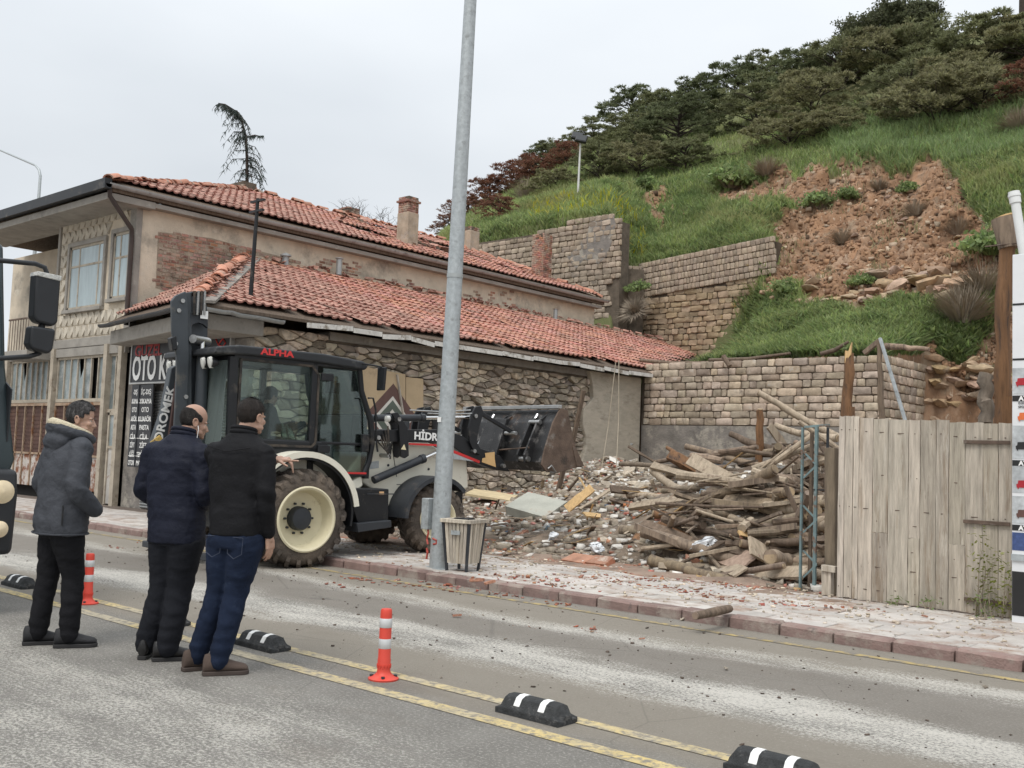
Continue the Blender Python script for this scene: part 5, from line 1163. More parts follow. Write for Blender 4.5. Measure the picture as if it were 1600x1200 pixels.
# step box under the door
pl([(552, 763), (608, 764), (607, 820), (560, 820), (552, 795)], .12, .5, 'step_box', M_black, bevel=.015)
pl([(558, 818), (612, 813), (612, 824), (560, 832)], .02, .42, 'step', M_dgrey, bevel=.01)
pl([(593, 768), (600, 768), (600, 773), (593, 773)], .112, .006, 'marker_lamp', mat('amber_lens', (.6, .38, .2), .3), bevel=0)
MB().box((.95, Yo(.1), .92), (1.4, Yo(.105), .935)).build('panel_seam', M_dgrey, bh)
# ---- cab
CY0, CY1 = Yo(.33), Yo(1.80)      # near and far side of the cab
BL = [(-1.08, 1.5), (-1.16, 2.55)]         # rear post bottom/top (x,z)
def cabpt(px, py): return bl(px, py, .33)
ct = cabpt(566, 568); cbm = cabpt(578, 690); cbb = cabpt(574, 742)
rear_t, rear_b = (-.93, 2.60), (-.90, 1.42)
M_gl = glassmat('cab_glass', (.82, .89, .86), .015, .03); M_gl2 = glassmat('rear_cab_glass', (.60, .78, .72), .38, .05)
def post2(p0, p1, w_, y, name='cab_post', d=.07): MB().beam((p0[0], y, p0[1]), (p1[0], y, p1[1]), d, w_, up=(0, 0, 1) if abs(p0[1]-p1[1]) < abs(p0[0]-p1[0]) else (1, 0, 0)).build(name, M_black, bh, bevel=.012)
bt, bb = cabpt(494, 562), cabpt(495, 742)
for y, s in ((CY0+.035, 1), (CY1-.035, -1)):
    post2(rear_b, rear_t, .12, y); post2((bt[0], bb[1]), bt, .085, y)
    MB().tube([(ct[0]-.02, y, 2.62), (ct[0]+.03, y, 2.3), (cbm[0]+.02, y, 1.9), (cbm[0]+.06, y, 1.6), (cbm[0]+.02, y, 1.35), (cbb[0]-.04, y, 1.17)], .040, 8).build('cab_post', M_black, bh, smooth=60)
    post2((rear_b[0], 1.46), (bb[0], 1.46), .10, y, 'cab_rail'); post2((bb[0]+.05, 1.58), (cbm[0], 1.58), .035, y, 'cab_rail'); post2((bb[0]+.36, 1.17), (cbb[0], 1.17), .05, y, 'cab_rail')
    post2((bb[0], 1.44), (bb[0]+.38, 1.17), .05, y, 'cab_rail')
    post2((rear_t[0], 2.62), (ct[0], 2.62), .09, y, 'cab_rail')
    # side window and door glass
    x0, x1 = rear_b[0]+.07, bb[0]-.04
    MB().prism([(x0, y, 1.52), (x1, y, 1.52), (x1, y, 2.46), (x1-.1, y, 2.57), (x0, y, 2.57)], (0, .006, 0)).build('side_window', M_gl, bh)
    MB().prism([(bb[0]+.04, y, 1.45), (bb[0]+.40, y, 1.19), (cbb[0]-.05, y, 1.19), (cbm[0]-.0, y, 1.45), (cbm[0]+.02, y, 1.65), (cbm[0]-.02, y, 2.0), (ct[0]-.03, y, 2.56), (bb[0]+.04, y, 2.56)], (0, .006, 0)).build('door_glass', M_gl, bh)
for y in (CY0-.012,):   # rubber seals round the near windows, handle and lock
    x0, x1 = rear_b[0]+.06, bb[0]-.045; r = MB(); q = [(x0, 1.52), (x1-.06, 1.52), (x1, 1.58), (x1, 2.46), (x1-.1, 2.57), (x0, 2.57)]
    for a, b in zip(q, q[1:]+q[:1]): r.beam((a[0], y+.02, a[1]), (b[0], y+.02, b[1]), .03, .03, up=(0, 1, 0))
    r.build('window_seal', M_rubber, bh)
    p = bl(571, 690, .31); MB().box((p[0]-.07, y-.05, p[1]-.14), (p[0]+.04, y+.01, p[1]+.1)).build('door_handle', M_black, bh, bevel=.015)
    for z in (2.44, 1.5): MB().box((bb[0]-.02, y-.03, z-.05), (bb[0]+.16, y+.01, z+.05)).build('door_hinge', M_black, bh, bevel=.01)
MB().prism([(bb[0]+.38, CY0-.005, 1.18), (cbb[0]-.02, CY0-.005, 1.18), (cbb[0]-.02, CY0-.005, 1.205), (bb[0]+.35, CY0-.005, 1.205)], (0, .003, 0)).build('red_trim', M_red, bh)
# cross rails, rear and front glass
for (x, z) in (rear_t, (rear_b[0]-.02, 1.5)): MB().box((x-.04, CY0+.07, z-.05), (x+.04, CY1-.07, z+.05)).build('cab_rail', M_black, bh)
MB().prism([(rear_b[0]-.12, CY0+.07, 1.5), (rear_b[0]-.12, CY1-.07, 1.5), (rear_t[0]-.06, CY1-.07, 2.55), (rear_t[0]-.06, CY0+.07, 2.55)], (.006, 0, 0)).build('rear_window', M_gl2, bh)
MB().prism([(cbm[0]+.04, CY0+.07, 1.5), (cbm[0]+.04, CY1-.07, 1.5), (ct[0], CY1-.07, 2.58), (ct[0], CY0+.07, 2.58)], (.006, 0, 0)).build('windscreen', M_gl, bh)
MB().box((cbm[0]-.02, CY0+.06, 1.12), (cbm[0]+.05, CY1-.06, 1.5)).build('cab_front_panel', M_black, bh)
# rear posts lean outwards like the curved frame, loop of hose hanging behind
MB().tube([(rear_b[0]-.1, CY1-.12, 1.5), (rear_b[0]-.22, CY1-.1, 2.0), (rear_t[0]-.16, CY1-.12, 2.5), (rear_t[0]-.1, CY1-.1, 2.6)], .03, 8).build('cab_post', M_black, bh, smooth=60)
MB().tube([(-1.02, CY1-.25, 2.45), (-1.2, CY1-.35, 2.52), (-1.34, CY1-.55, 2.3), (-1.36, CY1-.6, 1.95), (-1.3, CY1-.45, 1.65), (-1.2, CY1-.2, 1.5)], .014, 6).build('hose', M_rubber, bh, smooth=60)
MB().tube([(-1.06, CY1-.08, 2.5), (-1.14, CY1-.05, 2.2), (-1.12, CY1-.05, 1.6)], .012, 6).build('white_hose', M_white, bh, smooth=60)
MB().tube([(-1.0, CY0+.3, 1.55), (-.98, CY0+.55, 2.1), (-.95, CY0+.35, 2.5)], .01, 5).build('wiper', M_black, bh)
# roof
rf = [(-1.22, 2.60), (-1.20, 2.69), (-.9, 2.74), (.3, 2.745), (.93, 2.70), (1.0, 2.63), (.95, 2.58), (.2, 2.62), (-.8, 2.62)]
xz([(x, z) for x, z in rf], .28, 1.57, 'cab_roof', mat('matt_black', (.022, .024, .027), .6, var=.15, vs=4, dirt=[((.10, .10, .095), 3, (.55, .7))]), bevel=.03)
text('ALPHA', .11, mat('logo_red', (.6, .04, .04), .5, var=.03), bh, (-.38, Yo(.275), 2.685), (1, 0, 0), (0, 0, 1), bold=.004, sx=1.35)
for y in (.42, .62, 1.45, 1.65):
    M = Matrix.Translation((-1.2, Yo(y), 2.50)) @ Matrix.Rotation(R_(-14), 4, 'Y'); o = MB().lathe([(0, -.03), (.055, -.02), (.06, .02), (.0, .03)], axis='x', n=14, M=M @ Matrix.Diagonal((1, .8, 1.25, 1))).build('work_lamp', mat('lamp_lens', (.62, .62, .58), .15, var=.05), bh, smooth=40)
    MB().lathe([(.062, .0), (.066, .03), (.04, .09), (0, .1)], axis='x', n=14, c=(-1.2, Yo(y), 2.50)).build('lamp_housing', M_black, o, smooth=50)
# mirror on its arm
a0 = bl(565, 568, .3); m0, m1 = bl(597, 574, .05), bl(594, 610, .05)
MB().tube([(a0[0], Yo(.3), a0[1]), (m0[0]-.1, Yo(.1), m0[1]+.02), (m0[0], Yo(.05), m0[1])], .014, 6).build('mirror_arm', M_black, bh, smooth=60)
MB().prism([(m0[0]-.015, Yo(.05)-.09, m0[1]), (m0[0]-.015, Yo(.05)+.09, m0[1]), (m1[0]-.01, Yo(.05)+.08, m1[1]), (m1[0]-.01, Yo(.05)-.08, m1[1])], (.04, 0, .0)).build('side_mirror', M_black, bh, bevel=.012)
MB().box((.52, Yo(.5), 2.25), (.68, Yo(.6), 2.42)).build('inner_mirror', M_black, bh, bevel=.02)
# handrail loop before the door
g0 = [bl(*q, .2) for q in ((575, 622), (583, 622), (587, 640), (588, 690), (590, 706))]
MB().tube([(x, Yo(.2), z) for x, z in g0], .013, 6).build('grab_rail', M_black, bh, smooth=60)
# seats, console, steering wheel
MB().box((-.35, -.25, 1.15), (.15, .25, 1.5)).box((-.15, -.25, 1.5), (-.05, .25, 1.52)).build('seat', M_dgrey, bh, bevel=.04)
MB().box((-.42, -.24, 1.5), (-.3, .24, 2.15)).build('backrest', M_dgrey, bh, bevel=.05)
MB().lathe([(.17, 0), (.19, .018), (.17, .03), (.155, .018), (.17, 0)], (0, 0, 0), n=24, M=Matrix.Translation((.55, 0, 1.75)) @ Matrix.Rotation(R_(-35), 4, 'Y')).build('steering_wheel', M_rubber, bh, smooth=60)
MB().prism([(.6, -.2, 1.2), (.9, -.2, 1.2), (.85, -.2, 1.75), (.62, -.2, 1.72)], (0, .4, 0)).build('dashboard', M_dgrey, bh, bevel=.03)
MB().box((-.85, CY0+.1, 1.15), (.9, CY1-.1, 1.2)).build('cab_floor', M_dgrey, bh)
M_bot = glassmat('bottle_plastic', (.8, .95, .93), .25, .05)
for x, y, r in ((-.05, .5, .3), (.03, .42, .5)): MB().lathe([(0, 0), (.045, .01), (.05, .16), (.035, .24), (.015, .28), (.015, .31), (0, .31)], n=14, M=Matrix.Translation((x, Yo(y), 1.52)) @ Matrix.Rotation(-r, 4, 'Y')).build('water_bottle', M_bot, bh, smooth=60)
# ---- loader frame, arms, rams (both sides)
M_arm = M_black
for off, s in ((.36, 1), (1.62, -1)):
    A = [(577, 672), (640, 671), (685, 671), (722, 680), (742, 697), (782, 712), (797, 737), (775, 734), (742, 722), (706, 697), (682, 692), (630, 691), (592, 690), (577, 684)]
    q = [bl(a, b, .36) for a, b in A]
    MB().prism([(x, Yo(off), z) for x, z in q], (0, .12, 0)).build('loader_arm', M_arm, bh, bevel=.012)
    # tower link
    q = [bl(a, b, .36) for a, b in ((609, 646), (618, 644), (634, 668), (636, 712), (630, 716), (624, 714), (622, 690), (620, 665))]
    MB().prism([(x, Yo(off)-.05, z) for x, z in q], (0, .035, 0)).prism([(x, Yo(off)+.13, z) for x, z in q], (0, .035, 0)).build('link_plate', M_arm, bh, bevel=.006)
    p0, p1 = bl(590, 653, .36), bl(664, 653, .36); p2 = bl(745, 652, .36); y = Yo(off)+.05
    MB().cyl((p0[0], y, p0[1]), (p1[0], y, p1[1]), .05, n=14).cyl((p1[0]-.05, y, p1[1]), (p1[0]+.02, y, p1[1]), .06, n=14).build('tilt_cylinder', M_dgrey, bh, smooth=40)
    MB().cyl((p1[0], y, p1[1]), (p2[0], y, p2[1]), .025, n=10).build('piston_rod', M_chrome, bh, smooth=40)
    p0, p1, p2 = bl(583, 750, .4), bl(662, 716, .4), bl(705, 697, .4)
    MB().cyl((p0[0], y-.02, p0[1]), (p1[0], y-.02, p1[1]), .055, n=14).cyl((p1[0]-.06, y-.02, p1[1]-.02), (p1[0], y-.02, p1[1]), .065, n=14).build('lift_cylinder', M_dgrey, bh, smooth=40)
    MB().cyl((p1[0], y-.02, p1[1]), (p2[0], y-.02, p2[1]), .028, n=10).build('piston_rod', M_chrome, bh, smooth=40)
    # bellcrank near the bucket
    q = [bl(a, b, .36) for a, b in ((733, 650), (740, 636), (749, 634), (753, 645), (746, 668), (742, 690), (750, 705), (747, 711), (738, 706), (731, 690), (730, 668))]
    MB().prism([(x, Yo(off)-.045, z) for x, z in q], (0, .035, 0)).prism([(x, Yo(off)+.13, z) for x, z in q], (0, .035, 0)).build('bellcrank', M_arm, bh, bevel=.006)
    a, b = bl(748, 642, .36), bl(808, 678, .36); MB().beam((a[0], y, a[1]), (b[0], y, b[1]), .05, .06).build('bucket_link', M_arm, bh, bevel=.008)
    for c in ((608, 712), (592, 684), (624, 655), (744, 650), (742, 705), (806, 677), (788, 728)):
        p = bl(*c, .3); MB().cyl((p[0], Yo(off)-.065, p[1]), (p[0], Yo(off)+.18, p[1]), .03, n=12).build('pivot_pin', M_steel, bh, smooth=40)
text('HİDROMEK', .15, M_white, bh, (bl(647, 679, .355)[0], Yo(.354), bl(647, 681, .355)[1]), (1, 0, -.03), (0, 0, 1), bold=.005, sx=1.1, align='LEFT')
pl([(639, 692), (682, 694), (706, 702), (750, 720), (749, 724), (704, 706), (680, 697), (639, 695)], .351, .006, 'red_stripe', M_red, bevel=0)
pl([(700, 704), (735, 716), (742, 721), (706, 717)], .353, .004, 'grey_stripe', M_galv, bevel=0)
pl([(758, 708), (773, 706), (773, 716), (775, 730), (753, 722), (754, 716), (759, 715)], .352, .006, 'sticker', mat('orange_sticker', (.62, .40, .18), .6, var=.1), bevel=0)
q = [bl(*c, .30) for c in ((627, 702), (635, 703), (632, 694))]; MB().prism([(x, Yo(.305), z) for x, z in q], (0, .004, 0)).build('warning_triangle', mat('cream_sticker', (.7, .62, .4), .6), bh)
MB().box((.95, Yo(.55), 1.55), (1.2, Yo(1.6), 1.98)).build('loader_tower', M_black, bh, bevel=.02)
MB().lathe([(0, 0), (.04, .01), (.045, .06), (.0, .08)], (bl(604, 654, .25)[0], Yo(.28), bl(604, 654, .25)[1]), 'x', 12).build('headlight', mat('lamp_lens', (.62, .62, .58), .15), bh, smooth=50)
for k in range(5):
    a, b = bl(590+k*4, 690-k*6, .34), bl(612, 690, .34); MB().tube([(a[0], Yo(.34), a[1]), ((a[0]+b[0])/2, Yo(.3), min(a[1], b[1])-.12-.03*k), (b[0], Yo(.33), b[1])], .012, 5).build('hose', M_rubber, bh, smooth=60)
for c0, c1 in (((640, 641), (735, 641)), ((668, 646), (740, 646))):
    a, b = bl(*c0, .33), bl(*c1, .33); MB().tube([(a[0], Yo(.33), a[1]), ((a[0]+b[0])/2, Yo(.34), a[1]+.01), (b[0], Yo(.33), b[1])], .012, 5).build('hydraulic_pipe', M_steel, bh, smooth=60)
# ---- bucket: curved shell between two side plates, seen from behind
sp_ = [bl(*c, 0) for c in ((868, 637), (879, 641), (889, 693), (904, 727), (862, 739), (846, 737), (838, 726), (842, 705), (856, 660))]
back = [bl(*c, 0) for c in ((872, 640), (858, 660), (846, 700), (842, 722), (850, 736), (866, 737), (900, 727))]
w0, w1 = -1.17, 1.17
for y in (w0, w1-.03):
    o = MB().prism([(x, y, z) for x, z in sp_], (0, .03, 0)).build('bucket_side', M_rust, bh, bevel=.006)
MB().prism([(x-.01, w0-.012, z-.01) for x, z in (sp_[2], sp_[3], (sp_[3][0]-.16, sp_[3][1]-.0), (sp_[2][0]-.03, sp_[2][1]-.05))], (0, .012, 0)).build('wear_plate', M_rust, bh)
sh_ = MB(); n = len(back)
for i in range(n-1):
    (x0, z0), (x1, z1) = back[i], back[i+1]; dx, dz = x1-x0, z1-z0; l_ = math.hypot(dx, dz); nx, nz = dz/l_*.025, -dx/l_*.025
    sh_.prism([(x0, w0+.03, z0), (x1, w0+.03, z1), (x1+nx*-1, w0+.03, z1-nz), (x0-nx, w0+.03, z0-nz)], (0, w1-w0-.06, 0))
M_bk = mat('scuffed_black', (.035, .035, .036), .45, .3, var=.4, vs=3, bump=.3, bs=40, dirt=[((.22, .21, .20), 5, (.54, .68)), ((.12, .075, .05), 2, (.6, .72))])
sh_.build('bucket_shell', M_bk, bh)
MB().box((sp_[0][0]-.06, w0, sp_[0][1]-.02), (sp_[0][0]+.03, w1, sp_[0][1]+.04)).build('bucket_lip', M_steel, bh, bevel=.01)
bx, bz = back[1]
for y in (w0+.28, w0+.44, -.10, .02, w1-.46, w1-.3):
    MB().prism([(back[0][0]-.02, y, back[0][1]-.05), (back[1][0]-.10, y, back[1][1]), (back[3][0]-.16, y, back[3][1]+.1), (back[3][0]-.14, y, back[3][1]-.02), (back[3][0], y, back[3][1])], (0, .035, 0)).build('bucket_rib', M_bk, bh, bevel=.005)
for y in (w0+.36, w1-.38): MB().cyl((back[3][0]-.1, y-.12, back[3][1]+.04), (back[3][0]-.1, y+.12, back[3][1]+.04), .04, n=12).cyl((back[1][0]-.07, y-.12, back[1][1]), (back[1][0]-.07, y+.12, back[1][1]), .035, n=12).build('pivot_pin', M_steel, bh, smooth=40)
for y in (-.7, .35):
    MB().cyl((back[0][0]-.10, y, back[0][1]-.08), (back[2][0]-.16, y, back[2][1]-.1), .03, n=10).build('piston_rod', M_chrome, bh, smooth=40)
MB().tube([(back[2][0]-.12, -.9, back[2][1]), (back[2][0]-.2, -.3, back[2][1]-.05), (back[2][0]-.2, .2, back[2][1]-.02), (back[2][0]-.12, .7, back[2][1])], .014, 6).build('hydraulic_pipe', M_rust, bh, smooth=60)
MB().prism([(back[1][0]-.2, -.28, back[1][1]+.05), (back[1][0]-.2, .18, back[1][1]+.05), (back[3][0]-.26, .22, back[3][1]+.05), (back[3][0]-.26, -.32, back[3][1]+.05)], (.04, 0, 0)).build('quick_coupler', M_bk, bh, bevel=.01)
# teeth/lip of lower edge with a bolted loop
p = sp_[5]; MB().tube([(p[0], w0-.02, p[1]+.05), (p[0]+.06, w0-.03, p[1]+.10), (p[0]+.16, w0-.03, p[1]+.0), (p[0]+.05, w0-.02, p[1]-.0)], .014, 6).build('bucket_loop', M_steel, bh, smooth=60)
# ---- rear digging arm, folded upright behind the cab
OB = .95
def pb_(pts, off, d, name, m_, bevel=.012): return pl(pts, off, d, name, m_, bh, bevel)
BMAT = mat('boom_grey', (.050, .058, .066), .45, var=.12, vs=3, dirt=[((.13, .12, .10), 4, (.58, .72))])
pb_([(268, 470), (274, 462), (290, 455), (294, 470), (296, 560), (293, 640), (289, 740), (268, 740), (274, 640), (277, 560), (269, 520)], .86, .05, 'boom_side', BMAT)
pb_([(298, 455), (318, 457), (324, 480), (325, 520), (322, 640), (318, 740), (300, 740), (297, 560), (297, 480)], 1.02, .05, 'boom_side', BMAT)
pb_([(290, 457), (300, 456), (300, 740), (287, 740)], .90, .3, 'boom_side', BMAT)
pb_([(296, 488), (325, 488), (325, 513), (318, 507), (310, 504), (302, 507), (296, 514)], .90, .06, 'boom_bridge', M_dgrey, .006)
p = bl(319, 492, .88); MB().box((p[0]-.05, Yo(.88)-.005, p[1]-.05), (p[0]+.05, Yo(.88), p[1]+.05)).build('white_sticker', M_white, bh)
# ram running down the back of the boom with its pivot
a, b, c = bl(316, 532, .9), bl(313, 600, .9), bl(309, 730, .9)
MB().cyl((a[0], Yo(.9), a[1]), (b[0], Yo(.9), b[1]), .035, n=12).build('piston_rod', M_chrome, bh, smooth=40); MB().cyl((b[0]+.01, Yo(.9), b[1]+.35), (c[0], Yo(.9), c[1]), .075, n=16).build('boom_cylinder', BMAT, bh, smooth=40)
MB().cyl((a[0]-.16, Yo(.82), a[1]), (a[0]+.12, Yo(1.0), a[1]), .055, n=14).build('pivot_pin', M_steel, bh, smooth=40)
for k, (x0, x1) in enumerate(((303, 306), (309, 311), (314, 317), (319, 322))):
    a, b = bl(x0, 459, .88), bl(x1-3, 492, .88); MB().tube([(a[0], Yo(.95), a[1]-.02), (a[0], Yo(.86), a[1]+.03), (b[0], Yo(.88), b[1])], .018, 6).build('hose', (M_rubber, M_steel, M_rubber, M_steel)[k], bh, smooth=60)
for c in ((286, 470), (280, 485), (291, 620), (275, 537)):
    p = bl(*c, .84); MB().cyl((p[0], Yo(.84), p[1]), (p[0], Yo(.87), p[1]), .028, n=8).build('boom_bolt', M_steel, bh)
pb_([(267, 528), (276, 524), (278, 546), (270, 548)], .8, .12, 'boom_bracket', M_black)
# dipper folded beside it, sloping down to the left, with the maker's name
pb_([(268, 575), (277, 570), (282, 600), (262, 700), (250, 760), (226, 760), (236, 700), (256, 640)], 1.15, .14, 'dipper', BMAT)
pb_([(276, 585), (282, 588), (268, 720), (258, 720)], 1.10, .04, 'dipper_ram', mat('brown_ram', (.085, .05, .045), .6, var=.2))
pb_([(236, 690), (250, 680), (258, 690), (246, 712), (237, 708)], 1.08, .03, 'yellow_decal', mat('worn_yellow', (.62, .42, .12), .6, var=.3, vs=14, dirt=[((.12, .09, .06), 9, (.5, .55))]), 0)
a, b = bl(243, 700, 1.12), bl(268, 600, 1.12); dv = Vector((b[0]-a[0], 0, b[1]-a[1])).normalized()
text('HİDROMEK', .15, M_white, bh, (a[0]+.02-.12*dv.x, Yo(1.138), a[1]-.12*dv.z), dv, (-dv.z, 0, dv.x), bold=.004, sx=1.15, align='LEFT')
MB().box((-1.15, -.8, .5), (-.85, .8, .8)).build('rear_frame', M_black, bh, bevel=.02)
MB().box((-1.55, -.25, .55), (-1.1, .15, 1.0)).build('swing_post', M_black, bh, bevel=.03)
for y in (-.95, .82):
    MB().box((-1.15, y, .2), (-.98, y+.13, 1.3)).build('stabiliser', M_dgrey, bh, bevel=.01); MB().box((-1.25, y-.08, .12), (-.9, y+.2, .2)).build('stabiliser_foot', M_dgrey, bh, bevel=.01)
# ================================================================== PEOPLE
def organic(name, mb, voxel, m_, parent, smooth=4, wr=None, fac=.5):
    """fuse overlapping closed shapes into one continuous skin"""
    me = mb.mesh(name, None, None); o = bpy.data.objects.new(name, me); COL.objects.link(o)
    r = o.modifiers.new('r', 'REMESH'); r.mode = 'VOXEL'; r.voxel_size = voxel
    s = o.modifiers.new('s', 'SMOOTH'); s.factor = fac; s.iterations = smooth
    dg = bpy.context.evaluated_depsgraph_get(); m2 = bpy.data.meshes.new_from_object(o.evaluated_get(dg)); bpy.data.objects.remove(o)
    m2.name = name
    if wr:
        n = len(m2.vertices); co = np.empty(n*3, dtype=np.float32); no = np.empty(n*3, dtype=np.float32); m2.vertices.foreach_get('co', co); m2.vertices.foreach_get('normal', no)
        co = co.reshape(-1, 3); no = no.reshape(-1, 3); co = co+no*wr(co)[:, None]; m2.vertices.foreach_set('co', co.astype(np.float32).ravel())
    m2.materials.clear(); m2.materials.append(m_); m2.update(); m2.shade_smooth(); return link(name, m2, parent)
def loft(mb, secs, n=28, p=2.3):
    """secs: (centre, rx, ry, yaw)"""
    v = []
    for c, rx, ry, yw in secs:
        c = Vector(c)
        for k in range(n):
            a = 2*math.pi*k/n; ca, sa = math.cos(a), math.sin(a); x = rx*math.copysign(abs(ca)**(2/p), ca); y = ry*math.copysign(abs(sa)**(2/p), sa)
            v.append(c+Vector((x*math.cos(yw)-y*math.sin(yw), x*math.sin(yw)+y*math.cos(yw), 0)))
    f = [tuple(reversed(range(n))), tuple(range(len(v)-n, len(v)))]
    for i in range(len(secs)-1):
        for k in range(n): a = i*n+k; b = i*n+(k+1) % n; f.append((a, b, b+n, a+n))
    return mb.add(v, f)
def ball(mb, c, r, M=None, n=14):
    r = r if isinstance(r, tuple) else (r, r, r); v = []; c = Vector(c)
    for i in range(n+1):
        th = math.pi*i/n
        for k in range(n*2):
            a = math.pi*k/n; q = Vector((math.sin(th)*math.cos(a)*r[0], math.sin(th)*math.sin(a)*r[1], math.cos(th)*r[2])); v.append((M @ q if M else q)+c)
    N2 = n*2; f = []
    for i in range(n):
        for k in range(N2): a = i*N2+k; b = i*N2+(k+1) % N2; f.append((a, b, b+N2, a+N2))
    return mb.add(v, f)
def limb(mb, pts, rad, n=16, sub=5):
    """rounded tapering limb through the joints"""
    pts = [Vector(p) for p in pts]; P = []; Rr = []
    for i in range(len(pts)-1):
        for k in range(sub):
            t = k/sub; P.append(pts[i].lerp(pts[i+1], t)); Rr.append(rad[i]*(1-t)+rad[i+1]*t)
    P.append(pts[-1]); Rr.append(rad[-1])
    for _ in range(2): P = [P[0]]+[(P[i-1]+P[i]*2+P[i+1])/4 for i in range(1, len(P)-1)]+[P[-1]]
    mb.tube(P, Rr, n); ball(mb, P[0], Rr[0]*.99, n=8); ball(mb, P[-1], Rr[-1]*.99, n=8)
def folds(amp, items, base=.004, sc=9):
    """cloth folds: items = (centre, radius, strength, direction) give creases near joints"""
    def f(co):
        wv = co+np.stack([fbm(co+3.3, 4, 2), fbm(co+9.1, 4, 2), fbm(co+5.7, 4, 2)], -1)*.10
        d = (.16-np.abs(fbm(wv*np.array([1, 1, 1.7]), sc*.8, 3)))*base*5.0
        for c, r, s, dr in items:
            c = np.array(c); dd = np.linalg.norm(co-c, axis=1); w = np.exp(-(dd/r)**2); dr = np.array(dr, float)
            ph = (co-c) @ dr+fbm(co, 5, 2)*2.2; d += w*np.sin(ph)*s*(.35+1.1*(fbm(co+1.7, 6, 2)+.4))*.6
        return d*amp
    return f
def skinmat(name, col):
    m_ = mat(name, col, .5, var=.08, vs=20, bump=.15, bs=120); b = m_.node_tree.nodes['Principled BSDF']; b.inputs['Subsurface Weight'].default_value = .12; b.inputs['Subsurface Radius'].default_value = (.012, .005, .003); return m_
SK = skinmat('skin', (.45, .28, .205)); SK2 = skinmat('tanned_skin', (.39, .235, .17))
def hairmat(name, c, c2): return mat(name, c, .6, var=.35, vs=60, bump=1, bs=140, stretch=(1, 1, .25), dirt=[(c2, 45, (.5, .7))])
def head_shape(mb, M, slim=1., jaw=1.):
    def B(c, r): ball(mb, M @ Vector(c), r, M.to_3x3(), 14)
    B((0, -.012, .125), (.076*slim, .094, .092)); B((0, .03, .125), (.056*slim, .052, .055)); B((0, .028, .06), (.060*slim, .066, .066)); B((0, .045, .022), (.042*jaw, .046, .030)); B((0, .005, .05), (.064*slim, .07, .06))
    for s in (-1, 1):
        B((s*.034, .068, .068), (.024, .02, .022)); B((s*.028, .071, .106), (.026, .013, .009)); B((s*.045, .02, .028), (.022, .05, .022))
        # ear: rim and lobe
        Mx = M @ Matrix.Translation((s*.077, -.008, .083)) @ Matrix.Rotation(s*-.35, 4, 'Z') @ Matrix.Rotation(.2, 4, 'X'); q = [Mx @ Vector((s*.006*(1+math.sin(a)), math.cos(a)*.016, math.sin(a)*.028+.002)) for a in [2*math.pi*k/10 for k in range(11)]]
        mb.tube(q, .0062, 6); ball(mb, Mx @ Vector((0, 0, 0)), (.007, .013, .022), Mx.to_3x3(), 8)
    q = [M @ Vector(p) for p in ((0, .074, .108), (0, .083, .095), (0, .094, .077), (0, .106, .058), (0, .096, .049))]; mb.tube(q, [.008, .008, .0095, .0125, .008], 8)
    for s in (-1, 1): B((s*.012, .094, .054), (.009, .012, .008))
    B((0, .086, .034), (.024, .012, .006)); B((0, .084, .023), (.021, .012, .007)); B((0, .080, .004), (.020, .017, .015))
def head_features(root, M, sk, brow):
    for s in (-1, 1):
        e = MB(); ball(e, M @ Vector((s*.031, .0685, .091)), (.0105, .0105, .0075), None, 10); o = e.build('eye', mat('eye_white', (.7, .66, .6), .2, var=.02), root, smooth=180)
        e = MB(); ball(e, M @ Vector((s*.031, .0762, .091)), .0042, None, 8); e.build('iris', mat('dark_iris', (.02, .012, .008), .1), o, smooth=180)
        MB().tube([M @ Vector(p) for p in ((s*.014, .091, .107), (s*.032, .092, .1125), (s*.050, .080, .107))], [.002, .003, .0015], 6).build('eyebrow', brow, root, smooth=60)
def hair(root, M, m_, keep, thick=.010, name='hair', amp=.012, slim=1.):
    v = []; f = []; n1, n2 = 40, 64; idx = {}; c = Vector((0, -.012, .125))
    for i in range(n1+1):
        th = math.pi*.85*i/n1
        for k in range(n2):
            a = 2*math.pi*k/n2; d = Vector((math.sin(th)*math.cos(a), math.sin(th)*math.sin(a), math.cos(th)))
            p = c+Vector((d.x*.076*slim, d.y*.094, d.z*.092)); nn = float(fbm(np.array([p.x, p.y, p.z]), 55, 2)); kk, th_ = keep(d, p)
            r = th_*thick+nn*amp*.4*th_; v.append(M @ (p+d*(r if kk else -.004))); idx[(i, k)] = kk
    for i in range(n1):
        for k in range(n2):
            if idx[(i, k)] or idx[(i+1, k)] or idx[(i, (k+1) % n2)]: a = i*n2+k; b = i*n2+(k+1) % n2; f.append((a, b, b+n2, a+n2))
    o = MB().add(v, f).build(name, m_, root, smooth=180)
    # short strands over the cap
    rs_ = np.random.RandomState(4); st = []; sf = []; A = [q for q in f]
    for q in range(5200):
        fa = A[rs_.randint(len(A))]; w_ = rs_.dirichlet((1, 1, 1, 1)); p = sum((Vector(v[fa[i]])*float(w_[i]) for i in range(4)), Vector()); cc_ = M @ c; d = (p-cc_).normalized()
        tdir = (M.to_3x3() @ Vector((0, -.5, -.9))+Vector(tuple(rs_.randn(3)*.55))); tdir = (tdir-d*tdir.dot(d)).normalized(); L_ = .013*thick/.010*(.6+rs_.rand()*.8); s_ = d.cross(tdir).normalized()*.0011
        e = p+tdir*L_+d*L_*.45; k0 = len(st); st += [tuple(p-d*.001-s_), tuple(p-d*.001+s_), tuple(e)]; sf.append((k0, k0+1, k0+2))
    s2 = link('hair_strands', bigmesh('hair_strands', st, sf, m_), o); s2['kind'] = 'stuff'
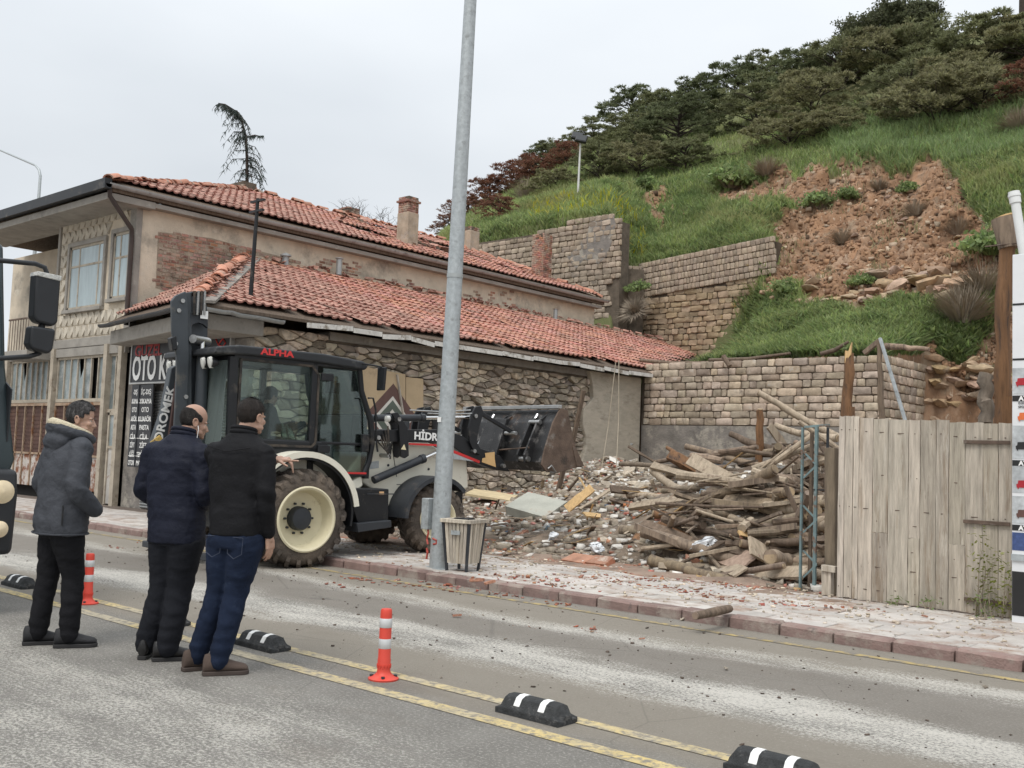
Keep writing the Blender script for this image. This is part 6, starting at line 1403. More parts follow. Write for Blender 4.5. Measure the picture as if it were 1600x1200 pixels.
def hand(mb, W, D, Nn, curl=(.2, .2, .2, .2), s=1., thumb=.6, right=True):
    """W wrist, D direction of the fingers, Nn back-of-hand normal; curl per finger (index first)"""
    W, D, Nn = Vector(W), Vector(D).normalized(), Vector(Nn).normalized(); S = D.cross(Nn).normalized(); S = S if right else -S; Nn = Nn.normalized()
    limb(mb, [W-D*.05, W, W+D*.03], [.027*s, .025*s, .028*s], 12, 3)
    for k in range(4):
        o = W+S*((1.5-k)*-.019*s)*-1+D*.085*s; mb.tube([W+D*.01+S*((k-1.5)*-.012*s), W+D*.088*s+S*((k-1.5)*-.0195*s)], [.017*s, .0135*s], 8)
        a = W+D*.088*s+S*((k-1.5)*-.0195*s); d = D.copy(); L = (.041, .046, .043, .034)[k]*s; r = .0088*s
        for j in range(3):
            d = (d*math.cos(curl[k])-Nn*math.sin(curl[k])).normalized(); b = a+d*L*(1, .68, .55)[j]; mb.tube([a, b], [r, r*.9], 8); ball(mb, b, r*.93, None, 6); a = b; r *= .92
    a = W+D*.025*s+S*.026*s; d = (D*.75+S*thumb-Nn*.25).normalized()
    for L, r in ((.045*s, .0125*s), (.034*s, .0105*s), (.026*s, .009*s)):
        b = a+d*L; mb.tube([a, b], [r, r*.9], 8); ball(mb, b, r*.92, None, 6); a = b; d = (d*.94+D*.3-Nn*.12).normalized()
def shoe(parent, c, yaw, m_, sole, L=.29, w=.052, laces=None, tall=.0):
    M = Matrix.Translation(c) @ Matrix.Rotation(yaw, 4, 'Z'); mb = MB(); v = []
    secs = [(-.096, .022, .05, .085+tall), (-.088, .033, .06, .115+tall), (-.05, .038, .055, .125+tall), (-.01, .037, .05, .12), (.03, .038, .045, .098), (.07, .041, .04, .078), (.11, .045, .034, .064), (.145, .044, .03, .055), (.172, .036, .026, .046), (.19, .018, .02, .028)]
    n = 16
    for y, rx, h0, top in secs:
        for k in range(n):
            a = 2*math.pi*k/n; z = (top/2)+math.sin(a)*top/2; v.append(M @ Vector((math.cos(a)*rx*(1.0 if z < top*.6 else .85), y, z+.02)))
    f = [tuple(range(n)), tuple(len(v)-1-q for q in range(n))]
    for i in range(len(secs)-1):
        for k in range(n): a = i*n+k; b = i*n+(k+1) % n; f.append((a, b, b+n, a+n))
    mb.add(v, f); o = mb.build('shoe', m_, parent, smooth=60)
    q = []
    for y, rx in ((-.100, .016), (-.096, .029), (-.06, .038), (0, .036), (.06, .041), (.11, .048), (.15, .047), (.178, .036), (.197, .014)): q.append((rx, y))
    q = q+[(-x, y) for x, y in reversed(q)]; MB().prism([M @ Vector((x, y, .0)) for x, y in q], (0, 0, .028)).build('sole', sole, o, bevel=.006)
    for k in range(4):
        y = .02+k*.022; a, b = M @ Vector((-.022, y, .092-k*.008)), M @ Vector((.022, y+.006, .092-k*.008)); MB().tube([a, (a+b)/2+Vector((0, 0, .006)), b], .003, 5).build('lace', laces or M_black, o)
    return o
CR = Vector((math.cos(YAW), math.sin(YAW), 0)); CF = Vector((-math.sin(YAW), math.cos(YAW), 0))
def person(px, py, label, mname='person'):
    p = atz(px, py, 0); return empty(mname, (p.x, p.y, 0), YAW, label, 'person')
def trousers(root, hips, hy, legs, m_, r=(.125, .098, .078), waist_z=1.0, seat=.17, name='trousers', cuffs=.068, amp=1.):
    mb = MB(); hx = Vector(hips); ax = Vector((math.cos(hy), math.sin(hy), 0))
    loft(mb, [(hx+Vector((0, 0, waist_z-hx.z)), .165, .115, hy), (hx+Vector((0, 0, .02)), .18, .13, hy), (hx-Vector((0, 0, .06)), .185, .14, hy), (hx-Vector((0, 0, .12)), .165, .13, hy)])
    it = []
    for s, kn, an in legs:
        h = hx+ax*(.085*s)-Vector((0, 0, .08)); kn, an = Vector(kn), Vector(an)
        limb(mb, [h, h.lerp(kn, .5)+Vector((0, -.01, 0)), kn, kn.lerp(an, .45)+Vector((0, -.015, 0)), an+Vector((0, 0, .045))], [r[0], r[1], r[2], r[2]*.95, cuffs], 18, 4)
        it += [(kn, .10, .005, (18, 14, 62)), (an+Vector((0, 0, .09)), .085, .008, (14, 9, 80)), (kn+Vector((0, 0, -.16)), .10, .004, (10, 0, 60)), (h+Vector((0, 0, -.06)), .10, .004, (25, 0, 50))]
    return organic(name, mb, .0095, m_, root, 3, folds(amp, it, .0035, 8))
# ------------------------------------------------------------------ man in the grey parka
def man1():
    root = person(82, 1010, 'man in a grey hooded parka and black jeans standing at the left, seen from behind'); th = -R_(42); ax = Vector((math.cos(th), math.sin(th), 0)); fw = Vector((-math.sin(th), math.cos(th), 0))
    jk = mat('grey_parka', (.060, .064, .074), .65, spec=.15, var=.15, vs=5, bump=.5, bs=35); lin = mat('cream_lining', (.62, .55, .40), .9, var=.12, vs=30, bump=1, bs=60)
    hips = Vector((.01, 0, .90)); ftL, ftR = Vector((-.13, .04, 0)), Vector((.12, -.02, 0))
    trousers(root, hips, th, ((-1, (-.09, .05, .50), ftL+Vector((.0, 0, .05))), (1, (.12, .0, .50), ftR+Vector((0, 0, .05)))), mat('black_jeans', (.012, .012, .014), .85, spec=.15, var=.2, bump=.4, bs=90))
    blk = mat('black_shoe', (.018, .018, .02), .6, var=.15, bump=.3, bs=90); sol = mat('dark_sole', (.028, .027, .027), .8)
    shoe(root, ftL+Vector((0, 0, .0)), -R_(62), blk, sol); shoe(root, ftR, -R_(66), blk, sol)
    mb = MB(); C0 = Vector((.0, 0, 0))
    loft(mb, [(C0+Vector((.0, 0, .80)), .225, .165, th), (C0+Vector((0, 0, .90)), .228, .17, th), (C0+Vector((.0, 0, 1.06)), .21, .16, th), (C0+Vector((.0, 0, 1.22)), .22, .158, th), (C0+fw*.01+Vector((0, 0, 1.36)), .228, .145, th), (C0+fw*.02+Vector((0, 0, 1.44)), .205, .125, th), (C0+fw*.03+Vector((0, 0, 1.50)), .14, .11, th), (C0+fw*.035+Vector((0, 0, 1.545)), .085, .09, th)])
    def arm(s):
        S = ax*(.205*s)+fw*.02+Vector((0, 0, 1.43)); E = ax*(.275*s)-fw*.045+Vector((0, 0, 1.14)); Wr = ax*(.235*s)+fw*.13+Vector((0, 0, .99)); limb(mb, [S-ax*(.05*s), S, S.lerp(E, .5), E, E.lerp(Wr, .6), Wr], [.075, .082, .078, .073, .066, .056], 16, 4); return S, E, Wr
    a1, a2 = arm(-1), arm(1)
    it = [(a2[1], .10, .010, (20, 20, 55)), (a1[1], .10, .010, (-20, 20, 55)), (a2[0]-Vector((0, 0, .12)), .08, .006, (30, 0, 30)), ((0, -.12, 1.0), .20, .006, (12, 0, 34)), ((.05, -.12, 1.25), .16, .004, (26, 0, 22))]
    o = organic('jacket', mb, .010, jk, root, 4, folds(1, it, .005, 6))
    # seams, hem, side zip
    h = MB(); n = 40; q = []
    for k in range(n+1):
        a = 2*math.pi*k/n; x, y = .226*math.cos(a), .166*math.sin(a); x = .229*math.copysign(abs(math.cos(a))**.87, math.cos(a)); y = .169*math.copysign(abs(math.sin(a))**.87, math.sin(a)); q.append(Vector((x*math.cos(th)-y*math.sin(th), x*math.sin(th)+y*math.cos(th), .812)))
    h.tube(q, .007, 6); h.build('hem', jk, o, smooth=60)
    p = ax*.20-fw*.085; h = MB().tube([p*1.07+Vector((0, 0, 1.02)), p*1.1+Vector((0, 0, .96)), p*1.09+Vector((0, 0, .88))], .006, 6); h.build('pocket_zip', M_black, o)
    # hood lying on the back, cream inside
    hc = -fw*.065+Vector((0, 0, 1.47)); mb = MB(); K = 22
    rim = []
    for k in range(K+1):
        a = R_(-150)+R_(300)*k/K-math.pi/2+th; rr = .135+.02*math.cos(a-th); rim.append(Vector((math.cos(a)*rr, math.sin(a)*rr*.95, 0))+fw*.03+Vector((0, 0, 1.53+.045*math.cos((k/K-.5)*6.28))))
    mb.tube(rim, [.028+.022*math.sin(math.pi*k/K) for k in range(K+1)], 10)
    ball(mb, hc+Vector((0, 0, -.0)), (.145, .085, .095), Matrix.Rotation(th, 3, 'Z')); ball(mb, hc-fw*.025+Vector((0, 0, -.10)), (.085, .05, .075), Matrix.Rotation(th, 3, 'Z'))
    organic('hood', mb, .009, jk, root, 4, folds(1, [((0, -.12, 1.45), .12, .006, (10, 0, 55))], .005, 8))
    rim2 = [(p-fw*.01)*1.0+Vector((0, 0, .034)) for p in rim]; MB().tube(rim2, [.016+.016*math.sin(math.pi*k/K) for k in range(K+1)], 8).build('hood_lining', lin, root, smooth=60)
    l2 = MB(); ball(l2, hc+fw*.05+Vector((0, 0, .05)), (.125, .075, .050), Matrix.Rotation(th, 3, 'Z')); l2.build('hood_lining', lin, root, smooth=180)
    mb = MB(); HM = Matrix.Translation(Vector((.045, .01, 1.545))+fw*.035) @ Matrix.Rotation(-R_(80), 4, 'Z') @ Matrix.Rotation(R_(-8), 4, 'X')
    limb(mb, [fw*.02+Vector((0, 0, 1.40)), fw*.03+Vector((.015, 0, 1.5)), HM @ Vector((0, -.01, .06))], [.075, .062, .055], 16, 4); head_shape(mb, HM)
    organic('body', mb, .0045, SK, root, 2)
    hm = hairmat('greying_hair', (.045, .042, .042), (.20, .19, .185)); head_features(root, HM, SK, hm)
    def keep(d, p): front = p.y+.012 > .052+.9*max(0, p.z-.185)+.35*max(0, .15-p.z)*0; low = p.z < (.055 if p.y < .0 else .105); temple = (p.y > .028 and p.z < .135); return (not ((p.z < .165 and p.y > .055) or low or temple)), (1.5 if p.z > .16 else 1. if p.z > .09 else .6)
    hair(root, HM, hm, keep, .008)
# ------------------------------------------------------------------ bald man in the navy jacket
def man2():
    root = person(245, 1031, 'balding man in a dark navy quilted jacket and dark trousers standing in the middle'); th = -R_(24); ax = Vector((math.cos(th), math.sin(th), 0)); fw = Vector((-math.sin(th), math.cos(th), 0))
    jk = mat('navy_jacket', (.012, .014, .025), .6, spec=.15, var=.15, vs=5, bump=.35, bs=40); Hs = Vector((.085, 0, .90)); T0 = Vector((.055, 0, 0))
    ftL, ftR = Vector((-.10, .06, 0)), Vector((.075, -.02, 0))
    trousers(root, Hs, th, ((-1, (-.01, .06, .50), ftL+Vector((.0, 0, .05))), (1, (.13, .01, .50), ftR+Vector((0, 0, .05)))), mat('charcoal_trousers', (.013, .014, .018), .85, spec=.15, var=.15, bump=.3, bs=90), cuffs=.078, r=(.13, .105, .088))
    blk = mat('black_leather', (.014, .013, .013), .35, var=.15, bump=.2, bs=60); sol = mat('dark_sole', (.028, .027, .027), .8)
    shoe(root, ftL, R_(4), blk, sol); shoe(root, ftR+Vector((0, 0, 0)), -R_(66), blk, sol)
    mb = MB(); V3 = lambda z: Vector((0, 0, z))
    loft(mb, [(T0+Vector((.03, 0, .80)), .205, .155, th), (T0+Vector((.025, 0, .95)), .21, .155, th), (T0+V3(1.1), .205, .145, th), (T0+V3(1.25), .22, .142, th), (T0+fw*.0+V3(1.37), .235, .135, th), (T0+fw*.01+V3(1.45), .215, .12, th), (T0+fw*.03+V3(1.51), .15, .10, th), (T0+fw*.05+V3(1.55), .095, .088, th)])
    def arm(s, wz, wx):
        S = T0+ax*(.215*s)+V3(1.42); E = T0+ax*(.28*s)-fw*.02+V3(1.13); Wr = T0+ax*(wx*s)+fw*.2+V3(wz); limb(mb, [S-ax*(.05*s), S, S.lerp(E, .5), E, E.lerp(Wr, .6), Wr], [.075, .08, .074, .068, .06, .052], 16, 4); return S, E, Wr
    a1, a2 = arm(-1, 1.06, .16), arm(1, 1.06, .16)
    quilt = lambda co: -np.exp(-((((co[:, 2]-.83) % .085)-.0425)/.012)**2)*.0022*(co[:, 2] < 1.40)*(np.hypot(co[:, 0]-.06, co[:, 1]) < .26)
    fl = folds(1, [(a1[1], .10, .008, (-20, 20, 55)), (a2[1], .10, .008, (20, 20, 55)), ((.06, -.12, 1.0), .2, .004, (10, 0, 40))], .0045, 7)
    o = organic('jacket', mb, .0095, jk, root, 3, lambda co: fl(co)+quilt(co))
    # stand-up collar
    q = []
    for k in range(21):
        a = 2*math.pi*k/20; x, y = .083*math.cos(a), .078*math.sin(a); q.append(T0+fw*.06+Vector((x*math.cos(th)-y*math.sin(th), x*math.sin(th)+y*math.cos(th), 1.575-.02*math.sin(a))))
    MB().tube(q, .016, 8).tube([p+V3(-.03) for p in q], .02, 8).build('collar', jk, o, smooth=60)
    mb = MB(); HM = Matrix.Translation(T0+fw*.075+Vector((.03, .0, 1.55))) @ Matrix.Rotation(-R_(58), 4, 'Z') @ Matrix.Rotation(R_(-14), 4, 'X')
    limb(mb, [T0+fw*.02+V3(1.42), T0+fw*.05+V3(1.52), HM @ Vector((0, -.01, .06))], [.07, .062, .056], 16, 4); head_shape(mb, HM, 1.0)
    for s, w in ((-1, a1[2]), (1, a2[2])): hand(mb, w+fw*.02-ax*(.02*s), (-ax*s*.8+fw*.3+V3(.1)), fw*.9+V3(.3), (.5, .55, .55, .6), right=s < 0); limb(mb, [w-fw*.02, w+fw*.02-ax*(.02*s)], [.028, .026], 10, 2)
    organic('body', mb, .0045, SK2, root, 2)
    hm = hairmat('short_dark_hair', (.022, .018, .016), (.06, .055, .05)); head_features(root, HM, SK2, hm)
    def keep(d, p): return ((p.z < .175-.55*max(0, p.y+.045)) and not (p.z < .055) and p.y < .035 and not (p.y > -.012 and p.z < .10)), .7
    hair(root, HM, hm, keep, .005, amp=.005)
    e = HM @ Vector((.083, .008, .075)); MB().tube([e, e+Vector((.01, -.01, -.03)), e+Vector((.005, -.015, -.09)), e+Vector((-.01, .04, -.15))], .0022, 5).build('earphone_wire', M_white, root)
# ------------------------------------------------------------------ pointing man in black jacket and blue jeans
def man3():
    root = person(325, 1052, 'man in a black jacket and blue jeans pointing towards the backhoe, seen from behind'); th = -R_(22); ax = Vector((math.cos(th), math.sin(th), 0)); fw = Vector((-math.sin(th), math.cos(th), 0))
    jk = mat('black_softshell', (.0095, .0095, .011), .7, spec=.15, var=.2, vs=5, bump=.3, bs=60); Hs = Vector((.135, 0, .93)); T0 = Vector((.125, 0, 0)); V3 = lambda z: Vector((0, 0, z))
    ftL, ftR = Vector((-.10, .08, 0)), Vector((.075, -.04, 0))
    jn = mat('blue_jeans', (.012, .019, .040), .85, spec=.15, var=.3, vs=5, bump=.4, bs=140, dirt=[((.028, .040, .068), 5, (.56, .72))])
    tr = trousers(root, Hs, th, ((-1, (.02, .06, .52), ftL+V3(.05)), (1, (.155, .0, .52), ftR+V3(.05))), jn, r=(.125, .10, .078), cuffs=.066, waist_z=1.02)
    # back pockets
    for s in (-1, 1):
        c = Hs+ax*(.085*s)-fw*.121+V3(-.085); qd = [(-.06, .05), (.06, .05), (.055, -.055), (0, -.085), (-.055, -.055)]
        MB().tube([c+ax*x+V3(z)-fw*(.012-abs(x)*.12) for x, z in qd+qd[:1]], .0022, 4).build('pocket_seam', mat('jeans_thread', (.05, .06, .09), .8), tr)
    br_ = mat('brown_suede', (.085, .060, .048), .85, var=.2, bump=.3, bs=90); sol = mat('brown_sole', (.06, .045, .038), .8)
    shoe(root, ftL, -R_(50), br_, sol, laces=M_dwood); shoe(root, ftR, -R_(66), br_, sol, laces=M_dwood)
    mb = MB()
    loft(mb, [(T0+Vector((.012, 0, .90)), .185, .14, th), (T0+Vector((.01, 0, 1.0)), .188, .138, th), (T0+V3(1.14), .19, .13, th), (T0+V3(1.28), .21, .13, th), (T0+V3(1.40), .225, .128, th), (T0+fw*.005+V3(1.48), .20, .112, th), (T0+fw*.02+V3(1.535), .14, .09, th), (T0+fw*.03+V3(1.575), .085, .078, th)])
    S = T0+ax*.20+V3(1.44); E = T0+ax*.245-fw*.03+V3(1.17); Wr = T0+ax*.225+fw*.05+V3(.93)
    limb(mb, [S-ax*.05, S, S.lerp(E, .5), E, E.lerp(Wr, .6), Wr], [.072, .076, .068, .062, .054, .047], 16, 4)
    S2 = T0-ax*.20+V3(1.44); E2 = T0-ax*.24+fw*.14+V3(1.27); W2_ = T0+ax*.03+fw*.33+V3(1.40)
    limb(mb, [S2+ax*.05, S2, S2.lerp(E2, .5), E2, E2.lerp(W2_, .6), W2_], [.072, .076, .066, .06, .05, .044], 16, 4)
    o = organic('jacket', mb, .0095, jk, root, 4, folds(1, [(E, .11, .009, (20, 20, 50)), (S-V3(.14), .09, .005, (30, 0, 30)), ((.12, -.1, 1.12), .2, .004, (14, 0, 34)), (E2, .1, .008, (20, 10, 50))], .004, 6))
    q = []
    for k in range(21):
        a = 2*math.pi*k/20; x, y = .078*math.cos(a), .072*math.sin(a); q.append(T0+fw*.035+Vector((x*math.cos(th)-y*math.sin(th), x*math.sin(th)+y*math.cos(th), 1.595-.015*math.sin(a))))
    MB().tube(q, .014, 8).tube([p+V3(-.028) for p in q], .02, 8).build('collar', jk, o, smooth=60)
    sm_ = MB().tube([T0-ax*.17-fw*.112+V3(1.475), T0-fw*.137+V3(1.445), T0+ax*.17-fw*.112+V3(1.475)], .0035, 5); sm_.build('seam', jk, o)
    mb = MB(); HM = Matrix.Translation(T0+fw*.035+Vector((.035, .02, 1.585))) @ Matrix.Rotation(-R_(30), 4, 'Z') @ Matrix.Rotation(R_(-4), 4, 'X')
    limb(mb, [T0+fw*.01+V3(1.45), T0+fw*.03+V3(1.55), HM @ Vector((0, -.012, .06))], [.07, .060, .057], 16, 4); head_shape(mb, HM, .98)
    D = (ax*.97+fw*.2+V3(.03)).normalized(); hw = W2_+D*.03; limb(mb, [W2_-D*.03, hw], [.030, .027], 12, 2); hand(mb, hw, D, (fw*-.25+V3(1)), (.02, 1.0, 1.1, 1.15), .95, right=True)
    hr = Wr-V3(.02)+fw*.01; hand(mb, hr, V3(-1)+fw*.2, ax, (.25, .3, .3, .35), right=False)
    organic('body', mb, .0042, SK, root, 2)
    hm = hairmat('dark_brown_hair', (.020, .014, .011), (.05, .037, .03)); head_features(root, HM, SK, hm)
    def keep(d, p): return (not ((p.z < .17 and p.y > .05) or p.z < (.035 if p.y < -.02 else .10) or (p.y > .02 and p.z < .13))), (1.1 if p.z > .13 else .65)
    hair(root, HM, hm, keep, .006, amp=.006)
man1(); man2(); man3()
# ------------------------------------------------------------------ operator seated in the cab
def operator():
    base = origin; root = empty('person', (origin.x, origin.y, 1.15), math.atan2(HD.y, HD.x), 'operator in a dark jacket sitting at the controls inside the backhoe cab', 'person')
    jk = mat('dark_work_jacket', (.015, .017, .022), .8, var=.2, bump=.3); mb = MB(); X = -.18
    # local x forward
    loft(mb, [((X, 0, .33), .13, .19, 0), ((X, 0, .5), .13, .20, 0), ((X+.04, 0, .75), .13, .225, 0), ((X+.08, 0, .86), .10, .19, 0), ((X+.1, 0, .93), .07, .09, 0)])
    for s in (-1, 1):
        limb(mb, [(X+.07, .17*s, .83), (X+.12, .25*s, .6), (X+.42, .2*s, .62), (X+.58, .14*s, .68)], [.075, .065, .055, .045], 12, 4)
        limb(mb, [(X, .1*s, .40), (X+.5, .14*s, .42), (X+.55, .14*s, .05)], [.095, .075, .055], 12, 4)
    organic('jacket', mb, .014, jk, root, 4, folds(1, [], .006, 7)); mb = MB(); HM = Matrix.Translation((X+.13, 0, .93)) @ Matrix.Rotation(-R_(84), 4, 'Z') @ Matrix.Rotation(R_(-12), 4, 'X')
    limb(mb, [(X+.08, 0, .82), (X+.11, 0, .92), HM @ Vector((0, -.01, .06))], [.07, .06, .055], 14, 3); head_shape(mb, HM)
    for s in (-1, 1): hand(mb, (X+.6, .13*s, .69), (.9, -.3*s, -.1), (.1, 0, 1), (.5, .6, .6, .6), right=s < 0)
    organic('body', mb, .006, SK2, root, 2); hm = hairmat('short_dark_hair', (.022, .018, .016), (.06, .055, .05)); head_features(root, HM, SK2, hm)
    hair(root, HM, hm, lambda d, p: (not ((p.z < .17 and p.y > .05) or p.z < (.04 if p.y < -.02 else .10)), 1.), .012)
operator()
# ================================================================== STREET FURNITURE
lp = empty('street_lamp', (-9.0, 8.99, .08), 0, 'leaning galvanised lamp post at the kerb in front of the backhoe', 'street lamp', ws=True)
b0 = Vector((-9.0, 8.97, .08)); top = at(735, 2, 8.97); dv = (top-b0).normalized(); tp = b0+dv*9.0
P = [b0.lerp(tp, k/8) for k in range(9)]
MB().tube(P, [.118-.006*k for k in range(9)], 12).build('pole', M_galv, lp, smooth=40)
for t_ in (.40,): c = b0.lerp(tp, t_); MB().cyl(c, c+dv*.05, .105, n=12).build('collar', M_zinc, lp, smooth=40)
MB().box((-9.2, 8.8, .07), (-8.8, 9.15, .10)).build('base_plate', M_galv, lp)
c = b0+dv*.66; MB().box((c.x-.22, c.y-.135, c.z-.18), (c.x-.10, c.y+.0, c.z+.2)).build('fuse_box', M_galv, lp, bevel=.01)
MB().box((c.x-.02, c.y-.118, 1.88), (c.x+.04, c.y-.112, 1.94)).build('sticker', M_white, lp)
M_graf = mat('red_graffiti', (.40, .07, .05), .6, var=.3, vs=20)
for pts in ([(-.12, .5), (-.10, .44), (-.13, .36), (-.10, .3)], [(-.125, .25), (-.1, .2), (-.12, .12)], [(.0, .38), (.05, .36), (.05, .32), (.01, .31)]): MB().tube([(b0.x+x, b0.y-.128+abs(x+.02)*.35, z+.08) for x, z in pts], .013, 5).build('graffiti_mark', M_graf, lp)
MB().tube([tp-dv*.1, tp+Vector((.1, -.4, .3)), tp+Vector((.3, -1.6, .5))], [.06, .05, .04], 8).build('lamp_arm', M_galv, lp)
# litter bin: four tapering sides of wooden slats in a steel frame
bn = empty('litter_bin', (-8.60, 8.98, .1), R_(12), 'small wooden slatted litter bin with a dark steel frame beside the lamp post', 'litter bin')
hb2, ht = .135, .185; z0, z1 = .10, .60
for k in range(4):
    R4 = Matrix.Rotation(k*math.pi/2, 4, 'Z'); c0, c1 = R4 @ Vector((hb2, -hb2, .0)), R4 @ Vector((ht, -ht, z1)); MB().beam(c0, c1, .028, .028).build('leg', M_dgrey, bn)
    n = 6
    for i in range(n):
        t_ = (i+.5)/n*2-1; w_ = .040; a0_, a1_ = R4 @ Vector((t_*(hb2-.01), -hb2-.01, z0)), R4 @ Vector((t_*(ht-.02), -ht-.0, z1-.02)); MB().beam(a0_, a1_, w_ if k % 2 == 0 else .014, .014 if k % 2 == 0 else w_, up=(0, -1, 0)).build('slat', M_wood, bn)
    a, b = R4 @ Vector((-ht-.03, -ht-.0, z1)), R4 @ Vector((ht-.03, -ht-.0, z1)); MB().beam(a, b, .06, .045).build('rim_board', M_wood, bn, bevel=.005)
MB().box((-hb2, -hb2, z0), (hb2, hb2, z0+.02)).build('bottom', M_dgrey, bn)
MB().lathe([(.12, .12), (.13, .55), (.125, .63), (.11, .60), (.105, .15)], n=20).build('liner', M_black, bn, smooth=50)
MB().box((-.05, -ht-.03, .44), (.07, -ht-.012, .49)).build('ash_plate', M_galv, bn)
# bollards
M_ob = mat('orange_plastic', (.62, .065, .042), .5, var=.08, vs=6, dirt=[((.45, .16, .10), 5, (.6, .75))]); M_refl = mat('reflective_band', (.55, .56, .56), .35, .1, var=.1)
def bollard(x, y, label):
    r = empty('bollard', (x, y, 0), 0, label, 'bollard', 'orange bollards on the centre line')
    MB().lathe([(.0, 0), (.098, 0), (.10, .010), (.088, .018), (.062, .028), (.047, .045), (.043, .06), (.043, .13), (.041, .135), (.0385, .42), (.037, .445), (.032, .455), (0, .458)], n=28).build('post', M_ob, r, smooth=40)
    for a, b in ((.20, .265), (.335, .395)): MB().lathe([(.040, a), (.0415, a+.002), (.0405, b-.002), (.0385, b)], n=28).build('reflective_band', M_refl, r, smooth=60)
    for k in range(14):
        a = 2*math.pi*k/14; MB().beam((math.cos(a)*.042, math.sin(a)*.042, .075), (math.cos(a+.22)*.044, math.sin(a+.22)*.044, .10), .008, .006).beam((math.cos(a+.22)*.044, math.sin(a+.22)*.044, .10), (math.cos(a+.44)*.042, math.sin(a+.44)*.042, .075), .008, .006).build('moulding', M_ob, r)
    for k in range(4): a = .8+math.pi/2*k; MB().cyl((math.cos(a)*.078, math.sin(a)*.078, .018), (math.cos(a)*.078, math.sin(a)*.078, .032), .012, n=8).build('fixing_bolt', M_dgrey, r)
bollard(-5.08, 4.6, 'orange and grey banded bollard alone in the middle foreground of the road'); bollard(-9.13, 4.6, 'orange and grey banded bollard behind the legs of the man in the parka')
# rubber lane separators
M_sep = mat('rubber_separator', (.045, .047, .048), .9, var=.3, vs=20, bump=1, bs=70, dirt=[((.16, .155, .15), 14, (.56, .7))])
def separator(x, y, label, rz=0.):
    r = empty('lane_separator', (x, y, 0), rz, label, 'lane separator', 'rubber lane separators')
    v = []; f = []; L_, Wd, Hh = .235, .09, .108; prof = [(-Wd, 0), (-Wd, .035), (-Wd*.82, .055), (-Wd*.55, .095), (-.02, Hh), (.02, Hh), (Wd*.55, .095), (Wd*.82, .055), (Wd, .035), (Wd, 0)]
    xs = [(-L_, .62, .45), (-L_+.045, 1, .97), (-L_+.08, 1, 1), (L_-.08, 1, 1), (L_-.045, 1, .97), (L_, .62, .45)]; n = len(prof)
    for x_, sy, sz in xs:
        for a, b in prof: v.append((x_, a*(sy if b > .036 else 1), b*sz if b > .036 else b))
    for i in range(len(xs)-1):
        for k in range(n-1): f.append((i*n+k, i*n+k+1, (i+1)*n+k+1, (i+1)*n+k))
    f += [tuple(range(n)), tuple((len(xs)-1)*n+k for k in reversed(range(n)))]
    MB().add(v, f).build('body', M_sep, r, bevel=.006)
    for x_ in (-.085, .095):
        pr = prof[2:8]; s_ = MB().prism([(x_-.022, a, b+.003) for a, b in pr]+[(x_-.022, a, b-.004) for a, b in reversed(pr)], (.044, 0, 0)); s_.build('reflective_strip', M_white, r)
separator(-3.80, 4.62, 'black rubber lane separator with two white strips right of the lone bollard'); separator(-2.32, 4.64, 'black rubber lane separator cut off by the bottom edge at the right'); separator(-6.45, 4.62, 'black rubber lane separator right of the man in blue jeans')
separator(-7.8, 4.62, 'black rubber lane separator half hidden behind the balding man'); separator(-10.55, 4.6, 'black rubber lane separator at the far left behind the truck')
# ================================================================== PLANK FENCE
fn = empty('plank_fence', (-4.73, 10.8, .08), 0, 'tall weathered grey plank gate closing off the plot at the right', 'fence', ws=True)
fx0, fx1 = at(1309, 800, 10.8).x, at(1581, 800, 10.8).x; edges = [1309, 1319, 1332, 1341, 1363, 1387, 1419, 1437, 1462, 1482, 1508, 1536, 1560, 1581]
tops = [650, 650, 651, 652, 653, 654, 656, 656, 656, 659, 660, 661, 662]
for i in range(len(edges)-1):
    a, b = at(edges[i], 800, 10.8).x+.003, at(edges[i+1], 800, 10.8).x-.003; zt = at((edges[i]+edges[i+1])/2, tops[i], 10.8).z+random.uniform(-.01, .01); zb_ = .10+random.uniform(0, .02)
    y = 10.8+random.uniform(-.006, .006); cuts = [zb_, zt] if i not in (4, 6, 9) else [zb_, {4: .83, 6: .80, 9: .77}[i], zt]
    for c, d in zip(cuts, cuts[1:]):
        nx_, nz_ = 3, 8; mb = MB(); vv = []
        if i == 9 and c == zb_: c += .0
        for r in range(nz_+1):
            zz = c+.003+(d-c-.006)*r/nz_; e = random.uniform(-.003, .003)
            for q in range(nx_+1):
                xx = a+(b-a)*q/nx_+e; vv.append((xx, y+random.uniform(-.0015, .0015), zz+(random.uniform(-.006, .006) if r in (0, nz_) else 0)))
        ff = [(r*4+q, r*4+q+1, r*4+q+5, r*4+q+4) for r in range(nz_) for q in range(3)]; m0 = len(vv); vv += [(x, y+.022, z) for x, _, z in vv]
        per = [q for q in range(4)]+[r*4+3 for r in range(1, nz_+1)]+[nz_*4+q for q in (2, 1, 0)]+[r*4 for r in range(nz_-1, 0, -1)]
        ff += [(per[k], per[(k+1) % len(per)], per[(k+1) % len(per)]+m0, per[k]+m0) for k in range(len(per))]+[tuple(p+m0 for p in per)]
        o = mb.add(vv, ff).build('plank', M_wood, fn)
        for zz in (c+.12, d-.15, (c+d)/2):
            if d-c > .5: MB().cyl((a+(b-a)*random.uniform(.2, .8), y-.004, zz), (a+(b-a)*random.uniform(.2, .8), y+.004, zz), .005, n=6).build('nail', M_rust, o)
for z, x0 in ((at(1545, 691, 10.78).z, 1506), (at(1545, 817, 10.78).z, 1506), (at(1545, 940, 10.78).z, 1508)):
    a = at(x0, 700, 10.78).x; MB().box((a, 10.765, z-.018), (fx1-.01, 10.792, z+.018)).build('iron_strap', M_rust, fn, bevel=.003)
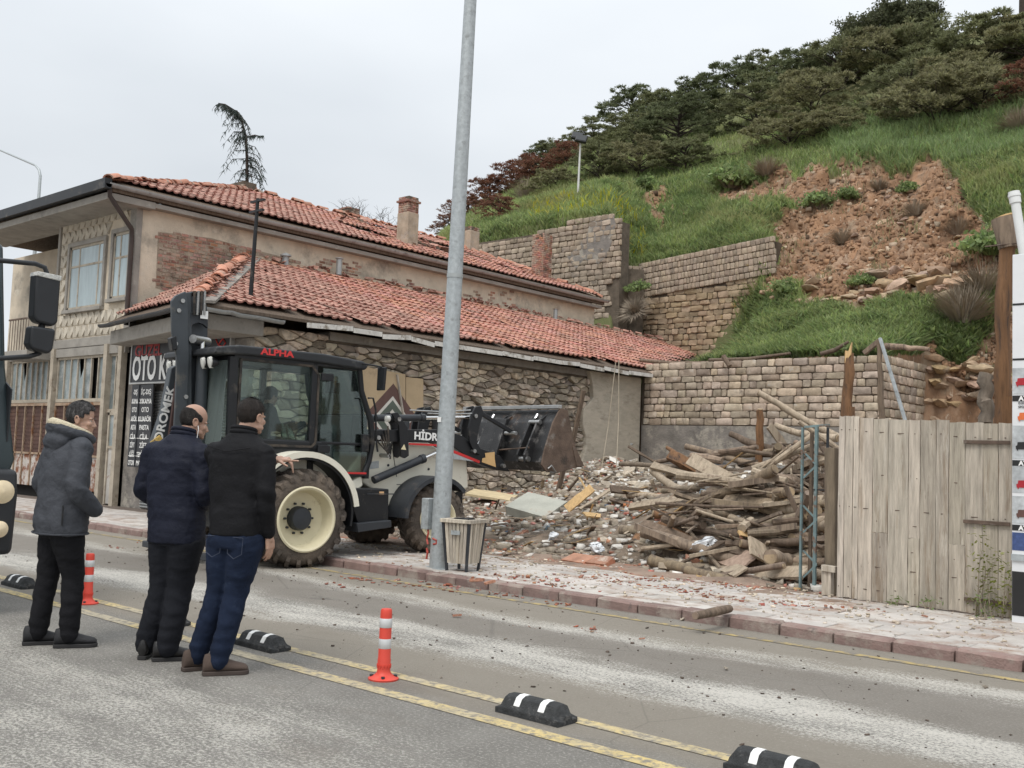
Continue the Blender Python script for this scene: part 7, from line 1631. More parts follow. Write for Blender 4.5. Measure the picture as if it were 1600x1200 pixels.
for z in (.5, 1.65): MB().box((fx0+.02, 10.826, z), (fx1, 10.87, z+.09)).build('back_rail', M_dwood, fn)
MB().box((fx0, 10.86, .05), (fx0+.08, 10.94, 1.9)).build('back_post', M_dwood, fn)
# ---- standing timbers behind
def timber(name, p0, p1, r0, r1, m_, label, cat='post', n=9, square=False, group=None, ends=None):
    p0, p1 = Vector(p0), Vector(p1); k = 7; pts = [p0.lerp(p1, i/k)+Vector([random.uniform(-1, 1)*min(r0, r1)*.35 for _ in range(3)])*(0 < i < k) for i in range(k+1)]; L_ = (p1-p0).length
    o = empty(name, p0, 0, label, cat, group, ws=True)
    if square: MB().beam(p0, p1, r0*2, r1*2).build('timber', m_, o, bevel=.006)
    else: MB().tube(pts, [(r0*(1-i/k)+r1*i/k)*random.uniform(.9, 1.1) for i in range(k+1)], n, jit=.07).build('timber', m_, o, smooth=50)
    if ends:
        for e, d in ((p0, p0-p1), (p1, p1-p0)):
            d.normalize(); MB().cyl(e-d*.005, e+d*.008, (r0 if e is p0 else r1)*.93, n=n).build('cut_end', ends, o)
    return o
brp = mat('brown_post', (.22, .115, .055), .8, var=.4, vs=4, bump=.8, bs=10, stretch=(7, 7, .7), rand=.1, dirt=[((.06, .04, .03), 2, (.5, .65))])
o = timber('broken_post', at(1322, 660, 11.3), at(1327, 552, 11.3), .065, .05, brp, 'broken brown post with a splintered pale top behind the plank gate')
q = at(1327, 552, 11.3); MB().prism([q+Vector((-.03, -.055, -.12)), q+Vector((.04, -.055, -.02)), q+Vector((.045, -.05, .12)), q+Vector((.01, -.05, .02)), q+Vector((-.03, -.05, .03))], (0, .03, 0)).build('splinter', M_split, o); MB().box((q.x-.06, 11.25, .1), (q.x+.05, 11.36, 2.2)).build('post_foot', brp, o)
timber('pale_pole', at(1379, 665, 11.4), at(1373, 530, 11.4), .035, .028, M_log, 'thin upright barkless pole just left of the metal strut')
timber('strut', at(1416, 662, 11.35), at(1375, 528, 11.35), .022, .016, M_galv, 'slanting grey square strut crossing in front of the block wall', square=True)
timber('roof_spar', at(1350, 552, 13.2), at(1372, 534, 13.2), .03, .03, M_log, 'short grey spar leaning against the top of the slanting strut', square=True)
timber('long_pole', at(1383, 541, 14.5), at(1452, 546, 14.5), .05, .03, M_log, 'grey pole lying level across the top of the slanting strut')
timber('hollow_tree_stump', at(1540, 662, 11.6), at(1542, 585, 11.6), .085, .075, mat('grey_trunk', (.20, .165, .13), .95, var=.35, vs=4, bump=1, bs=12, stretch=(4, 4, .8)), 'short grey hollow trunk behind the plank gate')
tp_ = timber('tall_post', at(1566, 668, 11.35), at(1574, 385, 11.35), .075, .085, brp, 'tall thick brown timber post at the right edge, banded with wire', n=12)
q = at(1577, 385, 11.35); tk = MB().tube([q+Vector((.0, 0, -.02)), q+Vector((-.02, 0, .12)), q+Vector((-.05, 0, .30))], [.10, .11, .125], 14, jit=.05); tk.build('stump_head', M_log, tp_, smooth=50); MB().cyl(q+Vector((-.05, 0, .295)), q+Vector((-.055, 0, .31)), .12, n=14).build('cut_end', M_split, tp_)
q = at(1572, 385, 11.35); MB().tube([q+Vector((-.18, -.09, 0)), q+Vector((0, -.105, 0)), q+Vector((.18, -.06, .01))], .008, 5).build('wire', M_rust, tp_)
MB().box((-3.16, 11.3, .1), (-3.04, 11.42, 2.3)).build('post_foot', brp, tp_)
# white pipe above
a, b = at(1584, 300, 11.0), at(1600, 400, 11.0); o = empty('drain_pipe', b, 0, 'white plastic pipe stub leaning at the right edge above the advertising panel', 'pipe', ws=True)
MB().cyl(a, b+(b-a)*.5, .045, n=16).cyl(a, a+(b-a)*.18, .056, n=16).cyl(a+(b-a)*.04, a+(b-a)*.08, .062, n=16).build('pipe', mat('white_plastic', (.7, .71, .70), .4, var=.05), o, smooth=40)
# ---- advertising panel
AYy = 10.55; ad = empty('advertising_panel', (-2.6, AYy, .1), 0, 'tall white advertising panel with furniture pictures at the right edge', 'sign', ws=True)
x0 = at(1581, 800, AYy).x; zt = at(1583, 398, AYy).z; MB().box((x0, AYy, .09), (x0+1.1, AYy+.12, zt)).build('panel', mat('panel_white', (.72, .73, .74), .35, var=.05, vs=3), ad, bevel=.006)
def adz(py): return at(1590, py, AYy).z
def adbox(px0, py0, py1, m_, d=.004, px1=None, name='print'): xa = at(px0, 800, AYy).x if px0 > 1582 else x0+.004; MB().box((xa, AYy-d, adz(py1)), ((at(px1, 800, AYy).x if px1 else x0+1.09), AYy-.0005, adz(py0))).build(name, m_, ad)
mb_ = mat('print_black', (.02, .02, .02), .5); red_ = mat('print_red', (.38, .02, .03), .5); org = mat('print_orange', (.65, .16, .05), .5); blu = mat('print_blue', (.05, .08, .2), .5, var=.3, vs=30); gry = mat('print_grey', (.45, .47, .48), .5, var=.3, vs=12)
adbox(1581, 474, 477, mb_); adbox(1581, 560, 563, mb_)
for py in (618, 719, 820): adbox(1581, py, py+9, mb_); text('AYDIN', .062, M_white, ad, (at(1592, 800, AYy).x, AYy-.006, adz(py+5)), (1, 0, 0), (0, 0, 1), bold=.003, align='LEFT')
adbox(1581, 575, 616, gry, .003); adbox(1581, 665, 717, gry, .003); adbox(1581, 728, 770, gry, .003); adbox(1581, 775, 818, gry, .003); adbox(1581, 832, 860, blu, .003)
text('KOLTUK', .030, mb_, ad, (at(1591, 800, AYy).x, AYy-.006, adz(630)), (1, 0, 0), (0, 0, 1), align='LEFT'); text('SPOR', .030, mb_, ad, (at(1591, 800, AYy).x, AYy-.006, adz(636)), (1, 0, 0), (0, 0, 1), align='LEFT')
def sofa(px, py, m_, s): # flat printed outline of an armchair
    c = at(px, py, AYy); q = [(-.5, 0), (-.55, .35), (-.4, .4), (-.35, .75), (.6, .78), (.62, .4), (.8, .36), (.75, 0), (.6, 0), (.58, -.15), (.5, -.15), (.48, 0), (-.3, 0), (-.32, -.15), (-.4, -.15), (-.42, 0)]
    MB().prism([(c.x+x*s, AYy-.009, c.z+z*s) for x, z in q], (0, .002, 0)).build('print', m_, ad)
sofa(1596, 602, red_, .09); sofa(1599, 656, org, .09); sofa(1596, 702, mb_, .09); sofa(1597, 762, red_, .09); sofa(1597, 808, mat('print_brown', (.12, .06, .05), .5), .09)
adbox(1581, 893, 962, mb_, .004, None); MB().box((x0+.0, AYy-.02, adz(876)), (x0+1.1, AYy-.001, adz(866))).build('ledge', M_galv, ad)
# ---- blue steel frame by the gate
M_bl = mat('faded_blue_paint', (.15, .215, .22), .6, var=.2, vs=8, dirt=[((.17, .09, .055), 5, (.56, .64)), ((.25, .30, .30), 9, (.6, .7))])
fr = empty('steel_frame', (-5.15, 11.1, .1), 0, 'faded blue lattice steel gate post standing before the log pile', 'gate post', ws=True)
cols_ = [((1257, 668, 1250, 922), .022), ((1279, 665, 1272, 924), .034), ((1295, 668, 1290, 900), .02)]
for k, ((a, b, c, d), w_) in enumerate(cols_):
    yy = 11.1+(.0, .02, .12)[k]; p, q = at(a, b, yy), at(c, d, yy); q.z = .08; MB().box((min(p.x, q.x)-w_/2, yy-.015, q.z), (min(p.x, q.x)+w_/2, yy+.02, p.z)).build('upright', (M_bl, M_bl, M_dgrey)[k], fr)
a, b = at(1257, 667, 11.1), at(1296, 664, 11.15); MB().beam(a, b, .03, .025).build('crossbar', M_bl, fr); p = at(1268, 690, 11.2); MB().box((p.x-.02, 11.2, .1), (p.x+.015, 11.23, 1.9)).build('upright', M_dwood, fr)
for py in (705, 790, 860):
    a, b, c = at(1255, py, 11.1), at(1276, py+22, 11.11), at(1255, py+42, 11.1); MB().beam(a, b, .008, .02).beam(b, c, .008, .02).build('lattice_bar', M_bl, fr)
MB().beam(at(1270, 765, 11.1), at(1296, 766, 11.2), .02, .015).build('crossbar', M_dgrey, fr)
# low wooden block and leaning post beside the gate
timber('gate_timber', (-4.86, 11.0, .1), at(1300, 700, 11.0), .07, .06, M_log, 'upright weathered timber between the blue frame and the plank gate', square=True)
timber('stub_post', at(1294, 930, 10.9), at(1294, 893, 10.9), .055, .055, M_wood, 'short wooden stub at the foot of the plank gate', square=True); timber('wood_block', at(1285, 887, 10.86), at(1307, 890, 10.86), .04, .035, M_wood, 'short grey wooden block resting on the stub at the gate', square=True)
# weeds growing at the foot of the gate
def sapling(x, y, z, h_, s, label, leaf=G1):
    r = empty('weed_plant', (x, y, z), 0, label, 'plant'); st = MB(); lf = MB(); rd = random.Random(s)
    for k in range(3):
        p = Vector((rd.uniform(-.05, .05), 0, 0)); d = Vector((rd.uniform(-.25, .25), rd.uniform(-.2, 0), 1)).normalized(); q = [p]
        for j in range(5): p = p+d*h_/5*(1-.15*k); d = (d+Vector((rd.uniform(-.25, .25), rd.uniform(-.1, .1), 0))).normalized(); q.append(p.copy())
        st.tube(q, [.008, .007, .006, .005, .004, .002], 5)
        for j in range(60 if h_ > .3 else 14):
            i = rd.choice((1, 3, 4, 5, 5)) if h_ > .5 else rd.randint(1, 5); c = q[i]+Vector((rd.gauss(0, .055), rd.gauss(0, .04), rd.gauss(0, .05))); u = Vector((rd.uniform(-1, 1), rd.uniform(-1, 1), rd.uniform(-.6, .4))).normalized()*rd.uniform(.018, .035); v = u.cross(Vector((rd.random(), rd.random(), 1))).normalized()*.011; lf.add([c-u, c+v, c+u, c-v], [(0, 1, 2, 3)])
    st.build('stem', M_twig, r); lf.build('leaves', leaf, r)
sapling(-3.22, 10.68, .1, .78, 1, 'tall thin leafy weed growing against the right of the plank gate', leafmat('sapling_leaves', (.20, .22, .05))); sapling(-3.05, 10.66, .1, .5, 2, 'shorter yellow green weed beside the advertising panel', leafmat('sapling_leaves', (.20, .22, .05)))
sapling(-3.15, 10.6, .1, .2, 3, 'low dark weed clump at the foot of the advertising panel', G2); sapling(-3.72, 10.72, .1, .12, 4, 'tiny weed tuft under the hole in the plank gate', G2); sapling(-4.05, 10.72, .1, .08, 5, 'tiny weed sprout at the foot of the gate left of the hole', G2)
# ---- board with chevrons leaning on the shop's side wall
bd = empty('patterned_board', (GX+.1, 15.2, .6), 0, 'tan board with brown and white chevron diamonds leaning on the stone wall', 'board', ws=True)
def wl(px, py, o=.12): return atx(px, py, GX+o)
q = [wl(566, 578), wl(660, 588), wl(660, 700), wl(566, 712)]; M_tan = mat('tan_board', (.50, .38, .24), .8, var=.12, vs=2, dirt=[((.36, .27, .18), 2, (.55, .7))])
MB().prism([wl(563, 572), wl(632, 585), wl(632, 715), wl(563, 720)], (.03, 0, 0)).build('board', M_tan, bd); MB().prism([wl(633, 589, .1), wl(660, 592, .1), wl(660, 712, .1), wl(633, 715, .1)], (.03, 0, 0)).build('board', M_tan, bd)
M_cv = [mat('chevron_brown', (.13, .075, .065), .8, var=.1), mat('chevron_white', (.62, .60, .55), .8, var=.1), mat('chevron_green', (.10, .12, .10), .8, var=.1), mat('chevron_white', (.62, .60, .55), .8), M_tan]
c = wl(612, 657, .151); 
for k, s in enumerate((1, .66, .55, .30, .16)):
    MB().prism([(c.x+.002*k, c.y-.85*s, c.z), (c.x+.002*k, c.y, c.z-.80*s), (c.x+.002*k, c.y+.85*s, c.z), (c.x+.002*k, c.y, c.z+.80*s)], (.0025, 0, 0)).build('chevron', M_cv[k], bd)
MB().beam(wl(620, 585, .17), wl(640, 715, .17), .06, .03).build('batten', mat('grey_batten', (.42, .38, .33), .9, var=.2), bd)
# dark pipe/tank beside the board
o = tag(MB().cyl(wl(690, 640, .3), wl(690, 700, .3), .22, n=20).build('oil_drum', M_dgrey, None, smooth=40), 'dark drum standing behind the lamp post beside the board', 'drum')
# ================================================================== TRUCK AT THE LEFT EDGE
tk = empty('truck', (-9.3, 3.0, 0), 0, 'dark front corner of a truck with twin mirrors on arms at the left edge', 'truck', ws=True)
M_tr = mat('truck_dark', (.022, .024, .027), .45, var=.1); M_tw = mat('truck_paint', (.035, .05, .055), .3, var=.05); TX = -9.0
def tq(px, py, x=TX): return atx(px, py, x)
yL = tq(18, 600).y
MB().prism([(TX-1.7, 1.5, .95), (TX-.05, 1.5, .95), (TX, 1.6, 1.3), (TX-.12, 1.5, 2.1), (TX-.35, 1.5, 3.2), (TX-1.7, 1.5, 3.3)], (0, yL-1.5, 0)).build('cab', M_tw, tk, bevel=.05, seg=3)
MB().prism([(TX-.10, 1.7, 1.98), (TX-.06, yL-.12, 1.98), (TX-.30, yL-.16, 3.0), (TX-.32, 1.7, 3.0)], (.02, 0, 0)).build('windscreen', glassmat('truck_glass', (.15, .2, .2), .3), tk)
MB().prism([(TX-.8, yL+.005, 2.05), (TX-.22, yL+.005, 2.05), (TX-.4, yL+.005, 2.95), (TX-.8, yL+.005, 2.95)], (0, .01, 0)).build('side_window', mat('dark_window', (.03, .05, .045), .1), tk)
p0, p1 = tq(22, 730), tq(0, 870)
MB().prism([(TX-.5, 1.45, .5), (TX+.1, 1.45, .5), (TX+.14, 1.45, 1.0), (TX+.1, 1.45, 1.22), (TX-.5, 1.45, 1.22)], (0, p0.y-1.45-.0, 0)).build('bumper', M_tr, tk, bevel=.05, seg=3)
for pz, r in ((1.03, .085), (.72, .06)): c = MB().lathe([(0, .02), (r*.8, .012), (r, 0), (r*1.15, -.005), (r*1.15, -.04)], (TX+.15, p0.y-.14, pz), 'x', 20).build('headlight', mat('headlight_lens', (.75, .62, .42), .15, var=.1, vs=15), tk, smooth=50)
MB().prism([(TX-.9, yL-.0, 1.25), (TX-.02, yL-.0, 1.45), (TX-.0, yL-.0, 1.9), (TX-.2, yL, 2.0), (TX-.9, yL, 2.0)], (0, .012, 0)).build('door_panel', M_tr, tk)
a, b = tq(0, 407), tq(74, 414); MB().tube([tq(-60, 400), a, tq(55, 412), tq(70, 418), tq(75, 432)], .022, 8).build('mirror_arm', M_tr, tk, smooth=60)
MB().tube([tq(-60, 556), tq(0, 560), tq(45, 557), tq(62, 552), tq(66, 540)], .022, 8).build('mirror_arm', M_tr, tk, smooth=60)
def mirror(x0, y0, x1, y1, name):
    q = [tq(x0+4, y0), tq(x1, y0+6), tq(x1-5, y1-3), tq(x1-12, y1+3), tq(x0+5, y1-4), tq(x0, y1-14)]; MB().prism([p-Vector((.05, 0, 0)) for p in q], (.14, 0, 0)).build(name, M_tr, tk, bevel=.03, seg=3)
mirror(46, 428, 89, 508, 'main_mirror'); mirror(39, 509, 81, 551, 'wide_mirror'); 
q = [tq(52, 425), tq(89, 433), tq(88, 441), tq(50, 432)]; MB().prism([p+Vector((-.055, 0, 0)) for p in q], (.152, 0, 0)).build('mirror_tape', mat('clear_tape', (.55, .55, .52), .3, var=.3, vs=20, bump=.8), tk, bevel=.006)
MB().tube([tq(66, 508), tq(64, 512)], .03, 8).build('mirror_joint', M_tr, tk)
for y in (1.8, yL-.35): 
    MB().lathe([(0, -.15), (.3, -.15), (.5, -.13), (.5, .13), (.3, .15), (0, .15)], (TX-1.1, y, .5), 'y', 28).build('wheel', M_rubber, tk, smooth=40)
# ================================================================== RUBBLE HEAP
def pt(zx, zy): return 880+zx*.275, 560+zy*.275
def heap_at(px, py, lift=.0):
    """point on the heap's surface under a pixel"""
    y = 11.1
    while y < 24:
        p = at(px, py, y)
        if site_z(p.x, p.y)+lift >= p.z: return p
        y += .05
    return at(px, py, 24)
def on(px, py, y): return at(px, py, y)
M_pale = mat('peeled_log', (.40, .325, .24), .85, var=.25, vs=3, bump=.7, bs=10, rand=.15, stretch=(6, 6, .8), dirt=[((.17, .12, .085), 2, (.54, .68))])
def dep(py, k=.0175): return 11.7+max(0, (925-py))*k
LOGS = [  # zx0,zy0,zx1,zy1,r0,r1,kind,material,label
 (1110, 195, 1560, 450, .045, .06, 'l', M_pale, 'long grey pole leaning up to the left over the heap'),
 (1210, 385, 1560, 455, .05, .055, 'l', M_pale, 'pale straight pole just below the long leaning pole'),
 (955, 430, 1270, 545, .05, .065, 'l', M_dwood, 'dark charred log sloping down right at the heap top'),
 (1120, 290, 1108, 700, .05, .055, 'l', brp, 'upright broken stake with pale split top in the heap'),
 (1170, 380, 1350, 630, .07, .02, 'b', M_pale, 'wide split board leaning beside the upright stake'),
 (590, 505, 800, 600, .03, .075, 'l', brp, 'orange brown log with bright splintered end left on the heap'),
 (370, 500, 690, 690, .02, .02, 'b', M_dwood, 'thin dark slat sloping down from the pier stones'),
 (510, 640, 690, 760, .06, .065, 'l', M_pale, 'thick short pale log left of the black tarpaulin'),
 (860, 680, 1150, 745, .035, .012, 'b', mat('red_board', (.36, .12, .08), .7, var=.2), 'narrow reddish board lying on the black tarpaulin'),
 (930, 765, 1290, 760, .06, .065, 'l', M_log, 'grey log directly under the tarpaulin at the right'),
 (980, 805, 1480, 800, .045, .04, 'b', M_pale, 'squared pale beam lying level in the middle of the pile'),
 (930, 835, 1440, 870, .075, .09, 'l', M_pale, 'thickest pale log in the middle of the pile'),
 (830, 835, 1040, 935, .05, .055, 'l', M_pale, 'peeled log pointing down right from the lattice block'),
 (330, 975, 1380, 890, .065, .06, 'l', M_log, 'longest round log lying across the front of the pile'),
 (590, 1075, 1400, 905, .085, .07, 'l', M_log, 'long thick dark log below the longest round log'),
 (1040, 1000, 1500, 925, .05, .06, 'l', M_pale, 'pale log ending behind the blue steel frame'),
 (1000, 995, 1245, 1040, .04, .008, 'b', M_split, 'bright splintered board end in front of the logs'),
 (510, 885, 720, 930, .055, .045, 'l', brp, 'short orange brown log in front of the lattice block'),
 (120, 885, 330, 912, .06, .014, 'b', M_split, 'yellowish board lying left of the logs'),
 (20, 855, 165, 735, .09, .012, 'b', M_split, 'tan board propped up at the left of the heap'),
 (95, 855, 275, 740, .03, .015, 'b', M_pale, 'pale batten crossing the propped tan board'),
 (270, 742, 500, 765, .07, .03, 'b', M_dwood, 'dark plank below the pier stones'),
 (370, 775, 630, 800, .05, .04, 'l', M_pale, 'crooked pale log left of the lattice block'),
 (1300, 1020, 1520, 1030, .06, .06, 'l', M_log, 'stubby round log with cut face beside the blue frame'),
 (1210, 600, 1560, 585, .03, .02, 'b', M_pale, 'thin pale board at the top right of the pile'),
 (1160, 690, 1540, 705, .085, .09, 'l', M_log, 'thick grey log beside the tarpaulin under the top boards'),
 (1320, 480, 1560, 640, .04, .04, 'l', M_log, 'grey log crossing behind the blue frame at the top'),
 (1330, 560, 1430, 480, .02, .02, 'b', M_split, 'short bright lath standing at the top right of the pile'),
 (1240, 640, 1290, 545, .07, .05, 'l', M_dwood, 'dark stump standing behind the upright stake'),
 (880, 1100, 1060, 1160, .16, .012, 'b', mat('pinkish_board', (.36, .26, .20), .85, var=.25, vs=4, bump=.5, bs=15, stretch=(5, 5, .8)), 'broad pinkish board lying at the foot of the pile'),
 (850, 1160, 1010, 1215, .10, .012, 'b', M_pale, 'grey board end poking out at the foot of the pile'),
 (1060, 1060, 1290, 1200, .13, .02, 'b', M_pale, 'rough bark slab sloping down to the blue frame'),
 (1010, 1050, 1370, 1120, .05, .05, 'l', M_dwood, 'dark rotten log behind the rough bark slab'),
 (1180, 1130, 1360, 1190, .09, .10, 'l', M_log, 'thick rotten trunk end at the foot of the blue frame'),
 (540, 1180, 860, 1190, .04, .03, 'b', M_pale, 'grey plank lying flat at the front edge of the rubble'),
 (1050, 1150, 1062, 990, .012, .01, 'b', M_split, 'upright pale sliver in front of the bark slab'),
 (700, 980, 1000, 1010, .045, .04, 'l', M_dwood, 'dark log between the two longest logs'),
 (780, 880, 1100, 900, .05, .05, 'l', M_log, 'grey log hidden under the lattice block'),
 (500, 690, 545, 790, .03, .02, 'b', M_pale, 'short pale board standing left of the heap centre'),
 (270, 800, 520, 870, .03, .02, 'b', M_dwood, 'dark batten in the left part of the rubble'),
 (1270, 830, 1560, 780, .07, .06, 'l', M_log, 'log sloping up behind the blue frame in the middle'),
 (1280, 960, 1560, 960, .07, .06, 'l', M_pale, 'pale log low behind the blue frame'),
 (1300, 1080, 1560, 1060, .06, .05, 'l', M_log, 'grey log at the bottom behind the blue frame')]
LK = []
for i, (a, b, c, d, r0, r1, kd, m_, lab) in enumerate(LOGS):
    (p0x, p0y), (p1x, p1y) = pt(a, b), pt(c, d); my = (p0y+p1y)/2; yy = dep(my)+random.uniform(-.15, .15); dy = random.uniform(-.5, .5)
    if abs(p0x-p1x) < 25: dy = .1
    if kd == 'l': r0 *= 1.08; r1 *= 1.08; yy -= .25
    if my > 700: yy = min(yy, heap_at((p0x+p1x)/2, my).y-.08-r0)
    P0, P1 = at(p0x, p0y, yy-dy), at(p1x, p1y, yy+dy); nm = 'log' if kd == 'l' else 'board'
    o = empty(nm, P0, 0, lab, nm, ws=True)
    if kd == 'l':
        n = 8; L_ = (P1-P0).length; bend = random.uniform(-.04, .04)*L_; pts = [P0.lerp(P1, k/n)+Vector((0, 0, bend*math.sin(math.pi*k/n)))+Vector([random.uniform(-.012, .012) for _ in range(3)]) for k in range(n+1)]
        MB().tube(pts, [(r0+(r1-r0)*k/n)*random.uniform(.9, 1.12) for k in range(n+1)], 12, jit=.025).build('stem', m_, o, smooth=60)
        dv = (P1-P0).normalized()
        for e, s, r in ((P0, -1, r0), (P1, 1, r1)): MB().cyl(e, e+dv*s*.012, r*.92, r*.85, 12).build('cut_end', M_cut, o)
    else:
        mb = MB().beam(P0, P1, r0*2, r1*1.6 if r1 > .012 else .022, up=(.3, -.8, .6)); me_ = mb.mesh('plank', m_); bm = bmesh.new(); bm.from_mesh(me_); bmesh.ops.subdivide_edges(bm, edges=[e for e in bm.edges if e.calc_length() > .3], cuts=5, use_grid_fill=True)
        for v in bm.verts: v.co += Vector([random.uniform(-.008, .008) for _ in range(3)])
        bm.to_mesh(me_); bm.free(); link('plank', me_, o)
for k in range(44):
    cx, cy = random.uniform(1060, 1290), random.uniform(705, 900); L_ = random.uniform(50, 115); sl = random.gauss(.02, .22); yy = min(dep(cy), heap_at(cx, cy).y)-.12; m_ = random.choice((M_log, M_log, M_dwood, M_pale)); r = random.uniform(.035, .075)
    P0, P1 = at(cx-L_, cy+sl*L_, yy-random.uniform(-.3, .3)), at(cx+L_, cy-sl*L_, yy+random.uniform(-.3, .3)); beam = k % 2
    o = empty('squared_timber' if beam else 'log', P0, 0, 'broken squared roof beam stacked among the logs behind the blue frame' if beam else 'thick old roof log stacked in the pile behind the blue frame', 'timber' if beam else 'log', 'squared beams of the pile' if beam else 'thick logs of the pile', ws=True)
    if beam:
        me_ = MB().beam(P0, P1, r*random.uniform(1.6, 3.2), r*random.uniform(.5, 1.4), up=(random.uniform(-.6, .6), -.6, .7)).mesh('timber', random.choice((brp, M_dwood, M_pale, M_log))); bm = bmesh.new(); bm.from_mesh(me_); bmesh.ops.subdivide_edges(bm, edges=[q for q in bm.edges if q.calc_length() > .4], cuts=4, use_grid_fill=True)
        for v in bm.verts: v.co += Vector([random.uniform(-.012, .012) for _ in range(3)])
        bm.to_mesh(me_); bm.free(); link('timber', me_, o); continue
    MB().tube([P0.lerp(P1, i/6)+Vector([random.uniform(-.015, .015) for _ in range(3)]) for i in range(7)], [r*random.uniform(.93, 1.07) for _ in range(7)], 12, jit=.025).build('stem', m_, o, smooth=60)
    for e, s in ((P0, -1), (P1, 1)): MB().cyl(e, e+(P1-P0).normalized()*s*.012, r*.92, r*.85, 12).build('cut_end', M_cut, o)
# splintered bright tips
for (a, b, lab, s) in ((1120, 285, '', 1.), (590, 503, '', .8), (715, 545, '', 1.1)):
    pass
# many further broken timbers, not told apart
random.seed(23)
GN = 'broken timbers jumbled in the rubble heap'
def small_timber(px, py, L_, r, m_, lab, grp, flat=False, lift=.05):
    p = heap_at(px, py); a = random.uniform(-1.0, 1.0) if random.random() < .7 else random.uniform(0, 6.28); el = random.gauss(.12, .32); d = Vector((math.cos(a)*math.cos(el), math.sin(a)*math.cos(el)*.8, math.sin(el))); c = p+Vector((0, 0, lift+r)); P0, P1 = c-d*L_/2, c+d*L_/2
    for q in (P0, P1): q.z = max(q.z, site_z(q.x, q.y)+.02)
    mb = MB(); mb.beam(P0, P1, r*2, r*(.35 if flat else 1.3)) if (flat or random.random() < .45) else mb.tube([P0, (P0+P1)/2+Vector((0, 0, random.uniform(-.02, .02))), P1], [r, r*1.05, r*.85], 8, jit=.08)
    o = mb.build('timber', m_, None); o.matrix_basis = Matrix.Identity(4); tag(o, lab, 'timber', grp)
for k in range(95):
    zx, zy = random.uniform(600, 1560), random.uniform(640, 1190)
    if zy < 820 and zx < 800: continue
    px, py = pt(zx, zy); small_timber(px, py, random.uniform(.4, 1.5), random.choice((.015, .02, .03, .04, .06)), random.choice((M_log, M_pale, M_dwood, M_log, M_dwood)), 'broken timber jumbled in the log pile behind the blue frame', GN, lift=random.uniform(.1, .45))
for k in range(70):
    px, py = random.uniform(760, 1080), random.uniform(735, 880); small_timber(px, py, random.uniform(.25, .8), random.uniform(.015, .04), random.choice((M_pale, M_split, M_dwood, M_log)), 'small splintered board scattered in the rubble left of the log pile', 'splintered boards left of the log pile', True)
for k in range(34):
    px, py = pt(random.uniform(550, 1560), random.uniform(600, 1150)); small_timber(px, py, random.uniform(.3, 1.1), random.uniform(.012, .05), random.choice((M_pale, M_pale, M_split, M_log)), 'thin broken plank sticking out of the log pile', 'broken planks in the log pile', True, random.uniform(0, .3))
# ---- lumps: stone, brick and plaster
M_rst = mat('heap_stone', (.43, .365, .285), .95, var=.3, vs=5, bump=.8, bs=25, rand=.35, hue=.02, island=.3, dirt=[((.5, .46, .4), 4, (.56, .66))])
M_rbr = mat('heap_brick', (.40, .15, .09), .95, var=.25, vs=6, bump=.6, bs=40, rand=.3, hue=.05, island=.35, dirt=[((.5, .42, .35), 5, (.55, .66))])
M_rpl = mat('heap_plaster', (.62, .59, .54), .9, var=.15, vs=5, bump=.6, bs=30, rand=.15, island=.25)
M_rdk = mat('heap_dirt', (.13, .10, .08), 1, var=.3, vs=5, bump=.6, rand=.2, island=.4)
M_rbl = mat('heap_blue_scrap', (.16, .24, .30), .7, var=.3, vs=5, island=.5, hue=.1)
CH = [rock_mesh(m_, .7, 1) for m_ in (M_rst, M_rst, M_rst, M_rbr, M_rbr, M_rpl, M_rpl)]
for me in CH[3:5]:
    pass
bb = bmesh.new(); bmesh.ops.create_cube(bb, size=1); bmesh.ops.scale(bb, vec=(1, .5, .38), verts=bb.verts); bmesh.ops.bevel(bb, geom=list(bb.edges), offset=.03, segments=1, affect='EDGES')
for q in (3, 4): me = bpy.data.meshes.new('brick'); bb.to_mesh(me); me.materials.append(M_rbr); warp(me, .1, 2+q); me.shade_flat(); CH[q] = me
def lump(px, py, s, k, lab, grp, cat, y=None):
    p = heap_at(px, py) if y is None else at(px, py, y)
    if y is None and p.y > 23.4: return
    nm = ('stone', 'stone', 'stone', 'brick', 'brick', 'plaster_lump', 'plaster_lump')[k]
    o = link(nm, CH[k], None, None, p+Vector((0, 0, s*.12)), (random.uniform(-.5, .5), random.uniform(-.5, .5), random.uniform(0, 6.28)), (s*random.uniform(.8, 1.3), s, s*random.uniform(.5, .9))); tag(o, lab, cat, grp); return o
for k in range(75): lump(random.gauss(975, 28), random.uniform(690, 770), random.uniform(.18, .42), random.choice((0, 1, 2, 0, 1, 5)), 'fallen wall stone in the heap at the foot of the pale pier', 'stones fallen at the foot of the pier', 'stone')
for k in range(170):
    j = random.choice((0, 1, 2, 3, 4, 5, 6)); nm = ('stone', 'stone', 'stone', 'brick', 'brick', 'plaster lump', 'plaster lump')[j]; lump(random.uniform(740, 1300), random.uniform(750, 915), random.uniform(.07, .26), j, f'broken {nm} lying loose in the rubble across the plot', f'{nm}s loose in the rubble', nm)
for k in range(30): j = random.choice((0, 3, 4, 5)); lump(random.uniform(1050, 1250), random.uniform(700, 735), random.uniform(.12, .28), j, 'broken masonry piece on top of the heap behind the logs', 'masonry on top of the heap', 'masonry')
_u = np.array([[-1, -1, -1], [1, -1, -1], [1, 1, -1], [-1, 1, -1], [-1, -1, 1], [1, -1, 1], [1, 1, 1], [-1, 1, 1]], float)*.5
_f = np.array([(0, 3, 2, 1), (4, 5, 6, 7), (0, 1, 5, 4), (1, 2, 6, 5), (2, 3, 7, 6), (3, 0, 4, 7)])
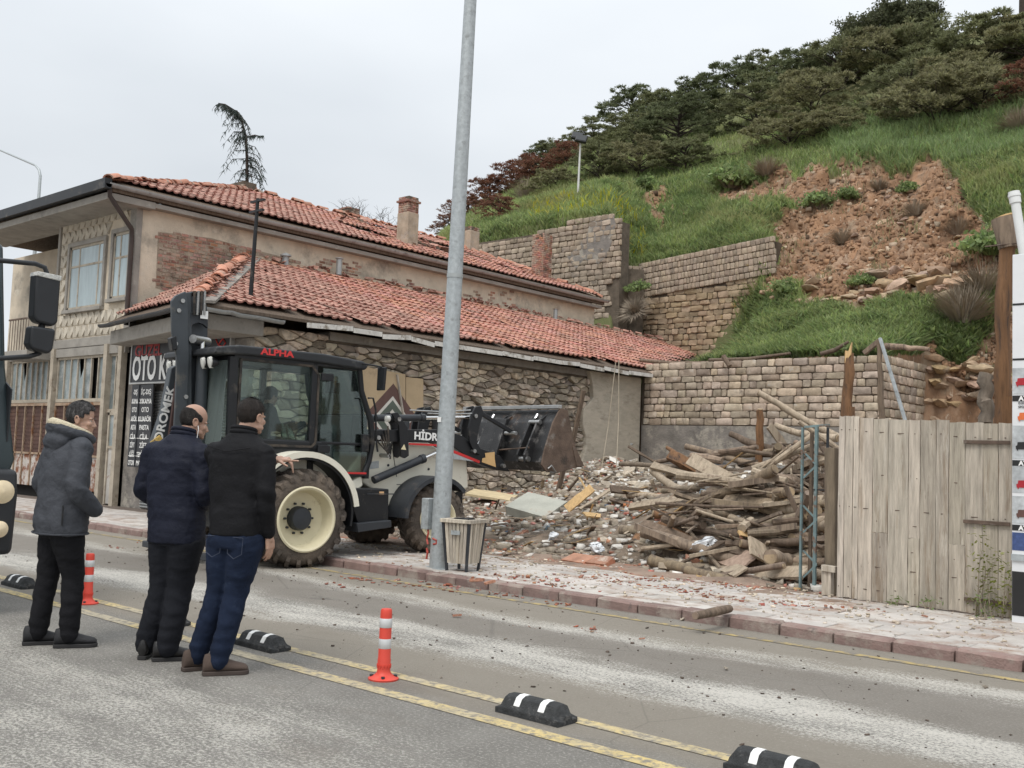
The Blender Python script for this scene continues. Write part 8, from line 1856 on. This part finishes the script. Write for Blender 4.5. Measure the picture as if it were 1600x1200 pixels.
def scatter(name, P_, S_, m_, label, cat, flat=.55, sit=.2):
    n = len(P_); B = _u[None]+np.random.uniform(-.2, .2, (n, 8, 3)); B *= (S_[:, None]*np.stack([np.random.uniform(.7, 1.4, n), np.random.uniform(.5, 1, n), np.random.uniform(.4, 1, n)*flat*1.4], -1))[:, None, :]
    a = np.random.uniform(0, 6.28, n); t_ = np.random.normal(0, .35, n); c, s = np.cos(a)[:, None], np.sin(a)[:, None]; ct, st = np.cos(t_)[:, None], np.sin(t_)[:, None]
    x, y, z = B[..., 0], B[..., 1], B[..., 2]; y, z = y*ct-z*st, y*st+z*ct; x, y = x*c-y*s, x*s+y*c
    V_ = np.stack([x, y, z], -1)+P_[:, None, :]+np.array([0, 0, 1.])*(S_*sit)[:, None, None]
    o = link(name, bigmesh(name, V_.reshape(-1, 3), (np.arange(n)[:, None, None]*8+_f[None]).reshape(-1, 4), m_)); tag(o, label, cat, None, 'stuff'); return o
def site_pts(n, f):
    x = np.random.uniform(-16.4, -2.6, n); y = np.random.uniform(11.0, 22, n); k = f(x, y) > np.random.rand(n); x, y = x[k], y[k]; return np.stack([x, y, site_h(x, y)], -1)
den = lambda x, y: np.clip(.28+.9*np.exp(-(((x+8)/3.6)**2+((y-14.3)/2.8)**2))+.9*np.exp(-(((x+15.3)/1.6)**2+((y-21)/2)**2)), 0, 1)*np.clip((x+17)/1, 0, 1)*(x < -4.9)
for nm, m_, n, lo, hi, lab in (('rubble_stones', M_rst, 17000, .02, .14, 'small stones and mortar crumbs spread over the plot'), ('rubble_bricks', M_rbr, 7000, .02, .09, 'small red brick and tile crumbs spread over the plot'), ('rubble_plaster', M_rpl, 7500, .02, .13, 'white plaster crumbs and paper scraps over the plot'), ('rubble_chips', M_rdk, 8000, .02, .10, 'dark wood chips and earth clods over the plot'), ('rubble_splinters', M_split, 1500, .02, .07, 'pale wood splinters over the plot'), ('rubble_scraps', M_rbl, 220, .03, .12, 'blue scraps in the rubble')):
    P_ = site_pts(n, den); S_ = lo+(hi-lo)*np.random.rand(len(P_))**3; scatter(nm, P_, S_, m_, lab, 'rubble', .4 if 'chips' in nm else .6)
# ---- slabs and sheets
def slab(px, py, L_, Wd, Th, rx, ry, rz_, m_, nm, lab, cat, y=None, sub=6, amp=.02, up=.1):
    p = heap_at(px, py) if y is None else at(px, py, y); b = bmesh.new(); bmesh.ops.create_cube(b, size=1); bmesh.ops.subdivide_edges(b, edges=list(b.edges), cuts=sub, use_grid_fill=True); bmesh.ops.scale(b, vec=(L_, Wd, Th), verts=b.verts); me = bpy.data.meshes.new(nm); b.to_mesh(me); b.free(); warp(me, amp, 3); me.materials.append(m_); me.shade_smooth(); me.set_sharp_from_angle(angle=R_(35))
    return tag(link(nm, me, None, None, p+Vector((0, 0, up)), (rx, ry, rz_)), lab, cat)
M_gsl = mat('green_grey_slab', (.38, .38, .33), .9, var=.15, vs=3, bump=.5, bs=30, dirt=[((.30, .19, .13), 3, (.60, .70))])
slab(838, 808, .92, .66, .17, .42, .14, R_(2), M_gsl, 'concrete_slab', 'large greenish concrete slab lying tilted before the backhoe bucket', 'slab', up=.16)
slab(768, 785, 1.0, .8, .05, .12, .1, R_(30), mat('chipboard', (.55, .45, .28), .85, var=.15, bump=.3), 'chipboard_sheet', 'yellowish chipboard sheet left of the greenish slab', 'sheet', up=.15)
slab(720, 830, .7, .5, .08, .2, .2, R_(60), M_rpl, 'plaster_sheet', 'white plaster sheet beside the front wheel of the backhoe', 'sheet', up=.05)
# perforated brick panel
q = pt(800, 800); lb = empty('hollow_masonry', at(q[0], q[1], 14.0), 0, 'large block of hollow brickwork with rows of slots on the heap', 'masonry', ws=True)
ca, cb = at(*pt(640, 850), 13.7), at(*pt(985, 735), 14.5); dx_ = (cb-ca).normalized(); nz_ = Vector((.15, -.75, .65)).normalized(); uy = nz_.cross(dx_).normalized()
if uy.z < 0: uy = -uy
Ml = Matrix((dx_, uy, nz_)).transposed().to_4x4(); Ml.translation = ca; Lp = (cb-ca).length; M_hol = mat('hollow_brick', (.34, .245, .175), .95, var=.2, vs=6, bump=.5, rand=.15)
MB().box((0, -.2, -.2), (Lp, .26, -.02), 0, Ml).build('core', mat('dark_hollow', (.06, .045, .035), 1, var=.3), lb)
nc, nr = 26, 5
for i in range(nc):
    for j in range(nr):
        x0_ = i*Lp/nc; y0_ = -.2+j*.092; MB().box((x0_+.006, y0_+.006, -.02), (x0_+Lp/nc*.62, y0_+.088, .012+random.uniform(0, .006)), 0, Ml).build('rib', M_hol, lb)
for j in range(nr+1): MB().box((0, -.205+j*.092, -.02), (Lp, -.192+j*.092, .016), 0, Ml).build('web', M_hol, lb)
# black tarpaulin draped over the top
nx_, ny_ = 60, 26; V_ = []
ta, tb = pt(700, 640), pt(1160, 690)
for j in range(ny_+1):
    for i in range(nx_+1):
        u_, v_ = i/nx_, j/ny_; px = ta[0]+(tb[0]-ta[0])*u_; py = ta[1]+(tb[1]-ta[1])*u_-12+34*v_+6*math.sin(u_*9+v_*3); p = at(px, py, 15.6-1.1*v_); p = p+Vector((0, 0, float(fbm(np.array([u_*7, v_*3.2, 1.]), 1., 4))*.30)); V_.append(tuple(p))
F_ = [(j*(nx_+1)+i, j*(nx_+1)+i+1, (j+1)*(nx_+1)+i+1, (j+1)*(nx_+1)+i) for j in range(ny_) for i in range(nx_)]
keepf = [f for f in F_ if not ((f[0] // (nx_+1) < 6 and (f[0] % (nx_+1)) > 38) or (f[0] // (nx_+1) > 19 and (f[0] % (nx_+1)) < 18))]
o = link('tarpaulin', bigmesh('tarpaulin', V_, keepf, mat('black_sheeting', (.035, .036, .04), .45, var=.3, vs=6, bump=.5, bs=14), smooth=True)); tag(o, 'crumpled black sheeting spread over the top of the log pile', 'tarpaulin')
sd_ = o.modifiers.new('thick', 'SOLIDIFY'); sd_.thickness = .006
for px, py, s, lab in ((1105, 868, .35, 'white plastic bag caught under the long dark log'), (940, 870, .22, 'small white plastic scrap in front of the heap'), (870, 850, .2, 'crumpled white paper in the rubble near the bin'), (1046, 745, .3, 'white torn sack left of the tarpaulin'), (985, 700, .2, 'white plaster lump on the stones below the pier')):
    b = bmesh.new(); bmesh.ops.create_icosphere(b, subdivisions=4, radius=.5); me = bpy.data.meshes.new('plastic_scrap'); b.to_mesh(me); b.free(); warp(me, .55, 2.2+px % 3, 4); me.materials.append(mat('white_plastic_film', (.68, .70, .72), .4, var=.1)); me.shade_smooth()
    p = heap_at(px, py); tag(link('plastic_scrap', me, None, None, p+Vector((0, -.1, .12)), (0, .3, px*.1), (s, s*.6, s*.55)), lab, 'scrap')
# hollow brick slabs in front
for px, py, w_, lab in ((905, 885, .45, 'larger terracotta brick slab at the front edge of the rubble'), (938, 888, .3, 'smaller terracotta brick slab beside the larger one')):
    slab(px, py, w_, .25, .12, .35, .0, R_(random.uniform(-15, 20)), M_rbr, 'brick_slab', lab, 'brick', sub=2, amp=.01, up=.06)
# poles leaning in front of the pier, bare wires hanging
for (a, b, c, d, y, lab) in ((962, 566, 935, 765, 21.0, 'thin pale rope hanging in front of the pier, left strand'), (967, 562, 962, 750, 21.2, 'thin pale rope hanging in front of the pier, right strand')):
    o = tag(MB().tube([at(a, b, y), at((a+c)/2+2, (b+d)/2, y), at(c, d, y-.5)], .012, 5).build('rope', mat('rope', (.4, .35, .27), .9)), lab, 'rope')
for (a, b, c, d, y, w_, lab) in ((912, 610, 893, 700, 20.5, .06, 'dark beam leaning against the wall right of the bucket'), (880, 735, 870, 775, 18.5, .06, 'short dark post under the bucket'), (905, 745, 874, 784, 17.5, .03, 'thin dark slat leaning below the bucket')):
    o = tag(MB().beam(at(a, b, y), at(c, d, y), w_*2, w_).build('leaning_timber', M_dwood), lab, 'timber')
for (a, b, c, d, lab) in ((1108, 563, 1235, 552, 'long thin branch lying on top of the block wall, right part'), (1000, 563, 1112, 566, 'dark branch lying on top of the block wall, left part'), (1282, 553, 1326, 534, 'dry stick poking up from the block wall top')):
    P0, P1 = at(a, b, 24.5), at(c, d, 24.6); o = tag(MB().tube([P0, (P0+P1)/2+Vector((0, 0, -.06)), P1], [.05, .06, .035], 8, jit=.1).build('branch', M_dwood, smooth=60), lab, 'branch')
P0, P1 = at(1140, 572, 24.2), at(1130, 556, 24.2); tag(MB().tube([P0, P1], [.07, .07], 8).build('branch', M_dwood), 'short thick dark stub standing on the block wall top', 'branch')
# ---- tile crumbs and bits on the pavement and the road
cl_ = []
random.seed(5)
cents = [(605, 897, .5), (640, 900, .4), (675, 905, .8), (722, 905, .8), (800, 915, .6), (860, 915, .6), (930, 905, .9), (1010, 915, 1.0), (1080, 925, 1.0), (1150, 915, .9), (1120, 935, .7), (1240, 945, .8), (1330, 950, .4), (885, 946, .25), (990, 905, .9), (1050, 905, .9), (850, 905, .7), (780, 900, .7), (700, 900, .5), (920, 985, .15), (400, 875, .4), (250, 850, .5), (300, 862, .5), (180, 855, .3), (560, 905, .4), (540, 915, .3), (820, 980, .08)]
for px, py, s in cents:
    onp = py < 795.8+.156*px+6
    c = atz(px, py, .105 if onp else 0); n = int(80*s)
    for _ in range(n):
        x, y = random.gauss(c.x, .30*s+.06), random.gauss(c.y, .10*s+.03)
        if 8.45 < y < 8.52: continue
        cl_.append((x, y, .106 if y > 8.52 else .002))
P_ = np.array(cl_); scatter('tile_crumbs', P_, .005+.042*np.random.rand(len(P_))**3.5, M_rbr, 'red tile crumbs and dust scattered over the pavement and road', 'rubble', .3, .15)
n = 2600; x = np.random.uniform(-14, -2.2, n); y = 8.7+np.random.rand(n)**.7*2.4; scatter('pavement_crumbs', np.stack([x, y, np.full(n, .106)], -1), .005+.035*np.random.rand(n)**3, M_rst, 'small stone crumbs strewn over the pavement', 'rubble', .4, .15)
n = 900; x = np.random.uniform(-14, -.5, n); y = np.random.uniform(4.9, 8.45, n); scatter('road_grit', np.stack([x, y, np.full(n, .001)], -1), .004+.018*np.random.rand(n)**3, M_rdk, 'dark grit scattered over the road', 'rubble', .5, .2)
for px, py, s, k, lab in ((714, 965, .085, 3, 'dark brick piece alone in the middle of the road'), (1133, 1047, .06, 0, 'dark pebble in the road right of the middle'), (735, 963, .03, 0, 'tiny stone on the road beside the brick piece'), (755, 962, .03, 0, 'tiny dark stone by the road dust'), (1067, 970, .07, 0, 'small dark stone on the road at the kerb below the loose log'), (790, 1000, .04, 0, 'small pebble in the brown dust patch'), (929, 983, .06, 3, 'small red tile piece in the far lane'), (1003, 1000, .05, 3, 'red brown pebble in the far lane'), (1540, 1075, .05, 0, 'small stone near the right edge of the road'), (745, 912, .16, 3, 'curved tile shard standing at the kerb near the bin'), (765, 915, .14, 4, 'second tile shard at the kerb near the bin'), (775, 922, .18, 0, 'brown stone lying in the gutter below the tile shards'), (1338, 952, .07, 0, 'dark stone on the pavement before the gate'), (1445, 965, .06, 3, 'small red tile piece on the pavement before the gate'), (1290, 950, .09, 3, 'red brick piece on the pavement near the blue frame'), (690, 1060, .03, 0, 'tiny bluish stone near the lone bollard')):
    onp = py < 795.8+.156*px; p = atz(px, py, .105 if onp else 0); p.z = max(p.z, 0); o = link('stone' if k == 0 else 'brick', CH[k], None, None, p+Vector((0, 0, s*.25)), (.2, .1, px), (s, s*.7, s*.6)); tag(o, lab, 'stone' if k == 0 else 'brick')
a, b = atz(1087, 962, .16), atz(1140, 951, .16); o = empty('log', a, 0, 'short dark log lying on the pavement edge by itself', 'log', ws=True); MB().tube([a, (a+b)/2, b], [.035, .04, .036], 10, jit=.08).build('stem', M_dwood, o, smooth=60); MB().cyl(a, a+(a-b).normalized()*.01, .032, n=10).build('cut_end', M_log, o)
# soil and dust spill on the pavement (thin heaps with an uneven edge)
gx, gy = np.meshgrid(np.linspace(-16.6, -1.8, 240), np.linspace(8.75, 11.3, 60)); h_ = .07+fbm(np.stack([gx, gy*2, gx*0], -1), 1.3, 4)*.07+np.clip((gy-10.2)/1.2, 0, 1)*.07-np.clip((gx+6)/3, 0, 1)*.012-np.clip((9.6-gy), 0, 1)*.02; Pq = np.stack([gx, gy, h_], -1); ii = np.arange(gx.size).reshape(gx.shape)
o = link('dirt_spill', bigmesh('dirt_spill', Pq.reshape(-1, 3), np.stack([ii[:-1, :-1], ii[:-1, 1:], ii[1:, 1:], ii[1:, :-1]], -1).reshape(-1, 4), mat('pavement_dirt', (.27, .20, .155), 1, var=.3, vs=4, bump=1, bs=40, dirt=[((.36, .15, .09), 2.2, (.56, .66)), ((.14, .11, .09), 3, (.58, .7))]), smooth=True)); tag(o, None, None, None, 'structure')
